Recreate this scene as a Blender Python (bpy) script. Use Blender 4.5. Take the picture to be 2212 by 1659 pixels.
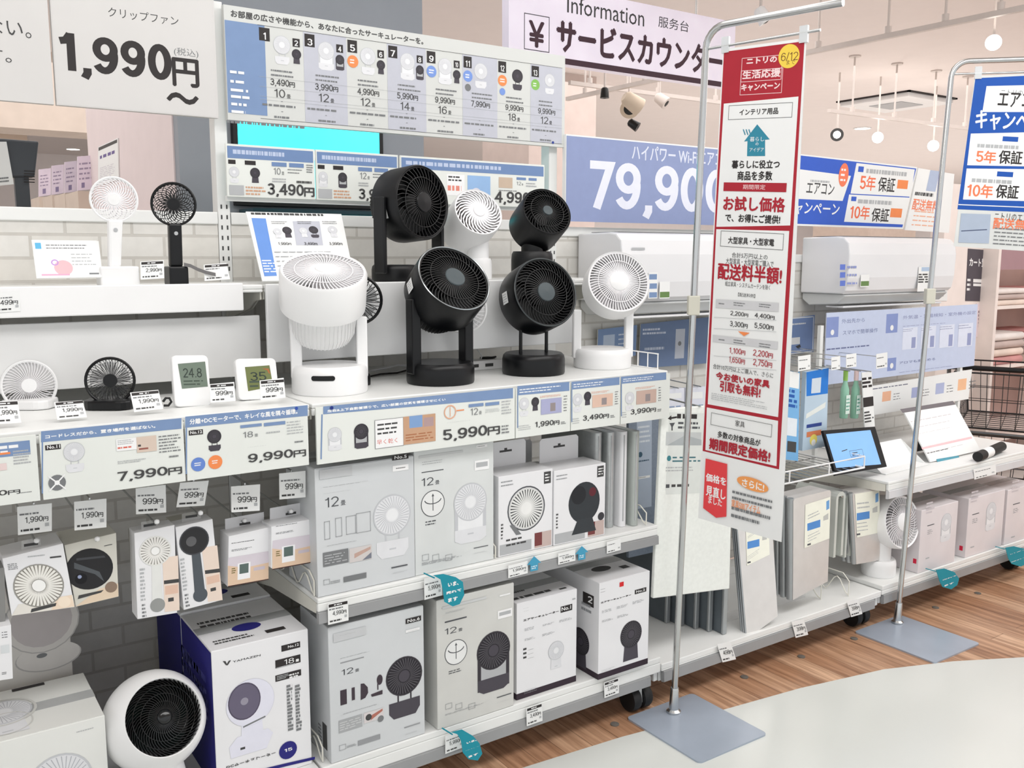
import bpy, bmesh, math, random
from mathutils import Vector, Matrix
random.seed(7)
for o in list(bpy.data.objects): bpy.data.objects.remove(o, do_unlink=True)
SC = bpy.context.scene
COL = SC.collection
PI = math.pi
# ---------------------------------------------------------------- camera (eye at 1.5 m, two-point calibrated)
IMW, IMH, CX, CY, FPX, EYE = 2212.0, 1659.0, 1106.0, 829.5, 1996.6453741213036, Vector((0, 0, 1.5))
def _ray(x, y): return Vector((x - CX, -(y - CY), -FPX))
_X = _ray(4060, 553).normalized(); _Y = _ray(-270, 547).normalized(); _Z = _X.cross(_Y).normalized(); _Y = _Z.cross(_X)
ROT = Matrix((_X, _Y, _Z))            # camera space -> world
cam = bpy.data.cameras.new('camera'); cam.sensor_width = 36.0; cam.lens = FPX / IMW * 36.0
cam.clip_start = 0.02; cam.clip_end = 100
camo = bpy.data.objects.new('camera', cam); COL.objects.link(camo)
camo.matrix_world = Matrix.Translation(EYE) @ ROT.to_4x4()
SC.camera = camo
RIGHT = (ROT @ Vector((1, 0, 0))); RIGHT = Vector((RIGHT.x, RIGHT.y, 0)).normalized()
FWD = Vector((-RIGHT.y, RIGHT.x, 0))
UP = Vector((0, 0, 1))
# ---------------------------------------------------------------- world, lamps, exposure
W = bpy.data.worlds.new('shop_air'); SC.world = W; W.use_nodes = True
W.node_tree.nodes['Background'].inputs[0].default_value = (0.97, 0.985, 1.0, 1)
W.node_tree.nodes['Background'].inputs[1].default_value = 1.1
def area(name, loc, sx, sy, power, col=(1, 0.995, 0.985), rot=(0, 0, 0)):  # unseen area lamps standing in for the shop's ceiling lighting
    l = bpy.data.lights.new(name, 'AREA'); l.shape = 'RECTANGLE'; l.size = sx; l.size_y = sy; l.energy = power; l.color = col
    o = bpy.data.objects.new(name, l); COL.objects.link(o); o.location = loc; o.rotation_euler = rot
    return o
area('aisle_ceiling_light', (1.6, 0.7, 3.12), 5.0, 0.9, 76, rot=(math.radians(14), 0, 0))
area('deep_shop_fill', (17, 11, 3.12), 9.0, 9.0, 420, (1, 0.985, 0.97))  # unseen fill added to brighten the far walls
area('right_aisle_fill', (6.0, 0.6, 3.12), 4.0, 1.2, 70)  # unseen fill added to lift the floor and the near ceiling
area('gondola_area_light', (1.4, 2.35, 3.12), 4.6, 0.5, 16)  # unseen area lamp over the shelving, no fitting modelled
area('far_shop_fill', (9, 6.5, 3.12), 9.0, 5.0, 270, (1, 0.985, 0.97))  # unseen fill, bounced off the pale far floor to brighten the ceiling
area('counter_fill', (1.0, 6.8, 3.12), 5.0, 6.0, 115, (1, 0.97, 0.94))  # unseen fill brightening the dim ceiling around the counter
SC.view_settings.view_transform = 'Standard'; SC.view_settings.look = 'None'
SC.view_settings.exposure = 0.0; SC.view_settings.gamma = 1.0; SC.view_settings.use_curve_mapping = False
SC.cycles.max_bounces = 6; SC.cycles.diffuse_bounces = 4; SC.cycles.glossy_bounces = 3; SC.cycles.transmission_bounces = 4; SC.cycles.transparent_max_bounces = 8
SC.cycles.use_denoising = True
# ---------------------------------------------------------------- picture point -> point on a real plane
def wray(x, y): return ROT @ _ray(x, y)
def at(p, x=None, y=None, z=None):
    d = wray(*p)
    if z is not None: t = (z - EYE.z) / d.z
    elif y is not None: t = (y - EYE.y) / d.y
    else: t = (x - EYE.x) / d.x
    return EYE + t * d
def hit(p, o, n):
    d = wray(*p); t = (o - EYE).dot(n) / d.dot(n); return EYE + t * d
def axis(cx, cy, ratio, dx, dy):
    """unit axis of a disc whose outline shows flattened by ratio, leaning towards (dx,dy) in the picture"""
    v = wray(cx, cy).normalized(); s = math.sqrt(max(0, 1 - ratio * ratio))
    e = ROT @ Vector((dx, -dy, 0)); e = (e - v * e.dot(v)).normalized()
    return (-v * ratio + e * s).normalized()
# ---------------------------------------------------------------- materials
def lin(c):
    return tuple(((v / 255) / 12.92 if v / 255 <= 0.04045 else ((v / 255 + 0.055) / 1.055) ** 2.4) for v in c)
MATS = {}
def mat(name, c, rough=0.5, metal=0.0, var=0.04, scale=8.0, coat=0.0, emit=0.0, spec=0.5, alpha=1.0, trans=0.0):
    if name in MATS: return MATS[name]
    m = bpy.data.materials.new(name); m.use_nodes = True; nt = m.node_tree; b = nt.nodes['Principled BSDF']
    col = lin(c)
    n = nt.nodes.new('ShaderNodeTexNoise'); n.inputs['Scale'].default_value = scale; n.inputs['Detail'].default_value = 2
    t = nt.nodes.new('ShaderNodeTexCoord'); nt.links.new(t.outputs['Object'], n.inputs['Vector'])
    r = nt.nodes.new('ShaderNodeValToRGB')
    r.color_ramp.elements[0].position = 0.3; r.color_ramp.elements[1].position = 0.7
    r.color_ramp.elements[0].color = (*[v * (1 - var) for v in col], 1); r.color_ramp.elements[1].color = (*[min(1, v * (1 + var)) for v in col], 1)
    nt.links.new(n.outputs[0], r.inputs[0]); nt.links.new(r.outputs[0], b.inputs['Base Color'])
    b.inputs['Roughness'].default_value = rough; b.inputs['Metallic'].default_value = metal
    b.inputs['Coat Weight'].default_value = coat; b.inputs['Specular IOR Level'].default_value = spec
    b.inputs['Transmission Weight'].default_value = trans
    b.inputs['Alpha'].default_value = alpha
    if emit:
        nt.links.new(r.outputs[0], b.inputs['Emission Color']); b.inputs['Emission Strength'].default_value = emit
    MATS[name] = m; return m
def ink(*c): return mat('print_%d_%d_%d' % c, c, 0.55, var=0.02, scale=30, spec=0.3)
WHITE = mat('white_plastic', (238, 238, 238), 0.42, var=0.015)
WHITEG = mat('white_gloss_plastic', (240, 240, 240), 0.28, var=0.01)
STEEL = mat('white_painted_steel', (232, 233, 231), 0.38, var=0.02)
CREAM = mat('cream_painted_steel', (226, 224, 214), 0.45, var=0.02)
RAIL = mat('grey_price_rail', (150, 151, 152), 0.35, var=0.05)
BLACK = mat('black_plastic', (7, 8, 11), 0.34, var=0.08, spec=0.35)
BLACKM = mat('black_matt_plastic', (6, 7, 10), 0.42, var=0.08, spec=0.4)
DARKG = mat('dark_grey_plastic', (62, 66, 72), 0.4, var=0.05)
CHROME = mat('brushed_chrome', (196, 198, 198), 0.24, 1.0, var=0.04)
PAPER = mat('white_paper', (236, 237, 236), 0.6, var=0.012)
SHEET = mat('sign_paper', (226, 229, 224), 0.4, var=0.012)
GCARD = mat('grey_carton', (206, 209, 211), 0.45, var=0.02)
WCARD = mat('white_carton', (232, 232, 234), 0.42, var=0.015)
ALU = mat('aluminium_foil_board', (186, 190, 190), 0.34, 0.55, var=0.05, scale=60)
RUBBER = mat('black_rubber', (18, 18, 18), 0.6)
CLEAR = mat('clear_acrylic', (255, 255, 255), 0.05, var=0.0, alpha=0.13, coat=0.3)
BLUEG = ink(122, 146, 184); BLUEG2 = ink(112, 138, 180); INK = ink(48, 44, 44); INK2 = ink(70, 70, 70); MIDG = ink(120, 122, 124); LTG = ink(178, 180, 182)
RED = ink(170, 38, 52); TEAL = ink(28, 142, 160); ORANGE = ink(238, 140, 84); WINK = ink(240, 240, 240)
# ---------------------------------------------------------------- mesh collector
class MB:
    def __init__(s): s.v = []; s.f = []; s.mi = []; s.mats = []; s.M = Matrix.Identity(4)
    def m(s, mt):
        if mt not in s.mats: s.mats.append(mt)
        return s.mats.index(mt)
    def add(s, vs, fs, mt):
        b = len(s.v); k = s.m(mt)
        s.v.extend(s.M @ Vector(v) for v in vs)
        for f in fs: s.f.append([b + i for i in f]); s.mi.append(k)
        return s
    def poly(s, pts, mt): return s.add(pts, [list(range(len(pts)))], mt)
    def box(s, lo, hi, mt):
        x0, y0, z0 = lo; x1, y1, z1 = hi
        return s.add([(x0, y0, z0), (x1, y0, z0), (x1, y1, z0), (x0, y1, z0), (x0, y0, z1), (x1, y0, z1), (x1, y1, z1), (x0, y1, z1)],
                     [(3, 2, 1, 0), (4, 5, 6, 7), (0, 1, 5, 4), (1, 2, 6, 5), (2, 3, 7, 6), (3, 0, 4, 7)], mt)
    def prism(s, pts, d, mt):
        """polygon pts (3-D, planar) swept by vector d"""
        n = len(pts); P = [Vector(p) for p in pts]; d = Vector(d)
        nm = Vector((0, 0, 0))
        for i in range(n): nm += (P[i] - P[0]).cross(P[(i + 1) % n] - P[0])
        if nm.dot(d) > 0: P = P[::-1]
        return s.add(P + [p + d for p in P], [list(range(n)), list(range(2 * n - 1, n - 1, -1))] + [(i, n + i, n + (i + 1) % n, (i + 1) % n) for i in range(n)], mt)
    def tube(s, pts, r, mt, n=8, closed=False):
        P = [Vector(p) for p in pts]; k = len(P); vs = []; fs = []
        up = None
        for i in range(k):
            if closed: t = (P[(i + 1) % k] - P[i - 1])
            else: t = P[min(i + 1, k - 1)] - P[max(i - 1, 0)]
            t.normalize()
            if up is None:
                up = t.orthogonal().normalized()
            up = (up - t * up.dot(t)).normalized(); w = t.cross(up)
            rr = r[i] if isinstance(r, (list, tuple)) else r
            for j in range(n):
                a = 2 * PI * j / n; vs.append(P[i] + (up * math.cos(a) + w * math.sin(a)) * rr)
        for i in range(k if closed else k - 1):
            for j in range(n):
                fs.append((i * n + j, i * n + (j + 1) % n, ((i + 1) % k) * n + (j + 1) % n, ((i + 1) % k) * n + j))
        if not closed: fs.append(list(range(n))[::-1]); fs.append([(k - 1) * n + j for j in range(n)])
        return s.add(vs, fs, mt)
    def lathe(s, prof, mt, n=48, M=None, close=False, cap=True):
        """prof: (radius, height) pairs revolved about local z of M"""
        vs = []; fs = []; k = len(prof); M = M or Matrix.Identity(4)
        for r, h in prof:
            for j in range(n):
                a = 2 * PI * j / n; vs.append(M @ Vector((r * math.cos(a), r * math.sin(a), h)))
        for i in range(k if close else k - 1):
            for j in range(n): fs.append((i * n + j, i * n + (j + 1) % n, ((i + 1) % k) * n + (j + 1) % n, ((i + 1) % k) * n + j))
        if not close and cap:
            if prof[0][0] > 1e-5: fs.append(list(range(n))[::-1])
            if prof[-1][0] > 1e-5: fs.append([(k - 1) * n + j for j in range(n)])
        return s.add(vs, fs, mt)
    def build(s, name, parent=None, smooth=None, bevel=0.0, label=None, kind=None):
        me = bpy.data.meshes.new(name); me.from_pydata([tuple(v) for v in s.v], [], s.f)
        for mt in s.mats: me.materials.append(mt)
        me.polygons.foreach_set('material_index', s.mi)
        if smooth:
            me.polygons.foreach_set('use_smooth', [True] * len(me.polygons)); me.set_sharp_from_angle(angle=math.radians(smooth))
        me.validate(); me.update()
        o = bpy.data.objects.new(name, me); COL.objects.link(o)
        if parent is not None:
            o.parent = parent
            o.matrix_parent_inverse = Matrix.Translation(-parent.location if parent.parent is None else Vector((0, 0, 0)))
        if bevel:
            b = o.modifiers.new('edge', 'BEVEL'); b.width = bevel; b.segments = 2; b.limit_method = 'ANGLE'; b.angle_limit = math.radians(50)
        if label: o['label'] = label
        if kind: o['kind'] = kind
        return o
def thing(name, label, cat, loc, group=None):
    o = bpy.data.objects.new(name, None); COL.objects.link(o); o.location = Vector(loc); o.empty_display_size = 0.05
    o['label'] = label; o['category'] = cat
    if group: o['group'] = group
    return o
def tag(o, label, cat, group=None):
    o['label'] = label; o['category'] = cat
    if group: o['group'] = group
    return o
def struct(name, mb, **k):
    o = mb.build(name, **k); o['kind'] = 'structure'; return o
def frameM(o, z, xh=None):
    """matrix at o with local z along z and local x near xh"""
    z = Vector(z).normalized(); xh = Vector(xh) if xh is not None else z.orthogonal()
    x = (xh - z * xh.dot(z)).normalized(); y = z.cross(x)
    M = Matrix((x, y, z)).transposed().to_4x4(); M.translation = Vector(o); return M
def rrect(w, h, r, n=4):
    r = min(r, w / 2 - 1e-5, h / 2 - 1e-5)
    out = []
    for cx, cy, a0 in ((w / 2 - r, h / 2 - r, 0), (-w / 2 + r, h / 2 - r, 90), (-w / 2 + r, -h / 2 + r, 180), (w / 2 - r, -h / 2 + r, 270)):
        for i in range(n + 1):
            a = math.radians(a0 + 90 * i / n); out.append((cx + r * math.cos(a), cy + r * math.sin(a)))
    return out
# ---------------------------------------------------------------- lettering
_TX = {}
def text_mesh(s, off):
    k = (s, off)
    if k not in _TX:
        c = bpy.data.curves.new('t', 'FONT'); c.body = s; c.resolution_u = 2; c.offset = off
        o = bpy.data.objects.new('t', c); COL.objects.link(o); bpy.context.view_layer.update()
        me = bpy.data.meshes.new_from_object(o.evaluated_get(bpy.context.evaluated_depsgraph_get()))
        vs = [(v.co.x, v.co.y) for v in me.vertices]; fs = [tuple(p.vertices) for p in me.polygons]
        bpy.data.objects.remove(o); bpy.data.curves.remove(c); bpy.data.meshes.remove(me)
        x0 = min(v[0] for v in vs); x1 = max(v[0] for v in vs); y0 = min(v[1] for v in vs); y1 = max(v[1] for v in vs)
        _TX[k] = ([((x - x0) / (x1 - x0), (y - y0) / max(1e-6, y1 - y0)) for x, y in vs], fs)
    return _TX[k]
def _arc(cx, cy, rx, ry, a0, a1, n=14): return [(cx + rx * math.cos(math.radians(a0 + (a1 - a0) * i / n)), cy + ry * math.sin(math.radians(a0 + (a1 - a0) * i / n))) for i in range(n + 1)]
def digit(ch, w):
    """strokes of one numeral (height 1) for stroke width w: (advance, [polylines])"""
    h = w / 2; L, R_, B, T_ = h, 0.58 - h, h, 1 - h; cx = 0.29
    if ch == '0': return 0.64, [_arc(cx, 0.5, cx - h, 0.5 - h, 90, 450, 28)]
    if ch == '1': return 0.5, [[(0.3, 0), (0.3, 1)], [(0.06, 0.8 - h * 0.3), (0.2, 0.83 - h * 0.3), (0.3, 0.97)]]
    if ch == '2': return 0.64, [_arc(cx, 0.7, cx - h, 0.3 - h, 170, -35, 14) + [(L + 0.02, B)], [(L - h * 0.6, B), (R_ + h * 0.6, B)]]
    if ch == '3': return 0.64, [_arc(cx, 0.73, cx - h - 0.02, 0.27 - h, 160, -90, 14) + _arc(cx, 0.28 + h * 0.3, cx - h, 0.28 - h * 0.6, 90, -165, 14)]
    if ch == '4': return 0.66, [[(0.43, 0), (0.43, 1)], [(0.43, 0.96), (L, 0.26 + h), (0.62, 0.26 + h)]]
    if ch == '5': return 0.64, [[(R_, T_), (0.12, T_), (0.07 + h * 0.5, 0.5)], [(0.07 + h * 0.5, 0.52)] + _arc(cx - 0.01, 0.33, cx - h, 0.33 - h, 130, -160, 16)]
    if ch == '6': return 0.64, [_arc(cx, 0.33, cx - h, 0.33 - h, 0, 360, 24), _arc(cx + 0.03, 0.5, cx - h + 0.03, 0.5 - h, 40, 190, 12)]
    if ch == '7': return 0.62, [[(L - h * 0.5, T_), (R_, T_), (0.2, 0)]]
    if ch == '8': return 0.64, [_arc(cx, 0.74, cx - h - 0.03, 0.26 - h, 90, 450, 22), _arc(cx, 0.27 + h * 0.2, cx - h, 0.27 - h * 0.6, 90, 450, 22)]
    if ch == '9': return 0.64, [_arc(cx, 0.67, cx - h, 0.33 - h, 0, 360, 24), _arc(cx - 0.03, 0.5, cx - h + 0.03, 0.5 - h, 10, -140, 12)]
    if ch == ',': return 0.28, [[(0.14, 0.02 + h), (0.14, -0.02), (0.07, -0.16)]]
    if ch == '.': return 0.28, [[(0.14, 0), (0.14, w)]]
    if ch == '/': return 0.4, [[(0.03, -0.02), (0.33, 1.02)]]
    q = w * 0.36; s = 0.74                                     # the yen character
    return 0.8, [[(0.06, -0.04), (0.06, s - q), (0.7, s - q), (0.7, 0.03), (0.58, 0.01)], [(0.38, s - q), (0.38, s * 0.5)], [(0.06, s * 0.5), (0.7, s * 0.5)]]
def ribbon(pts, w, closed):
    n = len(pts); vs = []
    for i in range(n):
        p = pts[i]
        q0 = pts[(i - 1) % (n - 1)] if closed and i in (0, n - 1) and i == 0 else pts[max(i - 1, 0)]; q1 = pts[1] if closed and i == n - 1 else pts[min(i + 1, n - 1)]
        if closed and i == 0: q0 = pts[n - 2]
        d0 = Vector((p[0] - q0[0], p[1] - q0[1])); d1 = Vector((q1[0] - p[0], q1[1] - p[1]))
        d0 = d0.normalized() if d0.length > 1e-9 else d1.normalized(); d1 = d1.normalized() if d1.length > 1e-9 else d0
        t = (d0 + d1); t = t.normalized() if t.length > 1e-6 else d1; c = max(0.5, t.dot(d1)); m = Vector((-t.y, t.x)) * (w / 2 / c)
        vs += [(p[0] + m.x, p[1] + m.y), (p[0] - m.x, p[1] - m.y)]
    return vs, [(2 * i, 2 * i + 1, 2 * i + 3, 2 * i + 2) for i in range(n - 1)]
def num_mesh(s, w):
    vs = []; fs = []; x = 0
    for ch in s:
        adv, st = digit(ch, w)
        for li, pl in enumerate(st):
            closed = (abs(pl[0][0] - pl[-1][0]) + abs(pl[0][1] - pl[-1][1])) < 1e-6; ww = w * (0.62 if ch == chr(0x5186) else 1)
            v, f = ribbon(pl, ww, closed); b = len(vs); vs += [(p[0] + x, p[1], li) for p in v]; fs += [tuple(b + i for i in q) for q in f]
        x += adv
    x0 = min(v[0] for v in vs); x1 = max(v[0] for v in vs); y0 = min(v[1] for v in vs); y1 = max(v[1] for v in vs)
    return [((p[0] - x0) / (x1 - x0), (p[1] - y0) / (y1 - y0), p[2]) for p in vs], fs
class Face:
    """a flat printed face: origin o, unit axes u (along) and v (up); shapes are given by picture points that land on it"""
    def __init__(s, o, u, v, lift=0.0004):
        s.o = Vector(o); s.u = Vector(u).normalized(); s.v = Vector(v).normalized()
        s.n = s.u.cross(s.v).normalized()
        if s.n.dot(EYE - s.o) < 0: s.n = -s.n
        s.mb = MB(); s.k = 0; s.lift = lift
        uu, uv, vv = s.u.dot(s.u), s.u.dot(s.v), s.v.dot(s.v); s._d = (uu, uv, vv, uu * vv - uv * uv)
    def ab(s, p):
        q = hit(p, s.o, s.n) - s.o; a, b = q.dot(s.u), q.dot(s.v); uu, uv, vv, d = s._d
        return ((a * vv - b * uv) / d, (b * uu - a * uv) / d)
    def P(s, a, b): return s.o + s.u * a + s.v * b + s.n * (s.lift + s.k * 0.00003)
    def polyab(s, pts, mt):
        s.k += 1; s.mb.poly([s.P(*q) for q in pts], mt)
        return s
    def poly(s, pts, mt): return s.polyab([s.ab(p) for p in pts], mt)
    def rect(s, x0, y0, x1, y1, mt):
        a0, b0 = s.ab((x0, y0)); a1, b1 = s.ab((x1, y1)); return s.rab(a0, b0, a1, b1, mt)
    def rab(s, a0, b0, a1, b1, mt): return s.polyab([(a0, b0), (a1, b0), (a1, b1), (a0, b1)], mt)
    def frame(s, x0, y0, x1, y1, t, mt):
        a0, b0 = s.ab((x0, y0)); a1, b1 = s.ab((x1, y1))
        for q in ((a0, b0, a1, b0 + t), (a0, b1 - t, a1, b1), (a0, b0, a0 + t, b1), (a1 - t, b0, a1, b1)): s.rab(*q, mt); s.k -= 1
        s.k += 1
    def disc(s, x, y, rpx, mt, sx=1.0, n=20):
        a, b = s.ab((x, y)); r = abs(s.ab((x, y - rpx))[1] - b); return s.dab(a, b, r, mt, sx, n)
    def dab(s, a, b, r, mt, sx=1.0, n=20): return s.polyab([(a + r * sx * math.cos(2 * PI * i / n), b + r * math.sin(2 * PI * i / n)) for i in range(n)], mt)
    def ring(s, a, b, r, t, mt, sx=1.0, n=28):
        s.k += 1; I = [s.P(a + (r - t) * sx * math.cos(2 * PI * i / n), b + (r - t) * math.sin(2 * PI * i / n)) for i in range(n)]
        O = [s.P(a + r * sx * math.cos(2 * PI * i / n), b + r * math.sin(2 * PI * i / n)) for i in range(n)]
        s.mb.add(I + O, [(i, n + i, n + (i + 1) % n, (i + 1) % n) for i in range(n)], mt)
    def T(s, t, x0, y0, x1, y1, mt, off=0.0, bold=0.0):
        a0, b0 = s.ab((x0, y0)); a1, b1 = s.ab((x1, y1)); return s.tab(t, a0, b0, a1, b1, mt, off, bold)
    def tab(s, t, a0, b0, a1, b1, mt, off=0.0, bold=0.0):
        s.k += 1
        if t[-1] == chr(0x7573) and t[0].isdigit():
            m = a0 + (a1 - a0) * 0.66; s.tab(t[:-1], a0, b0, m, b1, mt, 0.0); t = t[-1]; a0, b1 = a0 + (a1 - a0) * 0.76, b0 + (b1 - b0) * 0.5
        if t[-1] == chr(0x5186) and len(t) > 1:
            D = sum(digit(c, 0.1)[0] for c in t[:-1]); m = a0 + (a1 - a0) * D / (D + 0.78); z0 = b0 + (b1 - b0) * (0.13 if ',' in t else 0.0)
            s.tab(t[:-1], a0, b0, m - (a1 - a0) * 0.012, b1, mt, off); t = t[-1]; a0, b0, b1 = m, z0, z0 + (b1 - z0) * 0.74; bold = (b1 - b0) * (0.012 + off * 1.2)
        if len(t) > 1 and t[-1] == chr(0x5e74) and t[:-1].isdigit():
            D = sum(digit(c, 0.1)[0] for c in t[:-1]); m = a0 + (a1 - a0) * D / (D + 0.95)
            s.tab(t[:-1], a0, b0 + (b1 - b0) * 0.06, m - (a1 - a0) * 0.03, b1 - (b1 - b0) * 0.04, mt, 0.02); t = t[-1]; a0 = m
        if all(c in '0123456789,./' for c in t):
            if t == '1': c = (a0 + a1) / 2; a0, a1 = c - (a1 - a0) * 0.22, c + (a1 - a0) * 0.22
            vs, fs = num_mesh(t, 0.095 + off * 2.6); bold = 0
        else: vs, fs = text_mesh(t, 0.0)
        if off >= 0.02 and not bold and len(vs) and not all(c in '0123456789,./' for c in t): bold = abs(b1 - b0) * 0.03
        for dx, dy in (((0, 0),) if not bold else ((-bold, 0), (bold, 0), (0, bold), (0, -bold))):
            s.mb.add([s.P(a0 + (a1 - a0) * q[0] + dx, b0 + (b1 - b0) * q[1] + dy) + (s.n * (q[2] * 0.00002) if len(q) > 2 else Vector()) for q in vs], fs, mt); s.k += 0.25
    def L(s, x0, y0, x1, y1, n, mt, fill=0.5, dash=0.05):
        """rows of fine print too small to read"""
        a0, b0 = s.ab((x0, y0)); a1, b1 = s.ab((x1, y1)); s.lab(a0, b0, a1, b1, n, mt, fill, dash)
    def lab(s, a0, b0, a1, b1, n, mt, fill=0.5, dash=0.05):
        h = (b1 - b0) / n; s.k += 1; w = a1 - a0
        for i in range(n):
            y0 = b1 - h * (i + 0.5 + fill / 2); y1 = y0 + h * fill; x = a0; end = a0 + w * random.uniform(0.7, 1.0)
            while x < end - 1e-6:
                l = w * dash * random.uniform(0.5, 2.2); xe = min(end, x + l)
                s.mb.poly([s.P(x, y0), s.P(xe, y0), s.P(xe, y1), s.P(x, y1)], mt); x = xe + w * dash * random.uniform(0.2, 0.5)
    def fan(s, x, y, rpx, dark, kind='bowl', sx=1.0, base=True):
        """a printed picture of a circulator: cage, ribs, hub and foot"""
        a, b = s.ab((x, y)); r = abs(s.ab((x, y - rpx))[1] - b); s.fanab(a, b, r, dark, kind, sx, base)
    def fanab(s, a, b, r, dark, kind='bowl', sx=1.0, base=True):
        if dark: c1, c2, c3, c4 = ink(58, 54, 60), ink(40, 38, 44), ink(104, 100, 106), ink(74, 70, 78)
        else: c1, c2, c3, c4 = ink(196, 198, 202), ink(222, 223, 226), ink(176, 178, 184), ink(232, 233, 235)
        if base:
            if kind == 'bowl':
                for q in (-0.35, 0.35): s.rab(a + q * r - 0.04 * r, b - 1.35 * r, a + q * r + 0.04 * r, b - 0.8 * r, c1)
                pts = [(-0.85, -1.25), (0.85, -1.25), (0.85, -1.75), (0.6, -2.1), (-0.6, -2.1), (-0.85, -1.8)]
            elif kind == 'yoke':
                s.polyab([(a - 0.95 * r, b), (a + 0.95 * r, b), (a + 0.95 * r, b - 2.0 * r), (a - 0.95 * r, b - 2.0 * r)], c1)
                s.polyab([(a - 0.75 * r, b), (a + 0.75 * r, b), (a + 0.75 * r, b - 1.45 * r), (a - 0.75 * r, b - 1.45 * r)], c4 if not dark else LTG)
                pts = [(-0.95, -1.4), (0.95, -1.4), (0.95, -1.95), (0.6, -2.15), (-0.6, -2.15), (-0.95, -1.95)]
            else:
                pts = [(-0.6, -0.7), (0.6, -0.7), (0.7, -1.9), (-0.7, -1.9)]
            s.polyab([(a + p[0] * r, b + p[1] * r) for p in pts], c4 if dark else c2)
            if not dark: s.k += 1; s.rab(a - 0.18 * r, b - 1.72 * r, a + 0.18 * r, b - 1.64 * r, c1)
        s.dab(a, b, r, c1, sx, 28); s.dab(a, b, r * 0.93, c2, sx, 28); s.k += 1
        nr = 36
        for i in range(nr):
            t = 2 * PI * i / nr; d = 0.03
            s.mb.poly([s.P(a + r * sx * q * math.cos(t + e), b + r * q * math.sin(t + e)) for q, e in ((0.35, -d), (0.9, 0.25 - d * 0.6), (0.9, 0.25 + d * 0.6), (0.35, d))], c3)
        s.ring(a, b, r, 0.06 * r, c1, sx); s.dab(a, b, r * 0.3, c4, sx, 20)
    def build(s, name='lettering', parent=None): return s.mb.build(name, parent) if s.mb.v else None
def flat(pts):
    P = [Vector(p) for p in pts]; n = (P[1] - P[0]).cross(P[3] - P[0]).normalized(); P[2] = P[2] - n * (P[2] - P[0]).dot(n); return P
def quad_panel(name, pts, thick, mt, parent=None, edge=None):
    """thin board: front corners pts (BL, BR, TR, TL), thickness going back from the viewer"""
    P = flat(pts); n = (P[1] - P[0]).cross(P[3] - P[0]).normalized()
    if n.dot(EYE - P[0]) < 0: n = -n
    mb = MB(); mb.prism(P, -n * thick, mt); return mb.build(name, parent)
def xz(x0, z0, x1, z1, y): return [(x0, y, z0), (x1, y, z0), (x1, y, z1), (x0, y, z1)]
def rbox(mb, lo, hi, r, mt, ax='z', n=4):
    """box with rounded vertical (or depth-wise) edges"""
    lo = Vector(lo); hi = Vector(hi); c = (lo + hi) / 2; d = hi - lo
    if ax == 'z': mb.prism([(c.x + a, c.y + b, lo.z) for a, b in rrect(d.x, d.y, r, n)], (0, 0, d.z), mt)
    elif ax == 'y': mb.prism([(c.x + a, lo.y, c.z + b) for a, b in rrect(d.x, d.z, r, n)], (0, d.y, 0), mt)
    else: mb.prism([(lo.x, c.y + a, c.z + b) for a, b in rrect(d.y, d.z, r, n)], (d.x, 0, 0), mt)
YF, YU, YB = 2.124, 2.428, 2.744        # shelf front, upper shelf front, back uprights
XA, XB_, XC, XD, XE = -0.35, 0.853, 2.052, 3.268, 4.47   # bay limits
ZD, ZL, ZS, ZUP = 0.178, 0.634, 1.135, 1.418             # deck, lower shelf, display shelf, upper shelf
# ================================================================ SETTING
def wood_mat():
    m = bpy.data.materials.new('wood_plank_floor'); m.use_nodes = True; nt = m.node_tree; b = nt.nodes['Principled BSDF']
    tc = nt.nodes.new('ShaderNodeTexCoord'); mp = nt.nodes.new('ShaderNodeMapping'); mp.inputs['Rotation'].default_value = (0, 0, PI / 2)
    nt.links.new(tc.outputs['Object'], mp.inputs['Vector'])
    br = nt.nodes.new('ShaderNodeTexBrick'); br.inputs['Scale'].default_value = 1; br.inputs['Brick Width'].default_value = 0.9; br.inputs['Row Height'].default_value = 0.095
    br.inputs['Mortar Size'].default_value = 0.0012; br.inputs['Color1'].default_value = (*lin((214, 178, 148)), 1); br.inputs['Color2'].default_value = (*lin((174, 132, 102)), 1)
    br.inputs['Mortar'].default_value = (*lin((128, 98, 76)), 1); br.inputs['Bias'].default_value = -0.1
    nt.links.new(mp.outputs[0], br.inputs['Vector'])
    mp2 = nt.nodes.new('ShaderNodeMapping'); mp2.inputs['Scale'].default_value = (18, 1.1, 1); nt.links.new(tc.outputs['Object'], mp2.inputs['Vector'])
    nz = nt.nodes.new('ShaderNodeTexNoise'); nz.inputs['Scale'].default_value = 2.2; nz.inputs['Detail'].default_value = 5; nz.inputs['Roughness'].default_value = 0.6
    nt.links.new(mp2.outputs[0], nz.inputs['Vector'])
    rp = nt.nodes.new('ShaderNodeValToRGB'); rp.color_ramp.elements[0].position = 0.35; rp.color_ramp.elements[1].position = 0.68
    rp.color_ramp.elements[0].color = (0.46, 0.37, 0.31, 1); rp.color_ramp.elements[1].color = (1.12, 1.1, 1.08, 1)
    nt.links.new(nz.outputs[0], rp.inputs[0])
    mx = nt.nodes.new('ShaderNodeMixRGB'); mx.blend_type = 'MULTIPLY'; mx.inputs[0].default_value = 0.9
    nt.links.new(br.outputs[0], mx.inputs[1]); nt.links.new(rp.outputs[0], mx.inputs[2]); nt.links.new(mx.outputs[0], b.inputs['Base Color'])
    b.inputs['Roughness'].default_value = 0.32; b.inputs['Specular IOR Level'].default_value = 0.4
    return m
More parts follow.
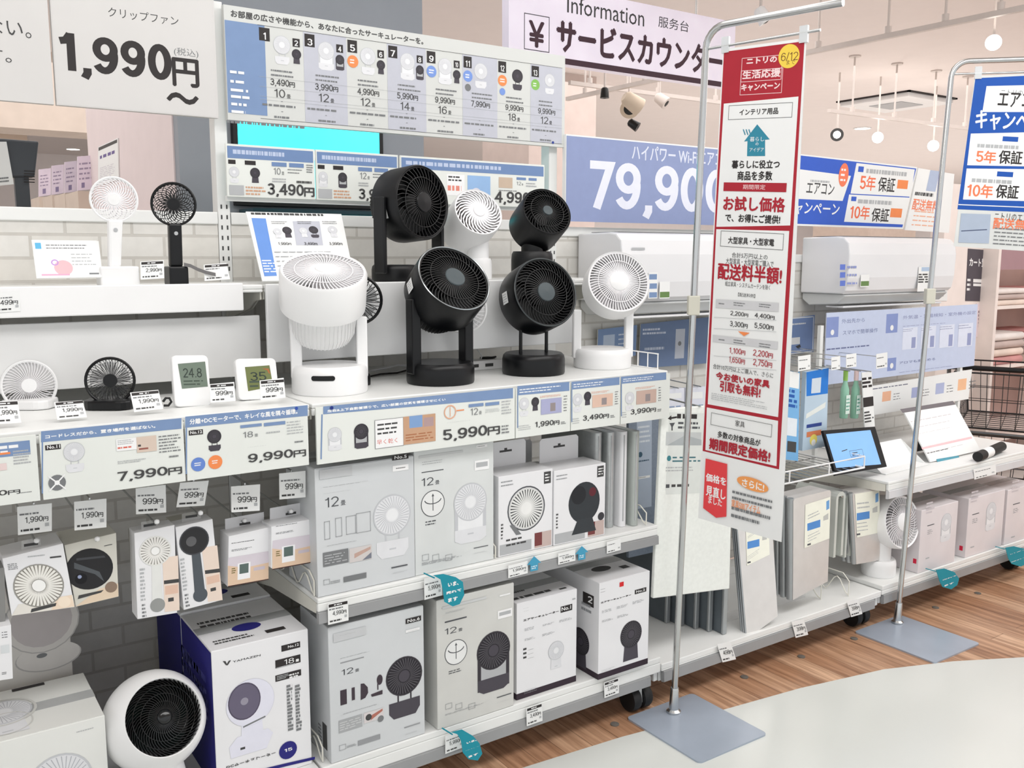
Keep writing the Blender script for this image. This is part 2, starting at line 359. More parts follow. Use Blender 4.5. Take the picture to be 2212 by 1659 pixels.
def brick_mat():
    m = bpy.data.materials.new('white_brick_sheet'); m.use_nodes = True; nt = m.node_tree; b = nt.nodes['Principled BSDF']
    tc = nt.nodes.new('ShaderNodeTexCoord'); mp = nt.nodes.new('ShaderNodeMapping'); mp.inputs['Rotation'].default_value = (PI / 2, 0, 0)
    nt.links.new(tc.outputs['Object'], mp.inputs['Vector'])
    br = nt.nodes.new('ShaderNodeTexBrick'); br.inputs['Scale'].default_value = 1; br.inputs['Brick Width'].default_value = 0.17; br.inputs['Row Height'].default_value = 0.062
    br.inputs['Mortar Size'].default_value = 0.004; br.inputs['Color1'].default_value = (*lin((233, 231, 226)), 1); br.inputs['Color2'].default_value = (*lin((226, 223, 216)), 1)
    br.inputs['Mortar'].default_value = (*lin((208, 204, 197)), 1); nt.links.new(mp.outputs[0], br.inputs['Vector'])
    bp = nt.nodes.new('ShaderNodeBump'); bp.inputs['Distance'].default_value = 0.003; bp.inputs['Strength'].default_value = 0.6
    nz = nt.nodes.new('ShaderNodeTexNoise'); nz.inputs['Scale'].default_value = 26; nz.inputs['Detail'].default_value = 3; nt.links.new(tc.outputs['Object'], nz.inputs['Vector'])
    mx = nt.nodes.new('ShaderNodeMixRGB'); mx.blend_type = 'MULTIPLY'; mx.inputs[0].default_value = 0.18
    nt.links.new(br.outputs[0], mx.inputs[1]); nt.links.new(nz.outputs[0], mx.inputs[2]); nt.links.new(mx.outputs[0], b.inputs['Base Color'])
    nt.links.new(br.outputs['Fac'], bp.inputs['Height']); bp.invert = True; nt.links.new(bp.outputs[0], b.inputs['Normal']); b.inputs['Roughness'].default_value = 0.6
    return m
WOOD, BRICK = wood_mat(), brick_mat()
TILE = mat('pale_grey_vinyl', (208, 211, 207), 0.2, var=0.035, scale=1.6, spec=0.5)
CEIL = mat('pink_white_ceiling', (231, 222, 218), 0.8, var=0.01)
WALLM = mat('pink_white_wall', (234, 227, 225), 0.75, var=0.012)
COLM = mat('column_grey_front', (146, 151, 159), 0.6, var=0.02)
COLP = mat('column_pink_side', (226, 212, 212), 0.6, var=0.02)
curve = [(-6, 2.4), (0.4, 2.13), (1.0, 2.105), (1.478, 2.079), (1.818, 2.05), (2.202, 1.994), (2.55, 1.95), (2.925, 1.875), (3.2, 1.77), (3.454, 1.64), (4.0, 1.3), (5.0, 0.6), (6.5, -0.6), (8, -2)]
mb = MB(); mb.prism([(x, y, -0.06) for x, y in curve] + [(26, -2, -0.06), (26, 20, -0.06), (-6, 20, -0.06)], (0, 0, 0.06), WOOD); struct('floor', mb)
mb = MB(); mb.prism([(x, y, -0.05) for x, y in ((-6, 3.1), (26, 3.1), (26, 20), (-6, 20))], (0, 0, 0.0505), mat('pale_bounce_floor', (232, 228, 224), 0.4)); struct('floor_far_bounce', mb)  # pale floor added over the wood to bounce light up to the ceiling
mb = MB(); mb.prism([(x, y, -0.06) for x, y in curve[::-1]] + [(-6, -4, -0.06), (8, -4, -0.06)], (0, 0, 0.0605), TILE); struct('floor_aisle', mb)
mb = MB(); mb.box((-6, -4, 3.2), (26, 20, 3.3), CEIL); struct('ceiling', mb)
mb = MB(); mb.box((-6, 18, 0), (26, 18.2, 3.2), WALLM); struct('wall_back', mb)
mb = MB(); mb.box((24, -4, 0), (24.2, 18, 3.2), WALLM); struct('wall_right', mb)
# big column behind the gondola: pink side towards the counter, grey front
mb = MB(); c0 = at((385, 300), y=3.8).x; c1 = at((914, 200), y=3.8).x
mb.box((c0, 3.8, 0), (c1, 5.6, 3.2), COLM); mb.box((c0 - 0.006, 3.86, 0), (c0, 5.6, 3.2), COLP); struct('trim_column', mb)
mb = MB(); mb.box((5.1, 7.2, 0), (5.9, 8.0, 3.2), mat('beige_column_paint', (206, 190, 183), 0.7)); struct('trim_column_beige', mb)
mb = MB(); a = at((1885, 330), y=12.0); mb.box((a.x, 12.0, 0), (a.x + 1.7, 13.4, 3.2), mat('taupe_column_paint', (172, 154, 142), 0.7)); struct('trim_column_taupe', mb)
mb = MB(); mb.box((-3, 9.0, 2.55), (2.6, 9.5, 3.2), mat('beige_beam_paint', (226, 212, 200), 0.7)); struct('trim_beam', mb)
mb = MB(); mb.box((-3, 11.0, 2.35), (1.4, 11.2, 3.2), mat('brown_beige_beam', (198, 180, 164), 0.7)); struct('trim_beam_brown', mb)
for i, (px, py) in enumerate([(1328, 1565), (1608, 1463), (1731, 1419), (1845, 1380), (2021, 1313), (2112, 1282)]):
    p = at((px, py), z=0.0); mb = MB(); mb.lathe([(0.014, 0.0), (0.014, 0.003), (0.011, 0.004)], mat('floor_cap_grey', (104, 100, 94), 0.5), 20, Matrix.Translation(p))
    tag(mb.build('floor_cap', smooth=40), 'small round grey cap set in the wood floor in front of the shelving', 'floor cap', 'floor caps along the shelving')
# ================================================================ GONDOLA BAYS
def caster(parent, x, y, s=1.0):
    y -= 0.01
    mb = MB(); mb.box((x - 0.03, y - 0.03, 0.075), (x + 0.03, y + 0.03, 0.089), mat('zinc_plate', (168, 170, 170), 0.35, 0.8))
    c = mb.build('caster', parent)
    for q in (-0.02, 0.02):
        w = MB(); w.lathe([(0.012, -0.016), (0.039, -0.016), (0.042, -0.009), (0.042, 0.009), (0.039, 0.016), (0.012, 0.016)], RUBBER, 24, frameM((x + q * 1.2, y - 0.01, 0.042), (1, 0, 0)))
        w.build('wheel', c, smooth=40)
    f = MB(); f.prism([(x - 0.006, y - 0.035, 0.03), (x - 0.006, y + 0.02, 0.03), (x - 0.006, y + 0.025, 0.08), (x - 0.006, y - 0.03, 0.08)], (0.012, 0, 0), mat('caster_fork_white', (214, 216, 214), 0.4)); f.build('fork', c)
def upright(parent, x, z0, z1, slots=None):
    mb = MB(); mb.box((x - 0.018, YB, z0), (x + 0.018, YB + 0.05, z1), STEEL); u = mb.build('upright', parent, bevel=0.002)
    s0, s1 = slots or (z0, z1); sl = MB(); z = s0
    while z < s1:
        for q in (-0.008, 0.008): sl.box((x + q - 0.0022, YB - 0.0008, z), (x + q + 0.0022, YB + 0.001, z + 0.012), INK2)
        z += 0.03
    sl.build('slot_pattern', u)
def rail(parent, x0, x1, ztop, zmid, zbot, y=YF, mt=RAIL, name='price_rail'):
    mb = MB(); mb.prism([(x0, y + 0.002, zmid), (x0, y - 0.004, zmid - 0.002), (x0, y - 0.006, zbot + 0.003), (x0, y + 0.004, zbot), (x0, y + 0.01, zbot), (x0, y + 0.01, zmid)], (x1 - x0, 0, 0), mt)
    return mb.build(name, parent)
def shelf(parent, x0, x1, z, y0=YF, y1=YB - 0.002, lip=0.033, name='shelf'):
    mb = MB(); mb.box((x0, y0, z - 0.012), (x1, y1, z), STEEL); mb.box((x0, y0, z - lip), (x1, y0 + 0.012, z - 0.012), STEEL)
    s = mb.build(name, parent, bevel=0.003)
    for xs in (x0, x1 - 0.004):
        b = MB(); b.prism([(xs, y0 + 0.014, z - 0.012), (xs, y1, z - 0.012), (xs, y1, z - 0.11), (xs, y1 - 0.2, z - 0.07), (xs, y0 + 0.06, z - 0.045), (xs, y0 + 0.014, z - 0.04)], (0.004, 0, 0), CREAM); b.build('bracket', s)
    return s
def bay(x0, x1, label, zdeck, zlip, zlipb, wheels, hpost=1.66, wall=(0.0, 1.62)):
    t = thing('gondola_shelving', label, 'shelving', ((x0 + x1) / 2, 2.45, 0.0), 'wheeled white gondola bays in a row')
    mb = MB(); mb.box((x0 + 0.003, YF, zdeck - 0.02), (x1 - 0.003, YB - 0.004, zdeck), STEEL); mb.box((x0 + 0.003, YF, zlip), (x1 - 0.003, YF + 0.014, zdeck - 0.02), STEEL)
    mb.box((x0 + 0.003, YF + 0.014, zlipb), (x0 + 0.02, YB - 0.004, zdeck - 0.02), STEEL); mb.box((x1 - 0.02, YF + 0.014, zlipb), (x1 - 0.003, YB - 0.004, zdeck - 0.02), STEEL)
    d = mb.build('base_deck', t, bevel=0.003)
    rail(d, x0 + 0.01, x1 - 0.05, 0, zlip, zlipb)
    for x, y in wheels: caster(d, x, y)
    mb = MB(); mb.box((x0 + 0.0195, YB + 0.004, zdeck + 0.001), (x1 - 0.0195, YB + 0.02, wall[1]), BRICK); mb.build('back_panel', t)
    mb = MB(); mb.box((x0 + 0.0195, YB - 0.004, wall[1] - 0.035), (x1 - 0.0195, YB + 0.03, wall[1]), STEEL); mb.build('top_bar', t, bevel=0.003)
    return t
G1 = bay(XA, XB_, 'white gondola bay holding handheld fans above hanging packs', ZD, 0.125, 0.089, [(XA + 0.1, 2.2)])
G2 = bay(XB_, XC, 'white gondola bay carrying big circulators above two rows of cartons', ZD, 0.125, 0.089, [(1.98, 2.185), (0.95, 2.3)])
G3 = bay(XC, XD, 'white gondola bay with hanging silver boards below the first air conditioner', 0.15, 0.125, 0.085, [(3.2, 2.21)], wall=(0, 1.6))
G4 = bay(XD, XE, 'white gondola bay with tablet and three white cartons by the carts', 0.168, 0.13, 0.09, [(4.42, 2.215)], wall=(0, 1.5))
upright(G2, XB_, ZD, 2.21, (1.45, 1.66)); upright(G3, XC, 0.15, 1.93, (1.2, 1.6)); upright(G1, XA, ZD, 2.2); upright(G4, XD, 0.168, 1.62); 
# bay one: upper shelf with lip board, display shelf, lower white fascia
s = shelf(G1, XA + 0.003, XB_ - 0.003, ZUP, YU, YB - 0.002, 0.02, 'upper_shelf')
mb = MB(); mb.box((XA, YU - 0.012, 1.352), (XB_ - 0.06, YU - 0.004, ZUP + 0.006), WHITE); mb.build('lip_board', s, bevel=0.003)
mb = MB(); mb.prism(xz(XA, 1.172, XB_ - 0.004, 1.335, YU + 0.03), (0, 0.012, 0), mat('pale_grey_board', (222, 222, 221), 0.35)); mb.build('fascia_board', G1, bevel=0.002)
d1 = shelf(G1, XA + 0.003, XB_ - 0.003, ZS, YF, YB - 0.002, 0.03, 'display_shelf')
# bay two
s = shelf(G2, XB_ + 0.003, XC - 0.003, ZUP, YU + 0.005, YB - 0.002, 0.02, 'upper_shelf')
mb = MB(); mb.box((XB_ + 0.002, YU - 0.01, 1.208), (XC - 0.15, YU + 0.004, ZUP + 0.002), mat('pale_white_board', (230, 231, 231), 0.32)); mb.build('fascia_board', s, bevel=0.003)
d2 = shelf(G2, XB_ + 0.003, XC - 0.003, ZS, YF, YB - 0.002, 0.03, 'display_shelf')
l2 = shelf(G2, XB_ + 0.003, XC - 0.03, ZL, YF, YB - 0.08, 0.034, 'lower_shelf'); rail(l2, XB_ + 0.003, XC - 0.03, 0, ZL - 0.034, ZL - 0.066)
# wire dividers
def divider(parent, x, z, y0, y1, h=0.06, waves=3):
    mb = MB(); n = 24; r = 0.0022
    mb.tube([(x, y0, z + 0.002), (x, y0, z + h * 0.7), (x, y0 + 0.03, z + h), (x, y1, z + h), (x, y1, z + 0.002)], r, CREAM, 6)
    mb.tube([(x, y0 + (y1 - y0) * i / n, z + 0.004 + h * 0.72 * (0.5 - 0.5 * math.cos(2 * PI * waves * i / n))) for i in range(n + 1)], r, CREAM, 6)
    return mb.build('wire_divider', parent)
divider(l2, 0.8585, ZL, 2.15, 2.5); divider(l2, 1.985, ZL, 2.14, 2.5); divider(l2, 1.404, ZL, 2.14, 2.5, 0.05)
divider(bpy.data.objects['base_deck.001'], 0.868, ZD, 2.15, 2.5, 0.06); divider(bpy.data.objects['base_deck.001'], 2.01, ZD, 2.2, 2.5, 0.05)
mb = MB()
for z in (ZS + 0.002, ZS + 0.05): mb.tube([(2.04, 2.16, z), (2.04, 2.4, z)], 0.0022, WHITE, 6)
for i in range(6): y = 2.162 + i * 0.047; mb.tube([(2.04, y, ZS + 0.0), (2.04, y, ZS + 0.05)], 0.0022, WHITE, 6)
mb.build('wire_fence', d2)
# bay three: wire shelf and little ledges ; bay four: display shelf with lip
s4 = shelf(G4, XD + 0.003, XE, 0.60, YF, YB, 0.035, 'display_shelf'); rail(s4, XD + 0.003, XE, 0, 0.565, 0.53, mt=mat('pale_price_rail', (206, 206, 208), 0.35))
# ================================================================ SIGNS
def board(name, label, cat, pts, thick, mt, group=None, part='panel', loc=None):
    """sign thing: Empty > panel (+ lettering added later). pts BL, BR, TR, TL"""
    P = [Vector(p) for p in pts]; t = thing(name, label, cat, loc or ((P[0] + P[1]) / 2), group)
    quad_panel(part, P, thick, mt, t); return t, Face(P[0], P[1] - P[0], P[3] - P[0])
def prect(x0, z0, x1, z1, y): return xz(x0, z0, x1, z1, y)
YH = 2.712
HPAPER = mat('header_paper', (208, 206, 204), 0.5, var=0.012); CPAPER = mat('chart_paper', (206, 208, 205), 0.45, var=0.012)
hx = lambda px, py: at((px, py), y=YH).x
hz = lambda px, py: at((px, py), y=YH).z
zb = hz(250, 237); zt = 2.24
t, F = board('header_sign', 'white header sign whose text runs out of the frame beside the clip fan price', 'sign', prect(XA, zb, hx(112, 110) - 0.003, zt, YH), 0.02, HPAPER)
F.T('ない。', -30, 72, 66, 47, INK2, 0.0); F.T('す。', -32, 130, 24, 107, INK2, 0.0); F.build('lettering', t)
t, F = board('header_sign', 'white header sign with large clip fan price 1,990 in dark digits', 'sign', prect(hx(115, 110), zb, XB_ - 0.015, zt, YH), 0.02, HPAPER)
F.rab(0.002, 0.002, (XB_ - 0.015) - hx(115, 110) - 0.005, zt - zb - 0.002, HPAPER); F.T('クリップファン', 234, 36, 385, 36, INK2, 0.0); F.T('1,990', 131.6, 167, 369, 97, INK, 0.035); F.T('円', 374.7, 184, 427, 131, INK, 0.0, 0.0022)
F.T('(税込)', 376, 121, 428, 108, MIDG); F.T('〜', 362, 220, 427, 206, INK, 0.02, 0.003)
F.build('lettering', t)
# comparison chart
cx0, cx1, cz0, cz1 = XB_ + 0.012, hx(1220, 220), hz(850, 288), 2.196
t, F = board('comparison_chart_sign', 'long white header chart comparing circulators in eight columns', 'sign', prect(cx0, cz0, cx1, cz1, YH), 0.02, CPAPER)
F.T('お部屋の広さや機能から、あなたに合ったサーキュレーターを。', 499, 36, 914, 83, INK2, 0.0, 0.0006)
F.rect(493, 243, 571, 55, BLUEG)
a0, b0 = F.ab((562.5, 249)); a1, b1 = F.ab((1213, 316)); _, bt = F.ab((571, 56)); b0 = (b0 + b1) / 2
da = (a1 - a0) / 8; H = bt - b0; LIL = ink(190, 192, 202)
prices = ['3,490円', '3,990円', '4,990円', '5,990円', '9,990円', '7,990円', '9,990円', '9,990円']; sizes = ['10畳', '12畳', '12畳', '14畳', '16畳', '', '18畳', '12畳']
tags = ['1', '3', '5', '7', '9', '11', '12', '13']; tags2 = ['2', '4', '6', '8', '10', '', '', '']
K0 = F.k
for i in range(8):
    A = a0 + da * i; F.k = K0
    if i % 2: F.rab(A, b0, A + da, bt, LIL)
    q = lambda x: A + da * x
    r = lambda y: b0 + H * y
    F.rab(q(0.03), r(0.84), q(0.26), r(0.98), INK); F.tab(tags[i], q(0.09), r(0.855), q(0.21), r(0.93), WINK, 0.02)
    F.fanab(q(0.52) if i < 6 else q(0.6), r(0.82), H * (0.1 if i < 6 else 0.085), i == 6, 'yoke' if i in (1, 3, 4) else 'bowl')
    if tags2[i]:
        F.rab(q(0.76), r(0.82), q(0.92), r(0.91), INK); F.tab(tags2[i], q(0.8), r(0.83), q(0.88), r(0.89), WINK, 0.02); F.fanab(q(0.84), r(0.74), H * 0.055, True, 'yoke' if i in (1, 3) else 'stub')
    c = {2: ORANGE, 4: ink(120, 150, 214), 5: ink(120, 150, 214), 6: ORANGE, 7: ink(132, 186, 92)}.get(i)
    if c: F.dab(q(0.15), r(0.74), H * 0.07, c); F.lab(q(0.08), r(0.71), q(0.22), r(0.77), 2, WINK)
    if i in (5, 6): F.dab(q(0.15), r(0.6), H * 0.045, MIDG if i == 5 else ink(120, 150, 214))
    F.lab(q(0.26), r(0.46), q(0.86), r(0.56), 2, MIDG, 0.35, 0.06)
    F.tab(prices[i], q(0.24), r(0.36), q(0.78), r(0.445), INK2, 0.012)
    if sizes[i]: F.tab(sizes[i], q(0.32), r(0.245), q(0.68), r(0.335), INK2)
    F.rab(q(0.46), r(0.2), q(0.5), r(0.206), MIDG)
    F.lab(q(0.05), r(0.14), q(0.97), r(0.17), 1, MIDG, 0.7, 0.08); F.rab(q(0.46), r(0.09), q(0.5), r(0.096), MIDG); F.lab(q(0.3), r(0.015), q(0.75), r(0.045), 1, MIDG, 0.7, 0.1)
    for y in (0.205, 0.24, 0.345, 0.45): F.rab(q(0), r(y), q(1), r(y) + 0.0006, LTG)
F.rab(a0, bt, a1, bt + 0.001, INK2); F.rab(a0, b0 - 0.001, a1, b0, INK2)
for y in (0.45, 0.35, 0.26, 0.19, 0.11, 0.03): F.lab(a0 - 0.085, b0 + H * y, a0 - 0.03, b0 + H * (y + 0.035), 1, WINK, 0.8, 0.3)
F.lab(a0 - 0.1, b0 - 0.025, a0 + 0.15, b0 - 0.008, 1, MIDG, 0.5, 0.03); F.disc(1194, 308, 3, ink(40, 60, 140))
F.build('lettering', t)
# middle price boards on the back bar
YM = 2.70
mz0 = at((600, 428), y=YM).z; mz1 = at((800, 331), y=YM).z
def midboard(px0, px1, label, price, bl, tr, name1, dark2, extra):
    x0 = at((px0, 380), y=YM).x; x1 = at((px1, 380), y=YM).x
    t, F = board('price_board', label, 'price sign', prect(x0, mz0, x1, mz1, YM), 0.008, SHEET, None)
    w = x1 - x0; h = mz1 - mz0
    F.rab(0.004, h * 0.73, w - 0.004, h - 0.006, BLUEG2); F.lab(0.02, h * 0.79, w * 0.75, h * 0.92, 1, ink(186, 198, 222), 0.62, 0.03)
    if extra == 0:
        F.rab(w * 0.02, h * 0.62, w * 0.1, h * 0.7, INK); F.fanab(w * 0.08, h * 0.47, h * 0.1, False, name1)
        F.rab(w * 0.2, h * 0.62, w * 0.32, h * 0.7, INK); F.fanab(w * 0.31, h * 0.47, h * 0.1, True, dark2)
        F.rab(w * 0.02, h * 0.03, w * 0.18, h * 0.22, LTG); F.lab(w * 0.2, h * 0.03, w * 0.42, h * 0.22, 3, ink(206, 160, 130), 0.5, 0.1)
        F.rab(w * 0.5, h * 0.62, w * 0.67, h * 0.7, BLUEG2); F.rab(w * 0.7, h * 0.62, w * 0.87, h * 0.7, BLUEG2); F.lab(w * 0.68, h * 0.48, w * 0.86, h * 0.6, 2, MIDG, 0.3)
        F.tab('10畳' if bl[0] < 700 else '12畳', w * 0.52, h * 0.46, w * 0.64, h * 0.59, MIDG); F.lab(w * 0.9, h * 0.52, w * 0.98, h * 0.7, 4, MIDG)
        F.lab(w * 0.5, h * 0.3, w * 0.66, h * 0.4, 2, LTG); F.lab(w * 0.78, h * 0.29, w * 0.98, h * 0.38, 1, INK2)
    else:
        F.rab(w * 0.3, h * 0.2, w * 0.42, h * 0.66, WINK); F.lab(w * 0.31, h * 0.5, w * 0.41, h * 0.64, 2, INK2, 0.5, 0.15); F.lab(w * 0.305, h * 0.28, w * 0.415, h * 0.44, 1, ink(226, 140, 124), 0.7, 0.2)
        F.rab(w * 0.44, h * 0.1, w * 0.6, h * 0.66, ink(150, 184, 224)); F.dab(w * 0.5, h * 0.25, h * 0.14, ink(214, 214, 226)); F.rab(w * 0.66, h * 0.42, w * 0.76, h * 0.66, ink(200, 180, 160))
        F.rab(w * 0.79, h * 0.62, w * 0.86, h * 0.68, BLUEG2); F.rab(w * 0.88, h * 0.62, w * 0.94, h * 0.68, BLUEG2); F.tab('12畳', w * 0.79, h * 0.5, w * 0.84, h * 0.58, MIDG); F.lab(w * 0.86, h * 0.46, w * 0.95, h * 0.58, 2, LTG); F.lab(w * 0.66, h * 0.34, w * 0.8, h * 0.38, 1, MIDG)
    F.T(price, *bl, *tr, INK2, 0.025); F.build('lettering', t)
midboard(490, 680, 'price board reading 3,490 on the back bar under the chart', '3,490円', (578, 425), (678, 400), 'bowl', 'stub', 0)
midboard(683, 860, 'price board half hidden by the tallest black circulator', '3,990円', (775, 434), (862, 411), 'yoke', 'yoke', 0)
midboard(865, 1176, 'long price board behind the upper white circulator, price starting 4,99', '4,990円', (1067, 442), (1166, 417), 'bowl', 'bowl', 1)
mb = MB(); x0 = at((488, 400), y=2.72).x; mb.box((x0, 2.715, mz0 - 0.012), (at((1180, 420), y=2.72).x, 2.73, mz0 + 0.004), STEEL); mb.build('sign_bar', G2)
# ---- price strips along the display shelf front
YS = 2.108
def strip(px0, px1, label, bar_t, draw, zb0=None, name='price_strip'):
    yr = (px0 + px1) / 2
    x0 = at((px0, 950), y=YS).x; x1 = at((px1, 950), y=YS).x
    t, F = board(name, label, 'price sign', prect(x0, zb0, x1, 1.128, YS), 0.006, SHEET)
    draw(F, x1 - x0, 1.128 - zb0); F.build('lettering', t)
def barmid(F, q, text=None, bl=None, tr=None):
    F.poly(q, BLUEG)
    if text: F.T(text, *bl, *tr, WINK, 0.0, 0.0004)
def d_s0(F, w, h):
    F.rab(0.0, h * 0.72, w - 0.012, h * 0.93, BLUEG); F.lab(0.0, h * 0.75, w - 0.03, h * 0.9, 2, WINK, 0.6, 0.06); F.T('5,990円', -80, 1083, 43, 1054, INK2, 0.02)
    F.rect(-30, 986, 22, 976, ORANGE); F.L(30, 1005, 70, 968, 5, LTG); F.L(45, 1066, 70, 1060, 1, MIDG); F.rect(-30, 1020, 14, 1000, ink(226, 206, 204))
def d_s1(F, w, h):
    barmid(F, [(88.6, 955.5), (391.8, 926), (391.8, 903), (88.6, 931.8)], 'コードレスだから、置き場所を選ばない。', (98, 947.6), (335, 917)); F.poly([(90, 1066), (93, 1066), (93, 955), (90, 955)], BLUEG)
    F.rect(98, 973, 131, 958.7, INK); F.T('No.11', 102, 970, 129, 960, WINK, 0.02); F.fan(160, 976, 21, False); F.disc(123.4, 1042.5, 17, MIDG)
    a, b = F.ab((123.4, 1042.5))
    for s in (1, -1): F.polyab([(a - 0.016, b - s * 0.016 - 0.002), (a + 0.016, b + s * 0.016 - 0.002), (a + 0.016, b + s * 0.016 + 0.002), (a - 0.016, b - s * 0.016 + 0.002)], WINK)
    F.dab(a, b, 0.005, WINK); F.rect(252, 975, 294, 945, WINK); F.L(254, 962, 290, 947, 3, LTG); F.L(254, 971, 292, 961, 1, ink(216, 110, 96), 0.6, 0.12); F.rect(296, 978, 337, 940, ink(214, 196, 182)); F.rect(300, 972, 320, 966, ink(150, 90, 80)); F.rect(298, 965, 304, 960, INK2)
    F.L(344, 980, 390, 935, 6, MIDG, 0.35, 0.1); F.L(254, 1003, 318, 988, 2, LTG, 0.4); F.L(365, 990, 392, 980, 1, MIDG); F.T('7,990円', 254.7, 1043, 392, 1003, INK2, 0.02)
def d_s2(F, w, h):
    barmid(F, [(400, 924), (664.5, 898), (664.5, 875), (400, 900)], '分離+DCモーターで、キレイな風を隅々循環。', (410, 917), (642, 883)); F.poly([(401, 1024), (404, 1024), (404, 924), (401, 924)], BLUEG)
    F.rect(408, 941, 438, 927, INK); F.T('No.12', 411, 938, 436, 929, WINK, 0.02); F.fan(462.7, 942.8, 15, True); F.disc(428, 1003, 15, ink(104, 136, 206)); F.L(420, 1008, 436, 997, 2, WINK); F.disc(465, 998, 15, ORANGE); F.L(458, 1003, 472, 992, 2, WINK)
    F.rect(519, 925, 565, 914, BLUEG); F.rect(570, 921, 616, 909, BLUEG); F.T('18畳', 525, 946, 557, 930, MIDG); F.L(575, 938, 612, 928, 1, LTG); F.L(620, 940, 660, 905, 5, LTG, 0.3, 0.12); F.L(636, 958, 660, 949, 1, MIDG); F.L(535, 966, 590, 960, 1, LTG); F.T('9,990円', 536, 1003, 660, 966, INK2, 0.02); F.disc(640, 882, 3.5, ink(50, 80, 170))
def d_s3(F, w, h):
    barmid(F, [(698, 895), (1108, 860), (1108, 838), (698, 878)], '左右&上下自動首振りで、広い部屋の空気を循環させにくい', (707, 891), (962, 860)); F.poly([(692, 992), (695, 992), (697, 895), (694, 895)], BLUEG)
    F.fan(723, 939, 16, False, 'yoke'); F.fan(780, 932, 17, True, 'yoke'); F.rect(810, 970, 871, 901, MIDG); F.rect(811, 969, 870, 902, WINK); F.L(815, 942, 864, 908, 3, INK2, 0.4, 0.14); F.T('早く乾く', 814, 961, 858, 945, ink(214, 96, 84))
    F.rect(871.6, 961, 940, 893, ink(198, 158, 128)); F.rect(884, 925, 912, 896, ink(128, 160, 204)); F.rect(915, 922, 936, 900, ink(176, 150, 150)); F.L(876, 955, 936, 930, 3, ink(170, 110, 76), 0.4, 0.2)
    a, b = F.ab((972, 890)); F.ring(a, b, 0.019, 0.003, ink(226, 170, 140)); F.rab(a - 0.001, b - 0.012, a + 0.001, b + 0.014, ink(226, 170, 140)); F.rect(986, 888, 1002, 884, ORANGE)
    F.rect(1012, 880, 1044, 870, BLUEG); F.rect(1048, 877, 1078, 867, BLUEG); F.T('12畳', 1016, 897, 1040, 880, MIDG); F.L(1048, 892, 1078, 880, 3, LTG, 0.3); F.L(1083, 896, 1106, 862, 5, LTG, 0.35, 0.15); F.L(965, 913, 1030, 906, 1, LTG); F.T('5,990円', 956.6, 956, 1079, 914, INK2, 0.02); F.L(1083, 938, 1103, 915, 3, MIDG, 0.4, 0.2); F.disc(716, 881, 4, ink(36, 52, 130))
def small(bar, wf, df, ph, price, bl, tr, phc):
    def d(F, w, h):
        barmid(F, bar); (xa, ya), (xb, yb), (xc, yc), (xd, yd) = bar; F.L(xa + 3, ya - 3, xc - 18, yc + 6, 2, WINK, 0.35, 0.05)
        if wf: F.fan(*wf, 13, False)
        if df: F.fan(*df, 10, True, 'stub')
        F.rect(*ph, phc); x0, y0, x1, y1 = ph; F.rect(x0 + (x1 - x0) * 0.45, y0 + (y1 - y0) * 0.2, x0 + (x1 - x0) * 0.7, y0 + (y1 - y0) * 0.7, ink(150, 140, 140)); F.L(x0 - 2, y1 + 2, x1, y1 - 8, 2, ink(226, 150, 120), 0.3)
        F.L(x1 + 4, y0 - 6, x1 + 12, y1 - 6, 6, MIDG, 0.3, 0.4); F.L(xa, bl[1] + 6, bl[0] - 6, bl[1] - 10, 3, LTG, 0.3); F.T(price, *bl, *tr, INK2, 0.02); F.L(tr[0] + 3, tr[1] + 12, tr[0] + 14, tr[1] + 4, 2, MIDG)
        F.poly([(xa - 2, ya + 70), (xa, ya + 70), (xd, yd), (xd - 2, yd)], BLUEG)
    return d
S1B = at((230, 1062), y=YS).z
strip(-140, 78, 'price strip with price ending in 0 beside the cordless fan strip, cut by the frame', 0, d_s0, S1B)
strip(85, 397, 'price strip reading 7,990 with a white cordless fan', 0, d_s1, S1B); strip(401, 666, 'price strip with price 9,990 and blue and orange discs', 0, d_s2, S1B)
S2B = at((1000, 962), y=YS).z
strip(684, 1112, 'long price strip with price 5,990, laundry photo and two fans', 0, d_s3, S2B)
strip(1114, 1231, 'narrow price strip reading 1,990 with lavender photo', 0, small([(1119, 854), (1229.6, 844), (1229.6, 824.6), (1119, 834)], (1132, 872), (1156, 868), (1168, 896, 1213, 858), '1,990円', (1155.5, 925), (1208, 905), ink(170, 172, 204)), S2B)
strip(1233, 1338, 'narrow price strip reading 3,490 with pink and grey photo', 0, small([(1235.8, 841.6), (1338, 831), (1338, 814.5), (1235.8, 824.6)], (1247.7, 863), (1269, 856), (1279, 881, 1323.6, 849), '3,490円', (1258.6, 911), (1315, 891), ink(222, 190, 172)), S2B)
strip(1340, 1444, 'narrow price strip reading 3,990 at the bay end above silver boards', 0, small([(1343, 829), (1439, 820), (1439, 804), (1343, 813.7)], (1360, 859.7), None, (1374, 874, 1417.7, 840), '3,990円', (1361.6, 897.6), (1416.6, 877.8), ink(198, 172, 160)), S2B)
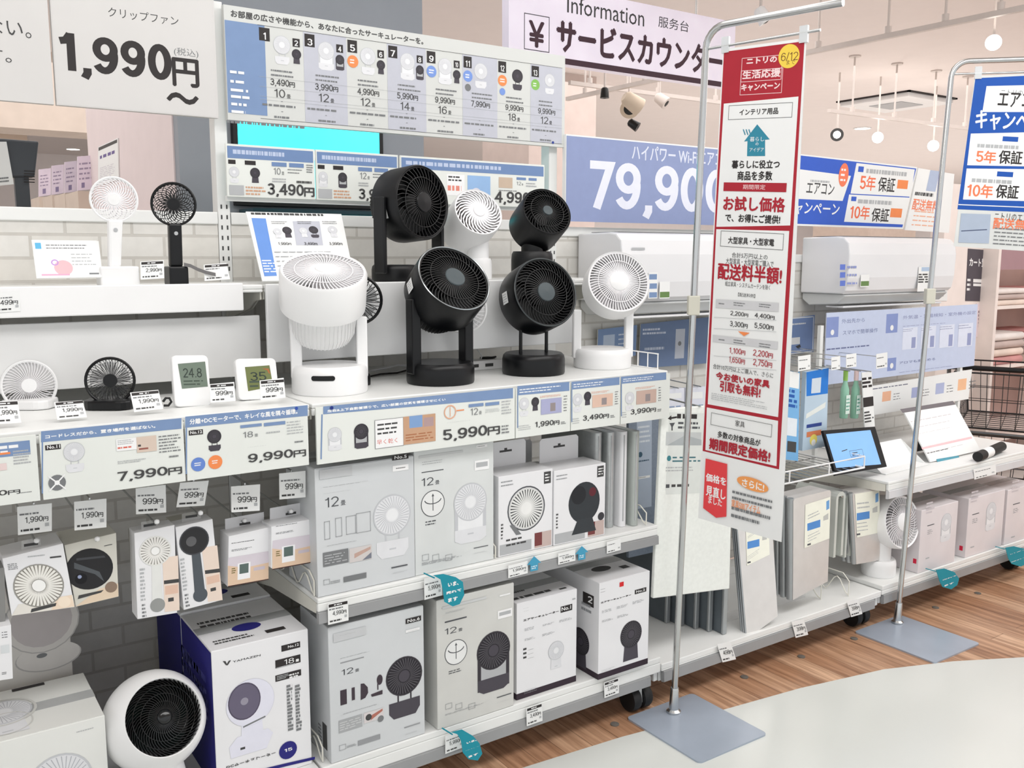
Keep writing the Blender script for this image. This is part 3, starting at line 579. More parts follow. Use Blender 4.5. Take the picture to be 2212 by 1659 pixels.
# ---- leaning comparison card on the upper shelf
bl, br, tl, tr = at((567, 607), y=2.44), at((766, 603), y=2.44), at((531, 457), y=2.6), at((737, 463), y=2.6)
t, F = board('leaning_chart_card', 'white comparison card leaning on the upper shelf behind the white tower fan', 'sign', [bl, br, tr, tl], 0.004, PAPER)
F.rect(576, 596, 571, 470, BLUEG) if False else F.poly([(571, 597), (598, 596), (574, 472), (543, 471)], ink(104, 146, 214))
F.L(572, 590, 596, 560, 5, WINK, 0.4, 0.3); F.L(543, 466, 730, 461, 1, INK2, 0.5, 0.03); F.poly([(640, 530), (698, 530), (690, 478), (632, 478)], LIL)
F.fan(620, 498, 8, True, 'stub'); F.fan(677, 497, 8, True, 'bowl'); F.fan(655, 499, 7, False, 'stub'); F.fan(718, 497, 8, False, 'stub'); F.fan(599, 501, 7, False, 'stub')
for x, s in ((602, '1,990円'), (658, '3,490円'), (712, '3,990円')): F.T(s, x, 531, x + 26, 524, INK2, 0.01); F.L(x - 15, 485, x + 20, 478, 2, MIDG, 0.3)
F.L(606, 600, 758, 540, 6, LTG, 0.2, 0.05); F.build('lettering', t)
# ---- air conditioner price boards on the back bar of bays three and four
YA = 2.70
bz0, bz1 = at((1400, 481), y=YA).z, at((1400, 306), y=YA).z
PBL = ink(140, 152, 190); BL2 = ink(58, 96, 196)
t, F = board('price_sign', 'big dusty blue sign with 79,900 in white digits', 'sign', prect(at((1222, 380), y=YA).x, bz0, at((1640, 400), y=YA).x, bz1, YA), 0.02, PAPER)
F.rect(1222, 478, 1640, 331, PBL); F.T('ハイパワー Wi-Fiエアコン', 1365, 344, 1577, 331, ink(214, 218, 232), 0.0, 0.0008); F.T('79,900', 1273, 470, 1572, 368, ink(226, 228, 240), 0.03); F.build('lettering', t)
b0_, t0_ = at((1645, 485), y=2.70), at((1660, 325), y=2.66); b1_, t1_ = at((1951, 495), y=2.70), at((1982, 361), y=2.66)
t, F = board('campaign_sign', 'blue and white air conditioner warranty campaign board between red banner and steel pole', 'sign', [b0_, b1_, t1_, t0_], 0.012, PAPER)
F.poly([(1650, 481), (1949, 491), (1979, 364), (1660, 328)], BL2); F.poly([(1690, 428), (1820, 434), (1838, 380), (1700, 362)], PAPER); F.T('エアコン', 1741, 418, 1803, 398, INK2, 0.0, 0.0007); F.L(1750, 395, 1795, 389, 1, LTG)
F.poly([(1837, 418), (1967, 425), (1976, 366), (1850, 352)], PAPER); F.poly([(1823, 479), (1952, 485), (1964, 427), (1834, 420)], PAPER)
F.T('5年', 1856, 410, 1893, 381, ink(238, 116, 80), 0.0, 0.001); F.T('保証', 1895, 413, 1935, 385, INK, 0.0, 0.001); F.rect(1937, 407, 1962, 390, ORANGE); F.T('10年', 1834, 473, 1880, 446, ink(238, 116, 80), 0.0, 0.001); F.T('保証', 1881, 478, 1922, 451, INK, 0.0, 0.001); F.rect(1922, 469, 1949, 451, ORANGE)
F.rect(1853, 371, 1866, 360, BL2); F.rect(1838, 434, 1850, 425, BL2); F.L(1870, 378, 1960, 368, 1, LTG); F.L(1852, 443, 1950, 432, 1, LTG)
F.disc(1822, 378, 26, ink(240, 126, 92), 0.66); F.L(1814, 394, 1831, 362, 3, WINK, 0.4, 0.3); F.T('キャンペーン', 1695, 461, 1814, 440, WINK, 0.0, 0.001); F.build('lettering', t)
t, F = board('delivery_sign', 'white free delivery sign with orange text beside the blue campaign board', 'sign', [at((1955, 497), y=2.70), at((2050, 503), y=2.70), at((2062, 376), y=2.67), at((1984, 363), y=2.67)], 0.008, PAPER)
F.rect(2000, 412, 2030, 370, ink(176, 188, 212)); F.L(1975, 425, 2030, 416, 1, INK2); F.T('配送無料', 1969, 453, 2030, 434, ink(240, 130, 90), 0.0, 0.0007); F.L(1968, 490, 2035, 456, 4, ink(236, 178, 150), 0.25, 0.1); F.build('lettering', t)
# ---- hanging service counter sign
YV = 4.0; sx0, sx1 = at((1099, 80), y=YV).x, at((1587, 110), y=YV).x; sz0, sz1 = at((1400, 165), y=YV).z, at((1460, 22), y=YV).z
LILW = mat('lilac_lightbox', (236, 229, 243), 0.5, emit=0.2)
t = thing('service_counter_sign', 'long lilac white hanging sign for the service counter with yen symbol', 'sign', ((sx0 + sx1) / 2, YV, sz0))
quad_panel('panel', prect(sx0, sz0, sx1, sz1, YV), 0.06, LILW, t); PLUM = ink(74, 52, 62)
F = Face((sx0, YV, sz0), (1, 0, 0), UP); F.rab(0, 0, sx1 - sx0, 0.03, PLUM)
F.T('Information', 1225, 27, 1392, 22, INK2); F.T('服务台', 1422, 58, 1488, 47, INK2); F.frame(1132, 106, 1187, 37, 0.004, INK2); F.T('¥', 1143, 99, 1175, 50, PLUM, 0.03); F.T('サービスカウンター', 1203.6, 108.5, 1561, 105, PLUM, 0.0, 0.006)
F.build('lettering', t)
for x in (sx0 + 0.3, sx1 - 0.3): mb = MB(); mb.tube([(x, YV + 0.03, sz1), (x, YV + 0.03, 3.2)], 0.006, CHROME, 8); mb.build('hanging_rod', t)
# ---- banner stands
def pole_pts(base, top, d, L, r=0.06):
    ax = (Vector(top) - Vector(base)).normalized(); c = Vector(top)
    P = [Vector(base)]
    for i in range(7):
        a = PI / 2 * i / 6; P.append(c + ax * (-r + r * math.sin(a)) + d * (r - r * math.cos(a)))
    P.append(c + d * L); return P
D1 = (RIGHT * 0.735 - FWD * 0.678).normalized(); D2 = (RIGHT * 0.985 - FWD * 0.17).normalized()
PLATE = mat('blue_grey_steel_plate', (166, 176, 190), 0.28, 0.2, var=0.04)
def banner_stand(basepx, toppx, plate, d, L, rodpx, rodL, clamppx, label):
    b = at(basepx, z=0.006); tp = at(toppx, y=b.y); t = thing('banner_stand', label, 'banner stand', (b.x, b.y, 0))
    mb = MB(); x0, y0, x1, y1 = plate; mb.prism([((x0 + x1) / 2 + p, (y0 + y1) / 2 + q, 0.0) for p, q in rrect(x1 - x0, y1 - y0, 0.015)], (0, 0, 0.006), PLATE); mb.build('base_plate', t)
    ax = (tp - b).normalized(); mb = MB(); mb.lathe([(0.024, 0), (0.024, 0.006), (0.016, 0.012), (0.014, 0.08), (0.0125, 0.085)], CHROME, 24, frameM(b, ax)); mb.build('socket', t, smooth=40)
    mb = MB(); mb.tube(pole_pts(b, tp, d, L), 0.0105, CHROME, 12); mb.build('pole', t, smooth=60)
    r = b + ax * ((at(rodpx, y=b.y).z - b.z) / ax.z); mb = MB(); mb.tube([r, r + d * rodL], 0.0042, CHROME, 8); mb.build('hanging_rod', t, smooth=60)
    c = b + ax * ((at(clamppx, y=b.y).z - b.z) / ax.z); mb = MB(); mb.prism([c + RIGHT * p * 0.018 + UP * q * 0.03 - FWD * 0.016 for p, q in ((-1, -1), (1, -1), (1, 1), (-1, 1))], FWD * 0.03, mat('ivory_clamp', (206, 204, 190), 0.5)); mb.build('clamp', t, bevel=0.003)
    return t, b, ax, r
st1, B1, AX1, R1 = banner_stand((1455, 1538), (1527, 60), (1.905, 1.80, 2.205, 2.128), D1, 0.42, (1524, 106), 0.36, (1489, 660), 'chrome banner stand carrying the tall red campaign banner')
st2, B2, AX2, R2 = banner_stand((1938, 1345), (2058, 133), (3.12, 1.795, 3.43, 2.14), D2, 0.42, (2054, 160), 0.40, (2003, 640), 'chrome banner stand carrying the blue air conditioner banner')
def banner(o, d, px, label, draw, mt, thick=0.0012):
    """px: TL, TR, BR, BL picture points of the hanging sheet on the vertical plane through the rod"""
    n = d.cross(UP).normalized(); P = [hit(p, o, n) for p in px]; tl, tr, br, bl = P
    t = thing('hanging_banner', label, 'banner', (bl + br) / 2)
    mb = MB(); nu, nv = 6, 16; s = n if n.dot(EYE - o) > 0 else -n
    def g(i, j, k): u, v = i / nu, j / nv; return (bl * (1 - u) + br * u) * (1 - v) + (tl * (1 - u) + tr * u) * v - s * k
    vs = [g(i, j, k) for k in (0, thick) for j in range(nv + 1) for i in range(nu + 1)]; q = (nu + 1) * (nv + 1)
    fs = [(j * (nu + 1) + i, j * (nu + 1) + i + 1, (j + 1) * (nu + 1) + i + 1, (j + 1) * (nu + 1) + i) for j in range(nv) for i in range(nu)]
    mb.add(vs, fs + [tuple(q + k for k in f[::-1]) for f in fs], mt); mb.build('sheet', t)
    F = Face(bl, br - bl, tl - bl); draw(F); F.build('lettering', t)
    top = MB()
    for u in (0.03, 0.97):
        c = tl * (1 - u) + tr * u; top.prism([c + d * p * 0.012 + UP * q + s * 0.004 for p, q in ((-1, -0.012), (1, -0.012), (1, 0.034), (-1, 0.034))], -s * 0.01, mat('clear_clip', (222, 226, 228), 0.2, alpha=0.8))
        top.build('clip', t); top = MB()
    return t
def draw_red(F):
    R = RED; P = PAPER
    def T(t, x0, y0, x1, y1, mt, off=0.0, bold=0.0): F.T(t, x0, y0, x1, y1 + (0.04 * (x1 - x0) if 440 < y0 < 720 else 0), mt, off, bold)
    F.poly([(1518, 974), (1683, 1014), (1738, 89), (1564, 112)], R); F.poly([(1547.5, 490), (1707, 487), (1725, 208.5), (1563.7, 224)], P); F.poly([(1529, 873), (1681, 901), (1705, 499), (1547.5, 495)], P); F.poly([(1524, 972), (1677.5, 1007), (1681, 909), (1527, 880)], P)
    PK = ink(240, 214, 214)
    for bl, tr in (((1598, 206), (1692, 146)), ((1600, 178), (1691, 118))): F.frame(*bl, *tr, 0.0015, PK)
    T('ニトリの', 1613, 139, 1678.5, 121, PK, 0, 0.001); T('生活応援', 1604, 171, 1686.5, 147, PK, 0, 0.001); T('キャンペーン', 1601.5, 197, 1685, 177, PK, 0, 0.001)
    F.disc(1704.4, 121.4, 26, ink(238, 206, 80), 0.98, 32); T('6/12', 1687, 133, 1725, 111, ink(110, 70, 40), 0, 0.0007); T('まで', 1698.7, 140, 1718, 128.5, ink(110, 70, 40))
    F.frame(1573, 259, 1713, 221, 0.0012, INK2); T('インテリア用品', 1597.5, 249.5, 1681.5, 233, INK, 0, 0.0005)
    F.poly([(1636, 268.6), (1663, 301), (1653, 302), (1653, 337), (1614, 337.4), (1615, 304.7), (1607.6, 305.7)], ink(52, 136, 160)); T('暮らし', 1620, 306, 1651.5, 295, WINK); T('の', 1632, 314, 1639, 308, WINK); T('アイデア', 1619.4, 328, 1650.4, 318.5, WINK)
    for x in (1609, 1615, 1621): F.poly([(x, 292), (x + 2, 291), (x - 2, 279), (x - 4, 280)], ink(52, 136, 160))
    T('暮らしに役立つ', 1581, 363.7, 1685, 346, INK, 0, 0.0007); T('商品を多数', 1593, 389, 1669, 370, INK, 0, 0.0007); F.rect(1563, 412.7, 1700, 395.5, R); T('期間限定', 1605, 409, 1654, 399, PK)
    T('お試し価格', 1562.7, 454, 1696.7, 422, R, 0, 0.0014); T('で、お得にご提供!', 1567, 478.5, 1686, 461, INK, 0, 0.0007)
    F.frame(1556, 532, 1694, 505, 0.0012, INK2); T('大型家具・大型家電', 1573, 526, 1673, 512.5, INK, 0, 0.0004); T('合計5万円以上の', 1581, 556, 1659, 547, INK2); T('大型家具・大型家電ご購入で', 1568.4, 569.6, 1672, 560, INK2)
    T('配送料半額!', 1551, 602, 1690, 573, R, 0, 0.0014); T('組立家具・システムカーテンを除く', 1566.7, 617.5, 1664.6, 612, INK2); T('【配送料例】', 1594.7, 640, 1632, 634, INK2)
    GR = ink(206, 206, 208); F.poly([(1546.4, 664.7), (1682, 673.4), (1683, 654), (1547, 646)], GR); F.poly([(1540, 738), (1680, 755), (1681, 738), (1540, 723)], GR)
    for y, s in ((652, 0), (730, 8)):
        F.L(1553, y + 6, 1566, y + 2, 1, MIDG); F.L(1585, y + 9 + s * 0.4, 1612, y + 2 + s * 0.4, 2, MIDG); F.L(1640, y + 12 + s, 1666, y + 5 + s, 2, MIDG)
    for s, q, c in (('2,200円', (1578, 682, 1617, 674), INK), ('4,400円', (1630, 687, 1674, 678.7), INK), ('3,300円', (1577, 706, 1616, 696), INK), ('5,500円', (1630, 710, 1672, 700), INK), ('1,100円', (1576, 764, 1611, 755), R), ('2,200円', (1627, 770, 1670.6, 760.5), R), ('1,650円', (1575, 784, 1610, 774), R), ('2,750円', (1627, 790.5, 1669, 780.5), R)): T(s, *q, c, 0.01)
    for y0, y1 in ((686, 692), (710, 717), (769, 779), (790, 800)): F.poly([(1543, y0), (1678, y1), (1678, y1 - 0.8), (1543, y0 - 0.8)], LTG)
    F.poly([(1595, 715.4), (1608, 726), (1620.6, 719)], ORANGE); T('合計10万円以上ご購入で、さらに', 1541, 796, 1671.6, 806, INK2)
    T('今お使いの家具', 1547.5, 818.5, 1663.6, 822, R, 0, 0.001); T('引取も無料!', 1556, 844, 1644, 837, R, 0, 0.001); F.L(1537, 863, 1670, 871, 4, LTG, 0.3, 0.03)
    F.frame(1536, 917, 1669, 917, 0.0012, INK2); T('家具', 1589, 920, 1610, 911, INK); T('多数の対象商品が', 1551, 944.4, 1644, 950, INK, 0, 0.0004); T('期間限定価格!', 1533, 969, 1665, 974, R, 0, 0.0014)
    F.poly([(1520, 1097), (1548, 1118), (1570, 1115.7), (1572, 1002), (1525.5, 990)], ink(226, 70, 74)); T('価格を', 1526, 1038, 1570, 1032, WINK, 0, 0.0008); T('見直し', 1526, 1069, 1569, 1058, WINK, 0, 0.0008); T('ました', 1531, 1086, 1561, 1078, WINK, 0, 0.0004)
    F.poly([(1627 + 34 * math.cos(k * PI / 14), 1046 + 10.5 * math.cos(k * PI / 14) + 14 * math.sin(k * PI / 14)) for k in range(28)], ink(238, 158, 92)); T('さらに!', 1604, 1049, 1652, 1045, WINK, 0, 0.0008)
    F.L(1582, 1080, 1672, 1078, 2, MIDG, 0.4, 0.04); T('家具500アイテム', 1581, 1095, 1644, 1094, ink(238, 150, 96), 0, 0.0003); F.L(1580, 1120, 1670, 1112, 2, MIDG, 0.4, 0.04)
banner(R1, D1, [(1562, 106), (1742, 82), (1688, 1171), (1508, 1119)], 'tall red and white hanging banner with yellow date disc', draw_red, PAPER)
def draw_blue(F):
    T = F.T; OR = ink(238, 128, 88); NB = ink(30, 84, 172)
    F.poly([(2068, 452), (2300, 462), (2330, 158), (2107, 169)], NB)
    F.poly([(2122, 242), (2290, 242), (2300, 182), (2131, 186)], PAPER); T('ニトリの', 2161, 205, 2210, 195, MIDG); T('エアコン', 2154.7, 230, 2256, 203, INK, 0, 0.001); T('キャンペーン', 2105.7, 278, 2285, 246, WINK, 0, 0.0016)
    F.poly([(2089, 357), (2290, 361), (2300, 284), (2097, 288.6)], PAPER); F.poly([(2080, 431), (2280, 436), (2289, 366), (2088, 364)], PAPER)
    F.rect(2165, 305, 2200, 296, NB); F.rect(2153, 381, 2189, 372, NB); F.L(2110, 322, 2215, 312, 1, LTG); F.L(2098, 397, 2205, 387, 1, LTG)
    T('5年', 2107, 351, 2153, 327, OR, 0, 0.001); T('保証', 2156, 353, 2210, 327, INK, 0, 0.001); T('10年', 2087, 425, 2146, 400, OR, 0, 0.001); T('保証', 2149.6, 427, 2202, 401, INK, 0, 0.001)
    F.poly([(2070, 443), (2295, 452), (2295, 450), (2070, 441)], WINK); F.poly([(2070, 524), (2136, 526), (2140, 463), (2076, 461)], ink(172, 184, 202)); F.poly([(2076, 500), (2132, 497), (2132, 495), (2076, 498)], ink(70, 80, 110))
    T('ニトリのエアコンは', 2147, 474, 2260, 466, INK2); T('配送無料', 2144.5, 494, 2240, 476, OR, 0, 0.0007); F.L(2144, 530, 2280, 497, 5, MIDG, 0.3, 0.05)
banner(R2, D2, [(2106, 164), (2340, 154), (2300, 548), (2060, 532)], 'blue and white hanging banner with five and ten year warranty text', draw_blue, mat('pale_grey_banner', (216, 218, 216), 0.5))
# ================================================================ CARTONS, PACKS, CARDS
def carton(name, label, x0, x1, z0, z1, y, depth, mt, draw, cat='box', group=None, top=None, side=None, base=None):
    t = thing(name, label, cat, ((x0 + x1) / 2, y + depth / 2, z0), group)
    z0 += 0.0008; mb = MB(); mb.box((x0, y, z0), (x1, y + depth, z1), mt)
    if base: mb.box((x0 - 0.0004, y - 0.0004, z0), (x1 + 0.0004, y + depth, z0 + base), ink(52, 40, 50))
    F = Face((x0, y, z0), (1, 0, 0), UP); draw(F)
    for q in (0, 1):
        fl = MB(); fl.box((x0 + 0.0012, y + 0.0015 + q * depth / 2, z1 + 0.0001), (x1 - 0.0012, y + depth / 2 - 0.0008 + q * (depth / 2 - 0.001), z1 + 0.0012), mt); fl.build('top_flap', t)
    fl = MB(); fl.box((x0, y + depth / 2 - 0.022, z1 + 0.0013), (x1, y + depth / 2 + 0.022, z1 + 0.0015), mat('clear_packing_tape', (200, 202, 202), 0.15, alpha=0.55)); fl.build('packing_tape', t)
    if top: G = Face((x0, y, z1 + 0.0014), (1, 0, 0), (0, 1, 0)); top(G); F.mb.M = Matrix.Identity(4); merge(F.mb, G.mb)
    if side: G = Face((x0, y + depth, z0), (0, -1, 0), UP); side(G); merge(F.mb, G.mb)
    merge(mb, F.mb); mb.build('carton_body', t, bevel=0.0015); return t
def merge(A, B):
    b = len(A.v); A.v.extend(B.v)
    for f, k in zip(B.f, B.mi): A.f.append([b + i for i in f]); A.mi.append(A.m(B.mats[k]))
def zt_(px, y): return at(px, y=y).z
DK = ink(82, 84, 88); GR1 = ink(150, 152, 155)
def d_no5(F):
    F.L(698, 1054, 795, 1038, 2, GR1, 0.3, 0.08); F.rect(699, 1067, 757, 1058, DK); F.T('12畳', 702.7, 1097, 746, 1069, DK); F.fan(847, 1112, 44, False)
    F.rect(847, 995, 882, 980, INK); F.T('No.5', 852, 992, 878, 982, WINK, 0.02); F.rect(848, 1019, 882, 1002, WINK); F.L(855, 1014, 876, 1007, 1, INK2)
    for q in ((701, 1166, 712, 1125), (725, 1160, 738, 1117), (748, 1155, 768, 1112), (770, 1152, 800, 1104)): F.frame(*q, 0.0012, GR1)
    F.L(706, 1180, 792, 1163, 1, GR1, 0.7, 0.03); F.rect(698, 1225, 752, 1184, MIDG); F.L(701, 1221, 750, 1189, 4, LTG, 0.35, 0.2); F.rect(755, 1216, 802, 1176, ink(206, 200, 198)); F.poly([(765, 1206), (800, 1186), (800, 1180), (765, 1196)], ink(190, 160, 148)); F.poly([(782, 1210), (802, 1205), (802, 1192)], ink(120, 124, 136))
    F.rect(742, 1258, 791, 1236, MIDG); F.frame(699, 1264, 712, 1250, 0.001, GR1); F.L(714, 1262, 738, 1250, 2, GR1); F.rect(845, 1228, 880, 1218, DK); F.L(848, 1240, 880, 1230, 2, LTG, 0.3); F.rect(690, 1036, 760, 1006, ink(196, 198, 200))
def d_yoke(dark, o):
    def d(F):
        f = lambda x, y: (x + o[0], y + o[1])
        def R(x0, y0, x1, y1, m): F.rect(*f(x0, y0), *f(x1, y1), m)
        R(910.6, 1022, 958, 1013, DK); F.T('12畳', *f(910.6, 1051), *f(949, 1028), DK); F.L(*f(912, 1006), *f(960, 990), 2, LTG, 0.3)
        a, b = F.ab(f(935, 1087.5)); F.dab(a, b, 0.036, ink(228, 229, 228)); F.ring(a, b, 0.037, 0.0022, DK); F.rab(a - 0.0012, b - 0.02, a + 0.0012, b + 0.026, DK)
        F.polyab([(a + 0.027 * math.cos(math.radians(q)), b + 0.012 + 0.014 * math.sin(math.radians(q))) for q in range(190, 351, 20)] + [(a + 0.025 * math.cos(math.radians(q)), b + 0.0145 + 0.014 * math.sin(math.radians(q))) for q in range(350, 189, -20)], DK); F.polyab([(a - 0.004, b + 0.02), (a + 0.004, b + 0.02), (a, b + 0.028)], DK)
        F.L(*f(919, 1137), *f(947, 1120), 2, DK, 0.4, 0.15); F.fan(*f(1016, 1084), 41, dark, 'yoke')
        R(1029, 968, 1052, 959, WINK); R(1025, 1017, 1056, 991, WINK); R(1028, 1010, 1053, 996, LTG); F.L(*f(1031, 966), *f(1051, 961), 1, INK2)
        F.L(*f(911, 1222), *f(1002, 1196), 3, GR1, 0.35, 0.1); R(1023, 1185, 1054, 1177, DK); F.L(*f(1023, 1197), *f(1054, 1188), 2, LTG, 0.3)
        for x in (912, 934, 962): F.frame(*f(x, 1212), *f(x + 14, 1196), 0.001, GR1)
        R(905, 990, 1000, 972, ink(200, 202, 202))
    return d
zt5 = 0.968
carton('circulator_box', 'grey carton printed with a white folding fan, first on the middle row', 0.862, 1.141, ZL, zt5, 2.135, 0.2, GCARD, d_no5)
carton('circulator_box', 'pale grey carton printed with a white fan in a yoke, on the middle shelf', 1.143, 1.396, ZL, 0.985, 2.137, 0.2, mat('pale_grey_carton', (214, 217, 216), 0.45), d_yoke(False, (0, 0)))
def clip_pack(label, bl, br, tr, y, dark, tab, fanc, r, depth=0.11, group=None, dx=0, prints=True, tagr=None):
    x0 = at(bl, y=y).x + dx; x1 = at(br, y=y).x + dx; z0 = ZL + 0.0008; z1 = at(tr, y=y).z
    t = thing('clip_fan_box', label, 'box', ((x0 + x1) / 2, y + depth / 2, z0), group)
    mb = MB(); mb.box((x0, y, z0), (x1, y + depth, z1), WCARD); body = mb
    h = 0.075; mb = MB(); w = (x1 - x0) * 0.12
    mb.prism([(x0 + w, y + depth - 0.003, z1), (x1 - w, y + depth - 0.003, z1), (x1 - w, y + depth - 0.003, z1 + h - 0.008), (x1 - w - 0.008, y + depth - 0.003, z1 + h), (x0 + w + 0.008, y + depth - 0.003, z1 + h), (x0 + w, y + depth - 0.003, z1 + h - 0.008)], (0, 0.002, 0), WCARD)
    xm = (x0 + x1) / 2; mb.box((xm - 0.022, y + depth - 0.0035, z1 + 0.042), (xm + 0.022, y + depth - 0.003, z1 + 0.048), INK2); mb.box((xm - 0.005, y + depth - 0.0035, z1 + 0.048), (xm + 0.005, y + depth - 0.003, z1 + 0.054), INK2)
    mb.build('hang_tab', t)
    if prints:
        F = Face((x0, y, z0), (1, 0, 0), UP); F.rab(0.004, 0.004, (x1 - x0) * 0.6, 0.035, LTG); F.rab((x1 - x0) * 0.66, 0.004, x1 - x0 - 0.004, 0.05, ink(196, 176, 170)); F.rab((x1 - x0) * 0.66, 0.01, (x1 - x0) * 0.8, 0.05, ink(120, 62, 62))
        a, b = F.ab(fanc); R = abs(F.ab((fanc[0], fanc[1] - r))[1] - b)
        if dark:
            F.dab(a, b, R, ink(52, 56, 60), 0.95, 30); F.dab(a - R * 0.35, b + R * 0.4, R * 0.45, ink(36, 38, 42)); F.dab(a + R * 0.5, b + R * 0.45, R * 0.22, ink(96, 40, 48)); F.polyab([(a - R * 0.4, b - R * 0.8), (a + R * 0.5, b - R * 0.8), (a + R * 0.75, b - R * 1.5), (a - R * 0.75, b - R * 1.5)], ink(56, 60, 64)); F.dab(a + R * 1.05, b - R * 0.85, R * 0.2, ink(60, 60, 64))
        else:
            F.ring(a, b, R * 1.12, 0.004, DK); F.dab(a, b, R, ink(70, 72, 74), 1, 30)
            for i in range(36): q = 2 * PI * i / 36; F.polyab([(a + R * 0.3 * math.cos(q - .1), b + R * 0.3 * math.sin(q - .1)), (a + R * math.cos(q - .05), b + R * math.sin(q - .05)), (a + R * math.cos(q + .05), b + R * math.sin(q + .05)), (a + R * 0.3 * math.cos(q + .1), b + R * 0.3 * math.sin(q + .1))], ink(226, 226, 224)); F.k -= 1
            F.k += 1; F.ring(a, b, R * 1.02, 0.004, ink(214, 214, 212)); F.dab(a, b, R * 0.32, ink(236, 236, 234)); F.polyab([(a - R, b - R * 0.7), (a - R * 0.75, b - R * 0.7), (a - R * 0.3, b - R * 1.25), (a - R * 0.6, b - R * 1.25)], MIDG); F.lab(a - R * 1.2, b - R * 1.8, a, b - R * 1.3, 2, INK2, 0.35, 0.15)
        w = x1 - x0; F.rab(w * 0.83, (z1 - z0) * 0.82, w * 0.96, (z1 - z0) * 0.97, INK2); F.lab(w * 0.85, (z1 - z0) * 0.84, w * 0.95, (z1 - z0) * 0.95, 3, WINK, 0.4, 0.4); F.lab(0.008, (z1 - z0) * 0.86, w * 0.3, (z1 - z0) * 0.95, 2, GR1, 0.3); F.lab(0.008, 0.05, 0.016, 0.1, 5, INK2, 0.5, 0.4)
        merge(body, F.mb)
    body.build('carton_body', t, bevel=0.0015)
    return t
clip_pack('white hang-tab box printed with a white clip fan', (1077, 1205), (1193, 1178), (1191, 1012), 2.141, False, None, (1137, 1098), 43)
clip_pack('white hang-tab box printed with a black clip fan', (1196, 1180), (1306, 1157), (1306, 1000), 2.137, True, None, (1262, 1085), 44)
clip_pack('plain hang-tab box standing behind the white clip fan box', (1077, 1205), (1193, 1178), (1191, 1012), 2.265, False, None, (0, 0), 1, dx=0.02, prints=False, group=None)
clip_pack('plain hang-tab box standing behind the black clip fan box', (1196, 1180), (1306, 1157), (1306, 1000), 2.262, True, None, (0, 0), 1, dx=0.03, prints=False)
for i, (x, m, lab) in enumerate([(1.822, ALU, 'folded silver board standing nearest the black clip fan box'), (1.862, ALU, 'folded silver board second from the black clip fan box'), (1.902, WCARD, 'slim white packed board standing among silver boards on the middle shelf'), (1.94, mat('clear_wrapped_board', (176, 182, 178), 0.2, 0.3), 'plastic wrapped grey green board beside the wire divider')]):
    mb = MB(); rbox(mb, (x, 2.2 - 0.015 * i, ZL + 0.001), (x + 0.028, 2.5, ZL + 0.31), 0.012, m, 'z'); t = thing('folded_board', lab, 'folded board', (x + 0.014, 2.35, ZL)); mb.build('panel', t, smooth=40)
    mb = MB(); mb.box((x + 0.008, 2.2 - 0.0155 - 0.015 * i + 0.015 - 0.0005, ZL + 0.02), (x + 0.012, 2.2 - 0.015 * i + 0.001, ZL + 0.3), LTG); mb.build('edge_seam', t)
# bottom deck of bay two
def d_no6(F):
    F.L(735, 1424, 800, 1405, 2, GR1, 0.3, 0.08); F.rect(735, 1434, 786, 1418, GR1); F.T('12畳', 737.6, 1459.7, 775.6, 1437, DK); F.fan(873, 1460, 42, True)
    D = ink(66, 56, 64); F.rect(735.5, 1524, 748.5, 1488, D); F.rect(760, 1513, 766, 1484, D); F.poly([(779, 1512), (779, 1477), (786, 1476), (794, 1484), (795, 1496), (789, 1507)], D); F.disc(820, 1468, 11, D, 0.6); F.poly([(801, 1500), (826, 1490), (826, 1499), (803, 1505)], D); F.rect(815, 1490, 817, 1476, D)
    F.L(741, 1542, 819, 1520, 1, GR1, 0.6, 0.03); F.rect(732, 1584, 782, 1542, ink(168, 170, 172)); F.L(734, 1580, 780, 1546, 4, ink(206, 208, 208), 0.3, 0.2); F.rect(786, 1563, 828, 1528, ink(212, 206, 206)); F.poly([(800, 1556), (826, 1535), (826, 1530), (803, 1544)], ink(176, 110, 96)); F.disc(796, 1549, 7, INK2); F.disc(822, 1552, 7, MIDG)
    F.rect(773, 1611, 821, 1585, GR1); F.frame(733, 1622, 747, 1606, 0.001, GR1); F.L(749, 1616, 770, 1604, 2, GR1); F.rect(873, 1573, 907, 1560, GR1); F.L(875, 1588, 905, 1576, 2, LTG, 0.3)
    F.rect(876, 1348, 909, 1329, INK); F.T('No.6', 880, 1345, 906, 1332, WINK, 0.02); F.rect(876, 1367, 906, 1354, WINK); F.L(881, 1364, 902, 1358, 1, INK2); F.rect(720, 1388, 790, 1352, ink(196, 198, 200)); F.L(733, 1374, 775, 1362, 1, LTG)
def s_no6(F): F.rect(698, 1612, 706, 1568, INK2); F.L(689, 1604, 695, 1566, 6, MIDG)
carton('circulator_box', 'grey carton printed with a black folding fan, first on the bottom deck', 0.883, 1.161, ZD, zt_((716, 1356), 2.128), 2.128, 0.19, GCARD, d_no6, side=s_no6)
zG = zt_((1112, 1259), 2.123)
carton('circulator_box', 'grey carton printed with a black fan in a yoke, on the bottom deck', 1.199, 1.457, ZD, zG, 2.123, 0.2, mat('beige_grey_carton', (206, 206, 202), 0.45), d_yoke(True, (50, 321)))
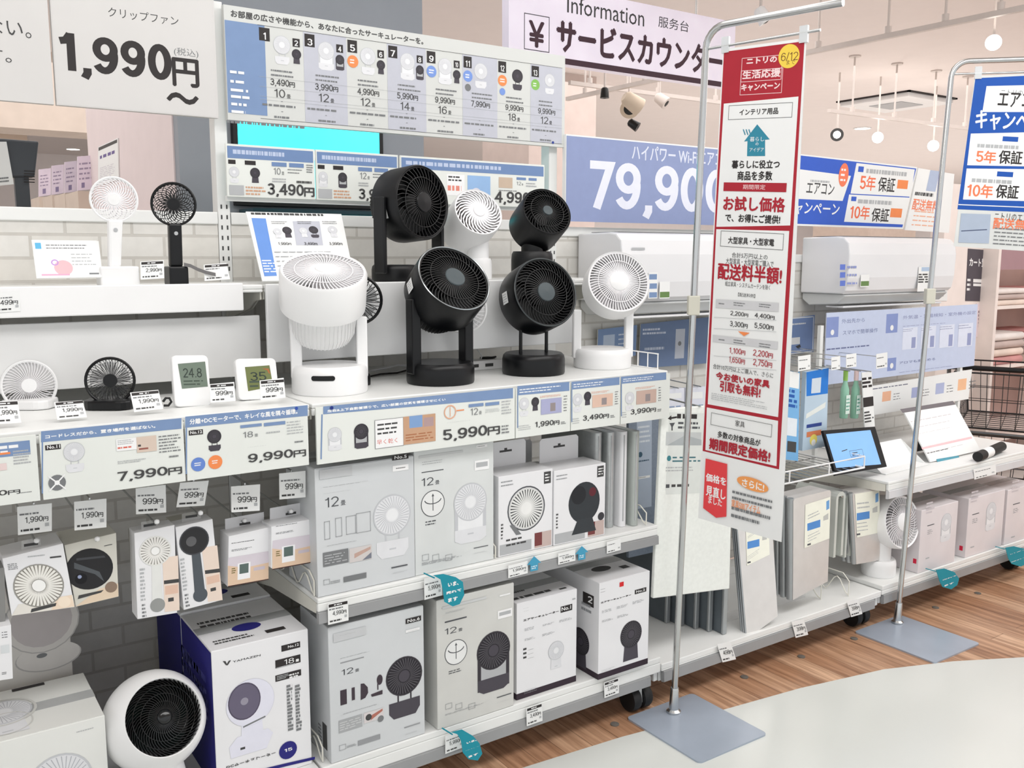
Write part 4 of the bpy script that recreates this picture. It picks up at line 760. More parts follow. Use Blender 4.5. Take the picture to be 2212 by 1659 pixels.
def d_no1(F):
    F.rect(1130, 1315, 1142, 1312, INK2); F.rect(1131, 1321, 1142, 1318, INK2); F.T('エアサーキュレーター', 1130.7, 1342.5, 1206.7, 1318, INK, 0, 0.0004); F.rect(1210.7, 1324, 1236, 1304, INK); F.T('No.1', 1213, 1320, 1233, 1307, WINK, 0.02)
    F.L(1133, 1364, 1160, 1350, 3, GR1, 0.3, 0.2); F.L(1172, 1353, 1198, 1342, 3, GR1, 0.3, 0.2); F.L(1208, 1345, 1235, 1332, 3, GR1, 0.3, 0.2); F.L(1133, 1385, 1158, 1373, 3, GR1, 0.3, 0.2); F.L(1171, 1375, 1198, 1362, 3, GR1, 0.3, 0.2); F.rect(1236, 1296, 1243, 1291, LTG)
    for y in (1405, 1414, 1423): F.rect(1130, y, 1137, y - 6, INK2); F.L(1140, y, 1154, y - 5, 1, DK)
    F.fan(1201, 1405, 20, False, 'stub'); F.L(1132, 1500, 1165, 1480, 3, LTG, 0.2)
def top_txt(F):
    w = 0.22; F.lab(0.01, 0.02, w * 0.8, 0.05, 1, INK2, 0.5, 0.1); F.lab(0.01, 0.07, w * 0.5, 0.09, 1, INK2, 0.5); F.rab(w * 0.8, 0.02, w * 0.92, 0.03, INK2)
carton('air_circulator_box', 'white carton with plum base band and a small pale fan picture', 1.481, 1.706, ZD, zt_((1114.5, 1306), 2.143), 2.143, 0.21, WCARD, d_no1, top=top_txt, base=0.019)
def d_no2(F):
    F.rect(1297, 1274, 1307, 1271, INK2); F.rect(1297, 1280, 1307, 1277, INK2); F.T('エアサーキュレーター', 1298, 1303.7, 1363, 1283, INK, 0, 0.0004); F.rect(1371, 1284, 1396, 1268, INK); F.T('No.2', 1374, 1281, 1393, 1271, WINK, 0.02)
    F.L(1300, 1325, 1325, 1312, 3, GR1, 0.3, 0.2); F.L(1332, 1316, 1357, 1303, 3, GR1, 0.3, 0.2); F.L(1366, 1306, 1392, 1292, 3, GR1, 0.3, 0.2); F.L(1300, 1345, 1325, 1333, 3, GR1, 0.3, 0.2); F.L(1333, 1336, 1358, 1323, 3, GR1, 0.3, 0.2)
    F.fan(1363, 1370, 29, True, 'stub'); F.L(1299, 1455, 1328, 1438, 3, LTG, 0.2); F.rect(1338, 1268, 1347, 1256, ink(214, 40, 44))
def s_no2(F): F.rect(1259, 1302, 1283, 1288, INK); F.T('2', 1270, 1300, 1280, 1291, WINK, 0.02); F.fan(1254, 1385, 29, True, 'stub'); F.L(1256, 1318, 1282, 1308, 2, GR1)
def t_no2(F): F.dab(0.09, 0.1, 0.022, INK2, 1.7); F.rab(0.15, 0.06, 0.18, 0.085, INK2); F.lab(0.02, 0.2, 0.18, 0.26, 3, GR1)
carton('air_circulator_box', 'white carton with plum base band, red tape and a dark fan picture', 1.768, 1.977, ZD, zt_((1291, 1262), 2.11), 2.11, 0.3, WCARD, d_no2, top=t_no2, side=s_no2, base=0.019)
# bay one floor stock
NAVY = ink(38, 36, 120)
def d_yz(F):
    F.T('YAMAZEN', 503, 1431.6, 562.6, 1413, INK2, 0.02); F.poly([(481, 1428), (487, 1428), (490, 1434), (494, 1427), (499, 1426), (492, 1437), (488, 1437)], INK2)
    for q, s in (((608, 1408, 648, 1385), 'No.12'), ((595, 1444, 648.7, 1413), '18畳'), ((595, 1473, 650, 1445), '')):
        F.rect(*q, INK)
        if s: F.T(s, q[0] + (q[2] - q[0]) * 0.35, q[1] - 8, q[2] - 3, q[3] + 4, WINK, 0.02)
        else: F.L(598, 1470, 625, 1453, 3, LTG); F.L(625, 1466, 647, 1450, 2, WINK, 0.6, 0.2)
    F.L(597, 1441, 640, 1434, 1, LTG); W3 = ink(226, 226, 238); a, b = F.ab((541, 1517)); r = abs(F.ab((541, 1467))[1] - b)
    F.polyab([(a - 0.4 * r, b - 0.8 * r), (a + 0.45 * r, b - 0.8 * r), (a + 0.5 * r, b - 1.6 * r), (a - 0.45 * r, b - 1.6 * r)], W3); F.polyab([(a - 0.95 * r, b - 1.7 * r), (a - 0.6 * r, b - 1.35 * r), (a + 0.7 * r, b - 1.35 * r), (a + 0.9 * r, b - 1.6 * r), (a + 0.6 * r, b - 2.2 * r), (a - 0.9 * r, b - 2.2 * r)], W3)
    F.dab(a, b, r * 1.01, ink(198, 198, 214), 1, 32); F.dab(a, b, r, W3, 1, 32); F.polyab([(a - 0.35 * r, b - 0.95 * r), (a + 0.6 * r, b - 0.75 * r), (a + 0.6 * r, b - 0.82 * r), (a - 0.35 * r, b - 1.02 * r)], MIDG); F.dab(a - 0.25 * r, b + 0.12 * r, r * 0.8, ink(84, 78, 96), 0.85, 30); F.dab(a - 0.25 * r, b + 0.12 * r, r * 0.74, ink(104, 98, 118), 0.85, 30); F.dab(a - 0.25 * r, b + 0.12 * r, r * 0.16, ink(150, 146, 160)); F.rab(a - 0.5 * r, b - 1.95 * r, a - 0.3 * r, b - 1.85 * r, INK2)
    for x in (622, 640): F.L(x, 1580, x + 9, 1476, 14, MIDG, 0.7, 0.7)
    F.disc(622, 1620, 19, NAVY); F.T('15', 614, 1625, 631, 1613, WINK, 0.02); F.T('DCサーキュレーター', 489, 1655, 595, 1628, INK2, 0, 0.0003); F.poly([(470, 1690), (680, 1640), (680, 1634), (610, 1650), (470, 1684)], NAVY)
def s_yz(F):
    F.rab(0.001, 0.001, 0.269, zy - ZD - 0.004, NAVY); F.L(395, 1440, 412, 1412, 3, ink(110, 112, 180)); F.L(395, 1470, 445, 1455, 3, ink(90, 92, 170)); F.L(420, 1520, 448, 1490, 4, ink(110, 112, 180))
def t_yz(F): F.dab(0.12, 0.1, 0.025, NAVY, 1.5); F.lab(0.02, 0.03, 0.12, 0.06, 2, INK2); F.rab(0.15, 0.03, 0.2, 0.05, INK); F.lab(0.02, 0.15, 0.18, 0.2, 2, INK2)
yY = 2.16; xy0, xy1, zy = at((460, 1500), y=yY).x, at((671, 1500), y=yY).x, zt_((560, 1384), yY)
carton('circulator_carton', 'large white carton with navy side showing a white globe fan', xy0, min(xy1, 0.842), ZD, zy, yY, 0.27, WCARD, d_yz, top=t_yz, side=s_yz)
carton('circulator_carton', 'large navy sided carton standing behind the globe fan carton', xy0 + 0.0, min(xy1, 0.842), ZD, zy + 0.005, yY + 0.275, 0.27, WCARD, lambda F: None, top=t_yz, side=s_yz)
GW = mat('white_big_carton', (226, 227, 223), 0.45, var=0.015)
def d_big(F): F.fan(130, 1690, 62, False, 'bowl'); F.L(165, 1580, 215, 1570, 1, LTG)
def t_big(F):
    F.fanab(0.17, 0.14, 0.06, False, 'none'); F.ring(0.17, 0.14, 0.07, 0.006, ink(206, 206, 202)); F.ring(0.17, 0.08, 0.055, 0.003, ink(206, 206, 202)); F.rab(0.2, 0.24, 0.27, 0.255, INK)
xw1 = at((227, 1560), y=2.15).x
carton('fan_carton', 'white carton with pale line drawing of a fan on its top, front of the pile', xw1 - 0.36, xw1, ZD, zt_((227, 1545), 2.15), 2.15, 0.26, GW, d_big, top=t_big)
zb1 = zt_((110, 1490), 2.44)
carton('fan_carton', 'white carton at the back of the pile under a larger carton', at((152, 1480), y=2.42).x - 0.4, at((152, 1480), y=2.42).x, ZD, zb1, 2.42, 0.27, GW, lambda F: None, top=t_big)
def d_bk(F):
    a, b = F.ab((90, 1342)); C = ink(176, 174, 172); F.polyab([(a + 0.01 + 0.075 * math.cos(q * PI / 14), b - 0.095 + 0.036 * math.sin(q * PI / 14)) for q in range(28)], C); F.polyab([(a + 0.01 + 0.072 * math.cos(q * PI / 14), b - 0.093 + 0.035 * math.sin(q * PI / 14)) for q in range(28)], ink(210, 207, 203)); F.dab(a, b, 0.082, C, 1.05); F.dab(a, b, 0.079, ink(208, 205, 201), 1.05); F.dab(a, b, 0.066, ink(186, 180, 180), 1.05); F.dab(a - 0.005, b - 0.088, 0.006, MIDG, 2)
carton('fan_carton', 'grey white carton with a desk fan drawing stacked at the back wall', at((154, 1400), y=2.46).x - 0.42, at((154, 1400), y=2.46).x, zb1 + 0.002, zt_((154, 1230), 2.46), 2.46, 0.24, mat('grey_white_carton', (206, 203, 198), 0.5), d_bk)
# ---- hanging packs of bay one on hooks
YP = 2.2
def hook(parent_label, px, y0, z_off=0.0, group=None, tagp=None, x=None):
    p = at(px, y=y0); t = thing('display_hook', parent_label, 'hook', (p.x, YB, p.z), group)
    mb = MB(); mb.tube([(p.x, YB + 0.003, p.z + 0.012), (p.x, y0, p.z), (p.x, y0 - 0.012, p.z + 0.006)], 0.0026, CHROME, 8); mb.build('rod', t, smooth=60)
    mb = MB(); mb.lathe([(0.0, -0.006), (0.005, -0.004), (0.006, 0.0), (0.005, 0.004), (0.0, 0.006)], WHITEG, 12, Matrix.Translation((p.x, y0 - 0.014, p.z + 0.008))); mb.build('end_cap', t, smooth=60); return t, p
def pack(name, label, cat, q, y, depth, mt, draw, tabm=None, group=None, win=None):
    """hanging pack, q: TL, TR, BR, BL picture points on the plane y"""
    P = [at(p, y=y) for p in q]; tl, tr, br, bl = P; t = thing(name, label, cat, (bl + br) / 2, group)
    mb = MB(); mb.prism([bl, br, tr, tl], (0, depth, 0), mt); F = Face(bl, br - bl, tl - bl); draw(F); merge(mb, F.mb); mb.build('carton_body', t, bevel=0.001); return t, P
def hangtab(t, px, y, mt=CLEAR):
    """px: TL, TR, BR, BL"""
    P = [at(p, y=y) for p in px]; mb = MB(); mb.prism([P[3], P[2], P[1], P[0]], (0, 0.0008, 0), mt)
    c = (P[0] + P[1] + P[2] + P[3]) / 4; mb.box((c.x - 0.014, y - 0.0004, c.z - 0.003), (c.x + 0.014, y, c.z + 0.003), INK2); mb.build('hang_tab', t)
def pink_strip(F, q): F.poly(q, ink(236, 200, 164))
def d_p1(F):
    F.poly([(25, 1330), (161, 1311), (157, 1285), (90, 1300), (40, 1305)], ink(226, 222, 214)); F.poly([(110, 1318), (161, 1310), (155, 1285), (125, 1290)], ink(236, 216, 194)); a, b = F.ab((84, 1265)); R = abs(F.ab((84, 1219))[1] - b)
    F.dab(a, b, R, ink(128, 124, 116), 1, 32)
    for i in range(36): q = 2 * PI * i / 36; F.polyab([(a + R * 0.3 * math.cos(q - .12), b + R * 0.3 * math.sin(q - .12)), (a + R * math.cos(q - .055), b + R * math.sin(q - .055)), (a + R * math.cos(q + .055), b + R * math.sin(q + .055)), (a + R * 0.3 * math.cos(q + .12), b + R * 0.3 * math.sin(q + .12))], ink(232, 230, 224)); F.k -= 1
    F.k += 1; F.ring(a, b, R * 1.03, 0.003, ink(150, 148, 142)); F.dab(a, b, R * 0.28, ink(242, 242, 240)); F.disc(139, 1300, 12, ink(242, 226, 206)); F.poly([(66, 1323), (120, 1309), (122, 1302), (68, 1315)], INK2); F.rect(108, 1206, 132, 1200, INK2); F.L(18, 1232, 40, 1215, 4, MIDG, 0.4, 0.2); F.L(60, 1205, 100, 1196, 1, LTG)
def d_p2(F):
    F.poly([(163, 1310), (256, 1288), (255, 1260), (215, 1272)], ink(224, 204, 180)); F.disc(193.7, 1229, 45, ink(40, 40, 42), 1.02, 32); F.poly([(160, 1215), (215, 1235), (225, 1256), (205, 1240), (160, 1228)], ink(84, 88, 92)); F.poly([(165, 1206), (225, 1200), (228, 1204), (165, 1211)], ink(70, 72, 76)); F.disc(175, 1250, 12, ink(20, 20, 24)); F.disc(172, 1246, 4, ink(150, 160, 190)); F.disc(240, 1268, 12, ink(140, 120, 104)); F.poly([(168, 1294), (218, 1280), (224, 1274), (170, 1286)], INK2); F.rect(225, 1180, 242, 1175, INK2)
def d_hand(dark, o):
    def d(F):
        C = ink(82, 88, 94) if dark else ink(226, 227, 224)
        f = lambda x, y: (x + o[0] + (y - 1190) * o[2], y + o[1]); hc = f(335.5, 1190)
        F.poly([f(352, 1322), f(384, 1318), f(384, 1200), f(350, 1205)], ink(232, 214, 200)); F.poly([f(352, 1262), f(384, 1258), f(384, 1250), f(352, 1254)], INK2); F.rect(*f(354, 1285), *f(382, 1262), ink(224, 190, 170)); F.rect(*f(360, 1300), *f(372, 1290), INK2)
        F.poly([f(325, 1305), f(348, 1302), f(346, 1215), f(327, 1215)], C); F.disc(*f(337, 1307), 15, ink(150, 152, 150) if not dark else C)
        a, b = F.ab(hc); R = abs(F.ab((hc[0], hc[1] - 31))[1] - b); F.dab(a, b, R, ink(46, 46, 48) if dark else ink(140, 138, 132), 1, 28)
        if not dark:
            for i in range(28): q = 2 * PI * i / 28; F.polyab([(a + R * 0.3 * math.cos(q - .14), b + R * 0.3 * math.sin(q - .14)), (a + R * math.cos(q - .07), b + R * math.sin(q - .07)), (a + R * math.cos(q + .07), b + R * math.sin(q + .07)), (a + R * 0.3 * math.cos(q + .14), b + R * 0.3 * math.sin(q + .14))], ink(232, 230, 226)); F.k -= 1
            F.k += 1; F.ring(a, b, R * 1.04, 0.003, ink(224, 224, 220)); F.dab(a, b, R * 0.28, ink(240, 240, 238))
        else: F.ring(a, b, R, 0.003, ink(70, 72, 76)); F.dab(a - R * 0.2, b, R * 0.35, ink(96, 96, 98))
        F.L(*f(301, 1300), *f(312, 1225), 9, LTG, 0.5, 0.5); F.L(*f(303, 1335), *f(312, 1302), 4, MIDG, 0.5, 0.5); F.T('ハンディ', *f(301, 1330), *f(311, 1312), LTG) if False else None
    return d
def d_th(o, big):
    def d(F):
        f = lambda x, y: (x + o[0], y + o[1]); x0 = 494; w = 86
        F.poly([f(492, 1266), f(580, 1250), f(580, 1215), f(530, 1226), f(492, 1222)], ink(222, 194, 168)); F.poly([f(492, 1222), f(530, 1226), f(580, 1215), f(581, 1190), f(493, 1205)], ink(214, 206, 214)); F.rect(*f(513, 1253), *f(541, 1213), ink(240, 240, 242)); F.rect(*f(517, 1240), *f(537, 1216), ink(92, 108, 104)); F.L(*f(500, 1175), *f(550, 1165), 1, INK2); F.L(*f(500, 1192), *f(545, 1180), 2, MIDG, 0.4, 0.08); F.rect(*f(548, 1233), *f(572, 1222), ink(200, 190, 200)); F.L(*f(500, 1240), *f(510, 1225), 3, ink(120, 110, 60))
        F.poly([f(492, 1268), f(580, 1252), f(580, 1250), f(492, 1266)], ink(70, 44, 40))
    return d
HK = 'chrome display hook holding the hanging packs in bay one'
t, P = pack('hanging_fan_pack', 'hanging pack showing a white clip fan with tan corner print', 'pack', [(5, 1207), (136, 1174), (161, 1311), (25, 1330)], YP, 0.1, WCARD, d_p1); hangtab(t, [(46, 1168), (88, 1164), (88, 1182), (46, 1190)], YP + 0.03)
t, P = pack('hanging_fan_pack', 'hanging pack with a black fan seen through its round window', 'pack', [(139, 1178), (251, 1151), (256, 1289), (164, 1311)], YP + 0.02, 0.12, mat('khaki_white_carton', (214, 212, 202), 0.5), d_p2)
for k in range(2): pack('handheld_fan_pack', ('plain front pack directly behind the white handheld fan pack', 'rearmost plain pack behind the white handheld fan pack')[k], 'pack', [(290 - 3, 1152), (376, 1134), (383, 1322), (297, 1336)], YP + 0.06 + 0.06 * k, 0.05, mat('grey_ivory_carton', (196, 193, 182), 0.5), lambda F: None)
t, P = pack('handheld_fan_pack', 'slim hanging pack showing a white handheld fan', 'pack', [(290, 1152), (377, 1134), (383, 1324), (297, 1338)], YP, 0.055, WCARD, d_hand(False, (0, 0, 0.03))); hangtab(t, [(305, 1128), (342, 1122), (342, 1140), (305, 1146)], YP + 0.02)
pack('handheld_fan_pack', 'plain pack directly behind the dark handheld fan pack', 'pack', [(380, 1138), (460, 1121), (472, 1297), (395, 1317)], YP + 0.065, 0.1, mat('grey_ivory_carton', (196, 193, 182), 0.5), lambda F: None)
t, P = pack('handheld_fan_pack', 'slim hanging pack showing a dark grey handheld fan', 'pack', [(379, 1139), (459, 1121), (477, 1297), (397, 1318)], YP + 0.004, 0.055, WCARD, d_hand(True, (84, -22, 0.1))); hangtab(t, [(393, 1110), (434, 1103), (434, 1120), (393, 1128)], YP + 0.03)
t, P = pack('thermometer_box', 'hanging box picturing a white thermometer over pink and tan print', 'box', [(494, 1159), (582, 1139), (580, 1252), (492, 1268)], YP, 0.07, WCARD, d_th((0, 0), 0)); hangtab(t, [(486, 1121), (570, 1106), (571, 1140), (487, 1158)], YP + 0.06, WCARD)
t, P = pack('thermometer_box', 'hanging box picturing a thermometer against the grey carton in bay two', 'box', [(586, 1138), (676, 1121), (676, 1211), (586, 1228)], YP - 0.02, 0.07, WCARD, d_th((96, -37), 0)); hangtab(t, [(583, 1098), (672, 1082), (673, 1120), (583, 1136)], YP + 0.04, WCARD)
t, P = pack('hanging_fan_pack', 'grey hanging pack cut by the frame above a white pack', 'pack', [(-90, 1245), (10, 1226), (12, 1345), (-88, 1362)], YP, 0.06, mat('mid_grey_carton', (130, 130, 128), 0.5), lambda F: None)
t, P = pack('hanging_fan_pack', 'white pack cut by the frame below a grey pack', 'pack', [(-90, 1372), (24, 1350), (28, 1466), (-86, 1484)], YP - 0.03, 0.08, WCARD, lambda F: (F.L(4, 1380, 16, 1362, 3, MIDG, 0.3, 0.4), F.rect(2, 1412, 20, 1392, ink(214, 218, 220)), F.L(4, 1458, 16, 1450, 2, MIDG)))
for px, y in (((78, 1172), YP + 0.03), ((208, 1168), YP + 0.02), ((336, 1131), YP), ((430, 1112), YP), ((525, 1128), YP + 0.05), ((625, 1108), YP + 0.03)): hook(HK, px, y, group='hooks for the hanging packs')
# ---- price tags and cards
def card(label, q, y, price, px=None, head=True, group=None, name='price_card', cat='price card', dy=0.0, thick=0.0012, foot=None, teal=False, extra=None):
    """q: TL, TR, BR, BL; top leans back by dy"""
    tl, tr, br, bl = at(q[0], y=y + dy), at(q[1], y=y + dy), at(q[2], y=y), at(q[3], y=y)
    t, F = board(name, label, cat, [bl, br, tr, tl], thick, PAPER, group, 'panel')
    w = (br - bl).length; h = (tl - bl).length
    if head: F.rab(w * 0.04, h * 0.82, w * 0.96, h * 0.96, INK); F.lab(w * 0.3, h * 0.86, w * 0.7, h * 0.92, 1, WINK, 0.8, 0.3)
    F.lab(w * 0.06, h * 0.66, w * 0.8, h * 0.76, 1, MIDG, 0.6, 0.1)
    if price: F.tab(price, w * 0.22, h * 0.36, w * 0.9, h * 0.6, INK2, 0.01)
    F.lab(w * 0.08, h * 0.08, w * 0.75, h * 0.2, 1, INK2, 0.6, 0.15); F.rab(w * 0.8, h * 0.2, w * 0.92, h * 0.32, LTG)
    if extra: extra(F, w, h)
    F.build('lettering', t); return t
TG = 'price tag'
for q, pr, lab in (([(37, 1095), (112, 1087), (112, 1147), (39, 1156)], '1,990円', 'hanging price tag above the white clip fan pack'), ([(160, 1084), (230, 1077), (230, 1139), (161, 1146)], '1,990円', 'hanging price tag above the black fan window pack'), ([(293, 1055), (358, 1047), (359, 1107), (294, 1111)], '999円', 'hanging price tag above the white handheld fan pack'), ([(389, 1043), (451, 1038), (442, 1092), (381, 1096)], '999円', 'slanted hanging price tag above the dark handheld fan pack'), ([(499, 1051), (562, 1046), (561, 1103), (500, 1107)], '999円', 'hanging price tag above the first thermometer box'), ([(603, 1023), (660, 1017), (660, 1074), (604, 1079)], '999円', 'hanging price tag above the thermometer box next to bay two')):
    card(lab, q, YP - 0.02, pr, head=False, name='hanging_price_tag', cat=TG)
    # wire that carries the tag
    p = at(((q[0][0] + q[1][0]) / 2, q[0][1] + 3), y=YP - 0.018); o = bpy.data.objects
    mb = MB(); mb.tube([(p.x, YB + 0.003, p.z + 0.02), (p.x, YP - 0.015, p.z + 0.01), (p.x, YP - 0.015, p.z - 0.008)], 0.002, CHROME, 6); tag(mb.build('tag_wire', smooth=60), 'thin chrome wire holding a hanging price tag', 'wire', 'wires of the hanging price tags')
YC = 2.17
card('price card under the small white desk fan, cut by the frame', [(-22, 868), (38, 865), (46, 913), (-16, 917)], 2.18, '1,990円', dy=0.02)
card('blank looking price card between the white and black desk fans', [(117, 869), (178, 865), (188, 901), (124, 907)], 2.19, '1,990円', dy=0.025)
card('price card against the black folding desk fan, 1,990', [(281, 848), (342, 842), (353, 883), (290, 890)], 2.19, '1,990円', dy=0.025)
card('price card in front of the tall thermometer, 999', [(452, 830), (506, 825), (509, 866), (455, 870)], 2.2, '999円', dy=0.01)
card('price card covering a corner of the squarer thermometer', [(561, 822), (613, 816), (617, 859), (563, 864)], 2.17, '999円', dy=0.01)
card('dark headed price card beside the black handheld fan', [(303, 565), (354, 562), (355, 601), (304, 604)], 2.46, '2,990円', dy=0.01)
card('price card behind the silver strap of the black handheld fan', [(440, 572), (489, 568), (497, 603), (442, 607)], 2.45, '', dy=0.012)
card('price card stuck on the upper lip board, cut by the frame', [(-14, 632), (42, 628), (45, 672), (-12, 676)], 2.414, '499円', head=False)
def lf(F, w, h):
    F.rab(0.001, 0.001, w - 0.001, h - 0.001, PAPER)
    F.rab(w * 0.04, h * 0.76, w * 0.13, h * 0.92, ink(96, 178, 220)); F.lab(w * 0.2, h * 0.74, w * 0.9, h * 0.9, 2, MIDG, 0.3, 0.04); F.rab(w * 0.06, h * 0.06, w * 0.5, h * 0.66, ink(238, 236, 248)); F.dab(w * 0.42, h * 0.06 + h * 0.2, h * 0.2, ink(248, 186, 192)); F.rab(w * 0.08, h * 0.06, w * 0.5, h * 0.1, ink(244, 170, 196)); F.ring(w * 0.3, h * 0.4, h * 0.08, 0.003, ink(190, 150, 210)); F.lab(w * 0.56, h * 0.3, w * 0.95, h * 0.66, 4, LTG, 0.25, 0.1); F.rab(w * 0.8, h * 0.08, w * 0.95, h * 0.12, MIDG)
tl, tr, br, bl = at((68, 518), y=2.52), at((213, 521), y=2.52), at((222, 599), y=2.47), at((79, 601), y=2.47)
t, F = board('leaflet_stand', 'white leaflet card with pink picture beside the white handheld fan', 'leaflet', [bl, br, tr, tl], 0.003, PAPER); lf(F, (br - bl).length, (tl - bl).length); F.build('lettering', t)
# shelf edge labels in the grey rails
HOUSE = ink(70, 156, 190)
def edge(label, q, y, price, head=True): card(label, q, y, price, head=head, name='shelf_label', cat='shelf label')
yE = YF - 0.009
edge('shelf label with black header at the start of the middle rail', [(708, 1305), (752, 1294), (753, 1340), (709, 1350)], yE, '4,990円')
edge('shelf label tucked beside the upper teal speech bubble', [(916, 1250), (954, 1240), (955, 1286), (917, 1296)], yE, '5,990円', False)
edge('shelf label before the blue house tag under white clip fan box', [(1098, 1222), (1140, 1212), (1140, 1238), (1098, 1249)], yE, '1,990円', False)
edge('shelf label before the blue house tag under black clip fan box', [(1206, 1196), (1243, 1187), (1243, 1211), (1206, 1220)], yE, '1,990円', False)
edge('small shelf label at the far end of the middle rail', [(1311, 1171), (1341, 1163), (1341, 1188), (1311, 1196)], yE, '', False)
edge('shelf label tucked beside the lower teal speech bubble', [(962, 1590), (1002, 1577), (1002, 1614), (962, 1629)], yE, '5,990円', False)
edge('shelf label with black header under the pale fan carton', [(1137, 1530), (1171, 1519), (1172, 1557), (1138, 1569)], yE, '3,490円')
edge('shelf label with black header under the red taped carton', [(1305, 1475), (1337, 1464), (1337, 1497), (1306, 1508)], yE, '3,490円')
edge('slanted shelf label under the leaning silver board', [(1549, 1392), (1578, 1386), (1590, 1424), (1561, 1431)], yE, '498円', False)
edge('slanted shelf label in the middle of the third bay rail', [(1710, 1343), (1736, 1337), (1746, 1371), (1719, 1378)], yE, '398円', False)
edge('slanted shelf label near the far end of the third bay rail', [(1829, 1299), (1853, 1293), (1863, 1326), (1839, 1333)], yE, '398円', False)
edge('wide shelf label under the calendar on the fourth bay', [(2103, 1014), (2151, 1003), (2152, 1024), (2105, 1036)], YF - 0.008, '', False)
def house(label, c, s):
    y = YF - 0.012; P = [at((c[0] + a * s, c[1] + b * s - a * s * 0.2), y=y) for a, b in ((-0.55, 1), (0.55, 1), (0.55, 0.0), (1, 0.0), (0, -1.1), (-1, 0.0), (-0.55, 0.0))]
    t = thing('house_tag', label, 'tag', (P[0] + P[1]) / 2); mb = MB(); mb.prism(P, (0, 0.001, 0), HOUSE); mb.build('panel', t); F = Face(P[0], (1, 0, 0), UP); F.L(c[0] - s * 0.4, c[1] + s * 0.85, c[0] + s * 0.45, c[1] + s * 0.1, 2, ink(220, 238, 246), 0.5, 0.25); F.build('lettering', t)
house('blue house tag nearest the pale yoke fan carton', (1154, 1218), 15); house('blue house tag under the black clip fan box', (1257, 1195), 14)
def bubble(label, pts, txt, y=YF - 0.05):
    P = [at(p, y=y) for p in pts]; t = thing('speech_bubble_tag', label, 'tag', P[0]); mb = MB(); mb.prism(P, (0.0, 0.0014, 0), TEAL); mb.build('panel', t)
    F = Face(P[0], (1, 0, 0), UP)
    for s, bl, tr in txt: F.T(s, *bl, *tr, WINK, 0, 0.0006)
    F.build('lettering', t)
    c = at(pts[0], y=y); mb = MB(); mb.tube([(c.x + 0.004, y + 0.001, c.z - 0.008), (c.x - 0.004, YF - 0.006, c.z - 0.006)], 0.002, TEAL, 6); mb.build('stalk', t)
bubble('teal speech bubble tag on the middle rail of bay two', [(936, 1243), (958, 1240), (985, 1247), (1000, 1257), (1003, 1285), (993, 1305), (978, 1310), (960, 1300), (957, 1275), (952, 1252)], [('いま、', (968, 1268), (990, 1254)), ('売れて', (964, 1284), (996, 1271)), ('ます', (968, 1301), (988, 1288))])
bubble('teal speech bubble tag on the bottom rail of bay two', [(975, 1582), (998, 1576), (1022, 1590), (1036, 1606), (1042, 1628), (1032, 1643), (1012, 1640), (1000, 1626), (996, 1600), (988, 1586)], [('いま、', (1008, 1607), (1029, 1596)), ('売れて', (1005, 1622), (1036, 1611)), ('ます', (1012, 1637), (1032, 1626))])
bubble('teal speech bubble tag under the first carton of bay four', [(2022, 1231), (2040, 1228), (2062, 1236), (2072, 1250), (2068, 1264), (2055, 1273), (2036, 1268), (2030, 1256)], [('売れて', (2036, 1254), (2066, 1242)), ('ます', (2040, 1267), (2060, 1257))])
bubble('teal speech bubble tag cut by the frame on bay four', [(2172, 1183), (2190, 1180), (2216, 1186), (2226, 1200), (2222, 1216), (2205, 1224), (2185, 1218), (2178, 1206)], [('いま、', (2182, 1198), (2212, 1187)), ('売れて', (2184, 1215), (2218, 1202))])
# ================================================================ FANS
def dist(p): return (p - EYE).dot(FWD_V)
FWD_V = ROT @ Vector((0, 0, -1))
def mpp(p): return (p - EYE).dot(FWD_V) / FPX     # metres per picture point at p
def radial(mb, M, r0, r1, n, tw, z0, z1, w, mt, seg=4, dep=0.003):
    """ribs from r0 to r1 with twist tw, bar width w, each a little strip with depth"""
    for i in range(n):
        t = 2 * PI * i / n; L = []; Rr = []
        for k in range(seg + 1):
            q = k / seg; r = r0 + (r1 - r0) * q; a = t + tw * q * q; z = z0 + (z1 - z0) * q
            da = w / 2 / r; L.append((r * math.cos(a - da), r * math.sin(a - da), z)); Rr.append((r * math.cos(a + da), r * math.sin(a + da), z))
        vs = [M @ Vector(p) for p in L] + [M @ Vector(p) for p in Rr] + [M @ Vector((p[0], p[1], p[2] - dep)) for p in L] + [M @ Vector((p[0], p[1], p[2] - dep)) for p in Rr]
        s1 = seg + 1; fs = []
        for k in range(seg):
            fs += [(k, k + 1, s1 + k + 1, s1 + k), (k, 2 * s1 + k, 2 * s1 + k + 1, k + 1), (s1 + k, s1 + k + 1, 3 * s1 + k + 1, 3 * s1 + k)]
        mb.add(vs, fs, mt)
def ring3(mb, M, r, z, w, mt, n=48): mb.lathe([(r - w, z), (r, z + w * 0.6), (r + w, z), (r, z - w)], mt, n, M, close=True)
def impeller(parent, M, R, z, mt, nb=7, pitch=0.3):
    mb = MB(); mb.lathe([(0, z + 0.004), (R * 0.3, z + 0.002), (R * 0.32, z - 0.02), (0, z - 0.022)], mt, 24, M)
    for i in range(nb):
        t = 2 * PI * i / nb; vs = []
        for k in range(5):
            r = R * (0.3 + 0.58 * k / 4); sp = (0.34 + 0.12 * k / 4)
            for e, dz in ((-sp, -pitch * R * 0.35), (0, 0), (sp, pitch * R * 0.35)): vs.append(M @ Vector((r * math.cos(t + e + 0.12 * k), r * math.sin(t + e + 0.12 * k), z - 0.01 + dz)))
        fs = [(k * 3 + j, k * 3 + j + 1, k * 3 + j + 4, k * 3 + j + 3) for k in range(4) for j in range(2)]
        mb.add(vs, fs, mt)
    return mb.build('impeller', parent, smooth=50)
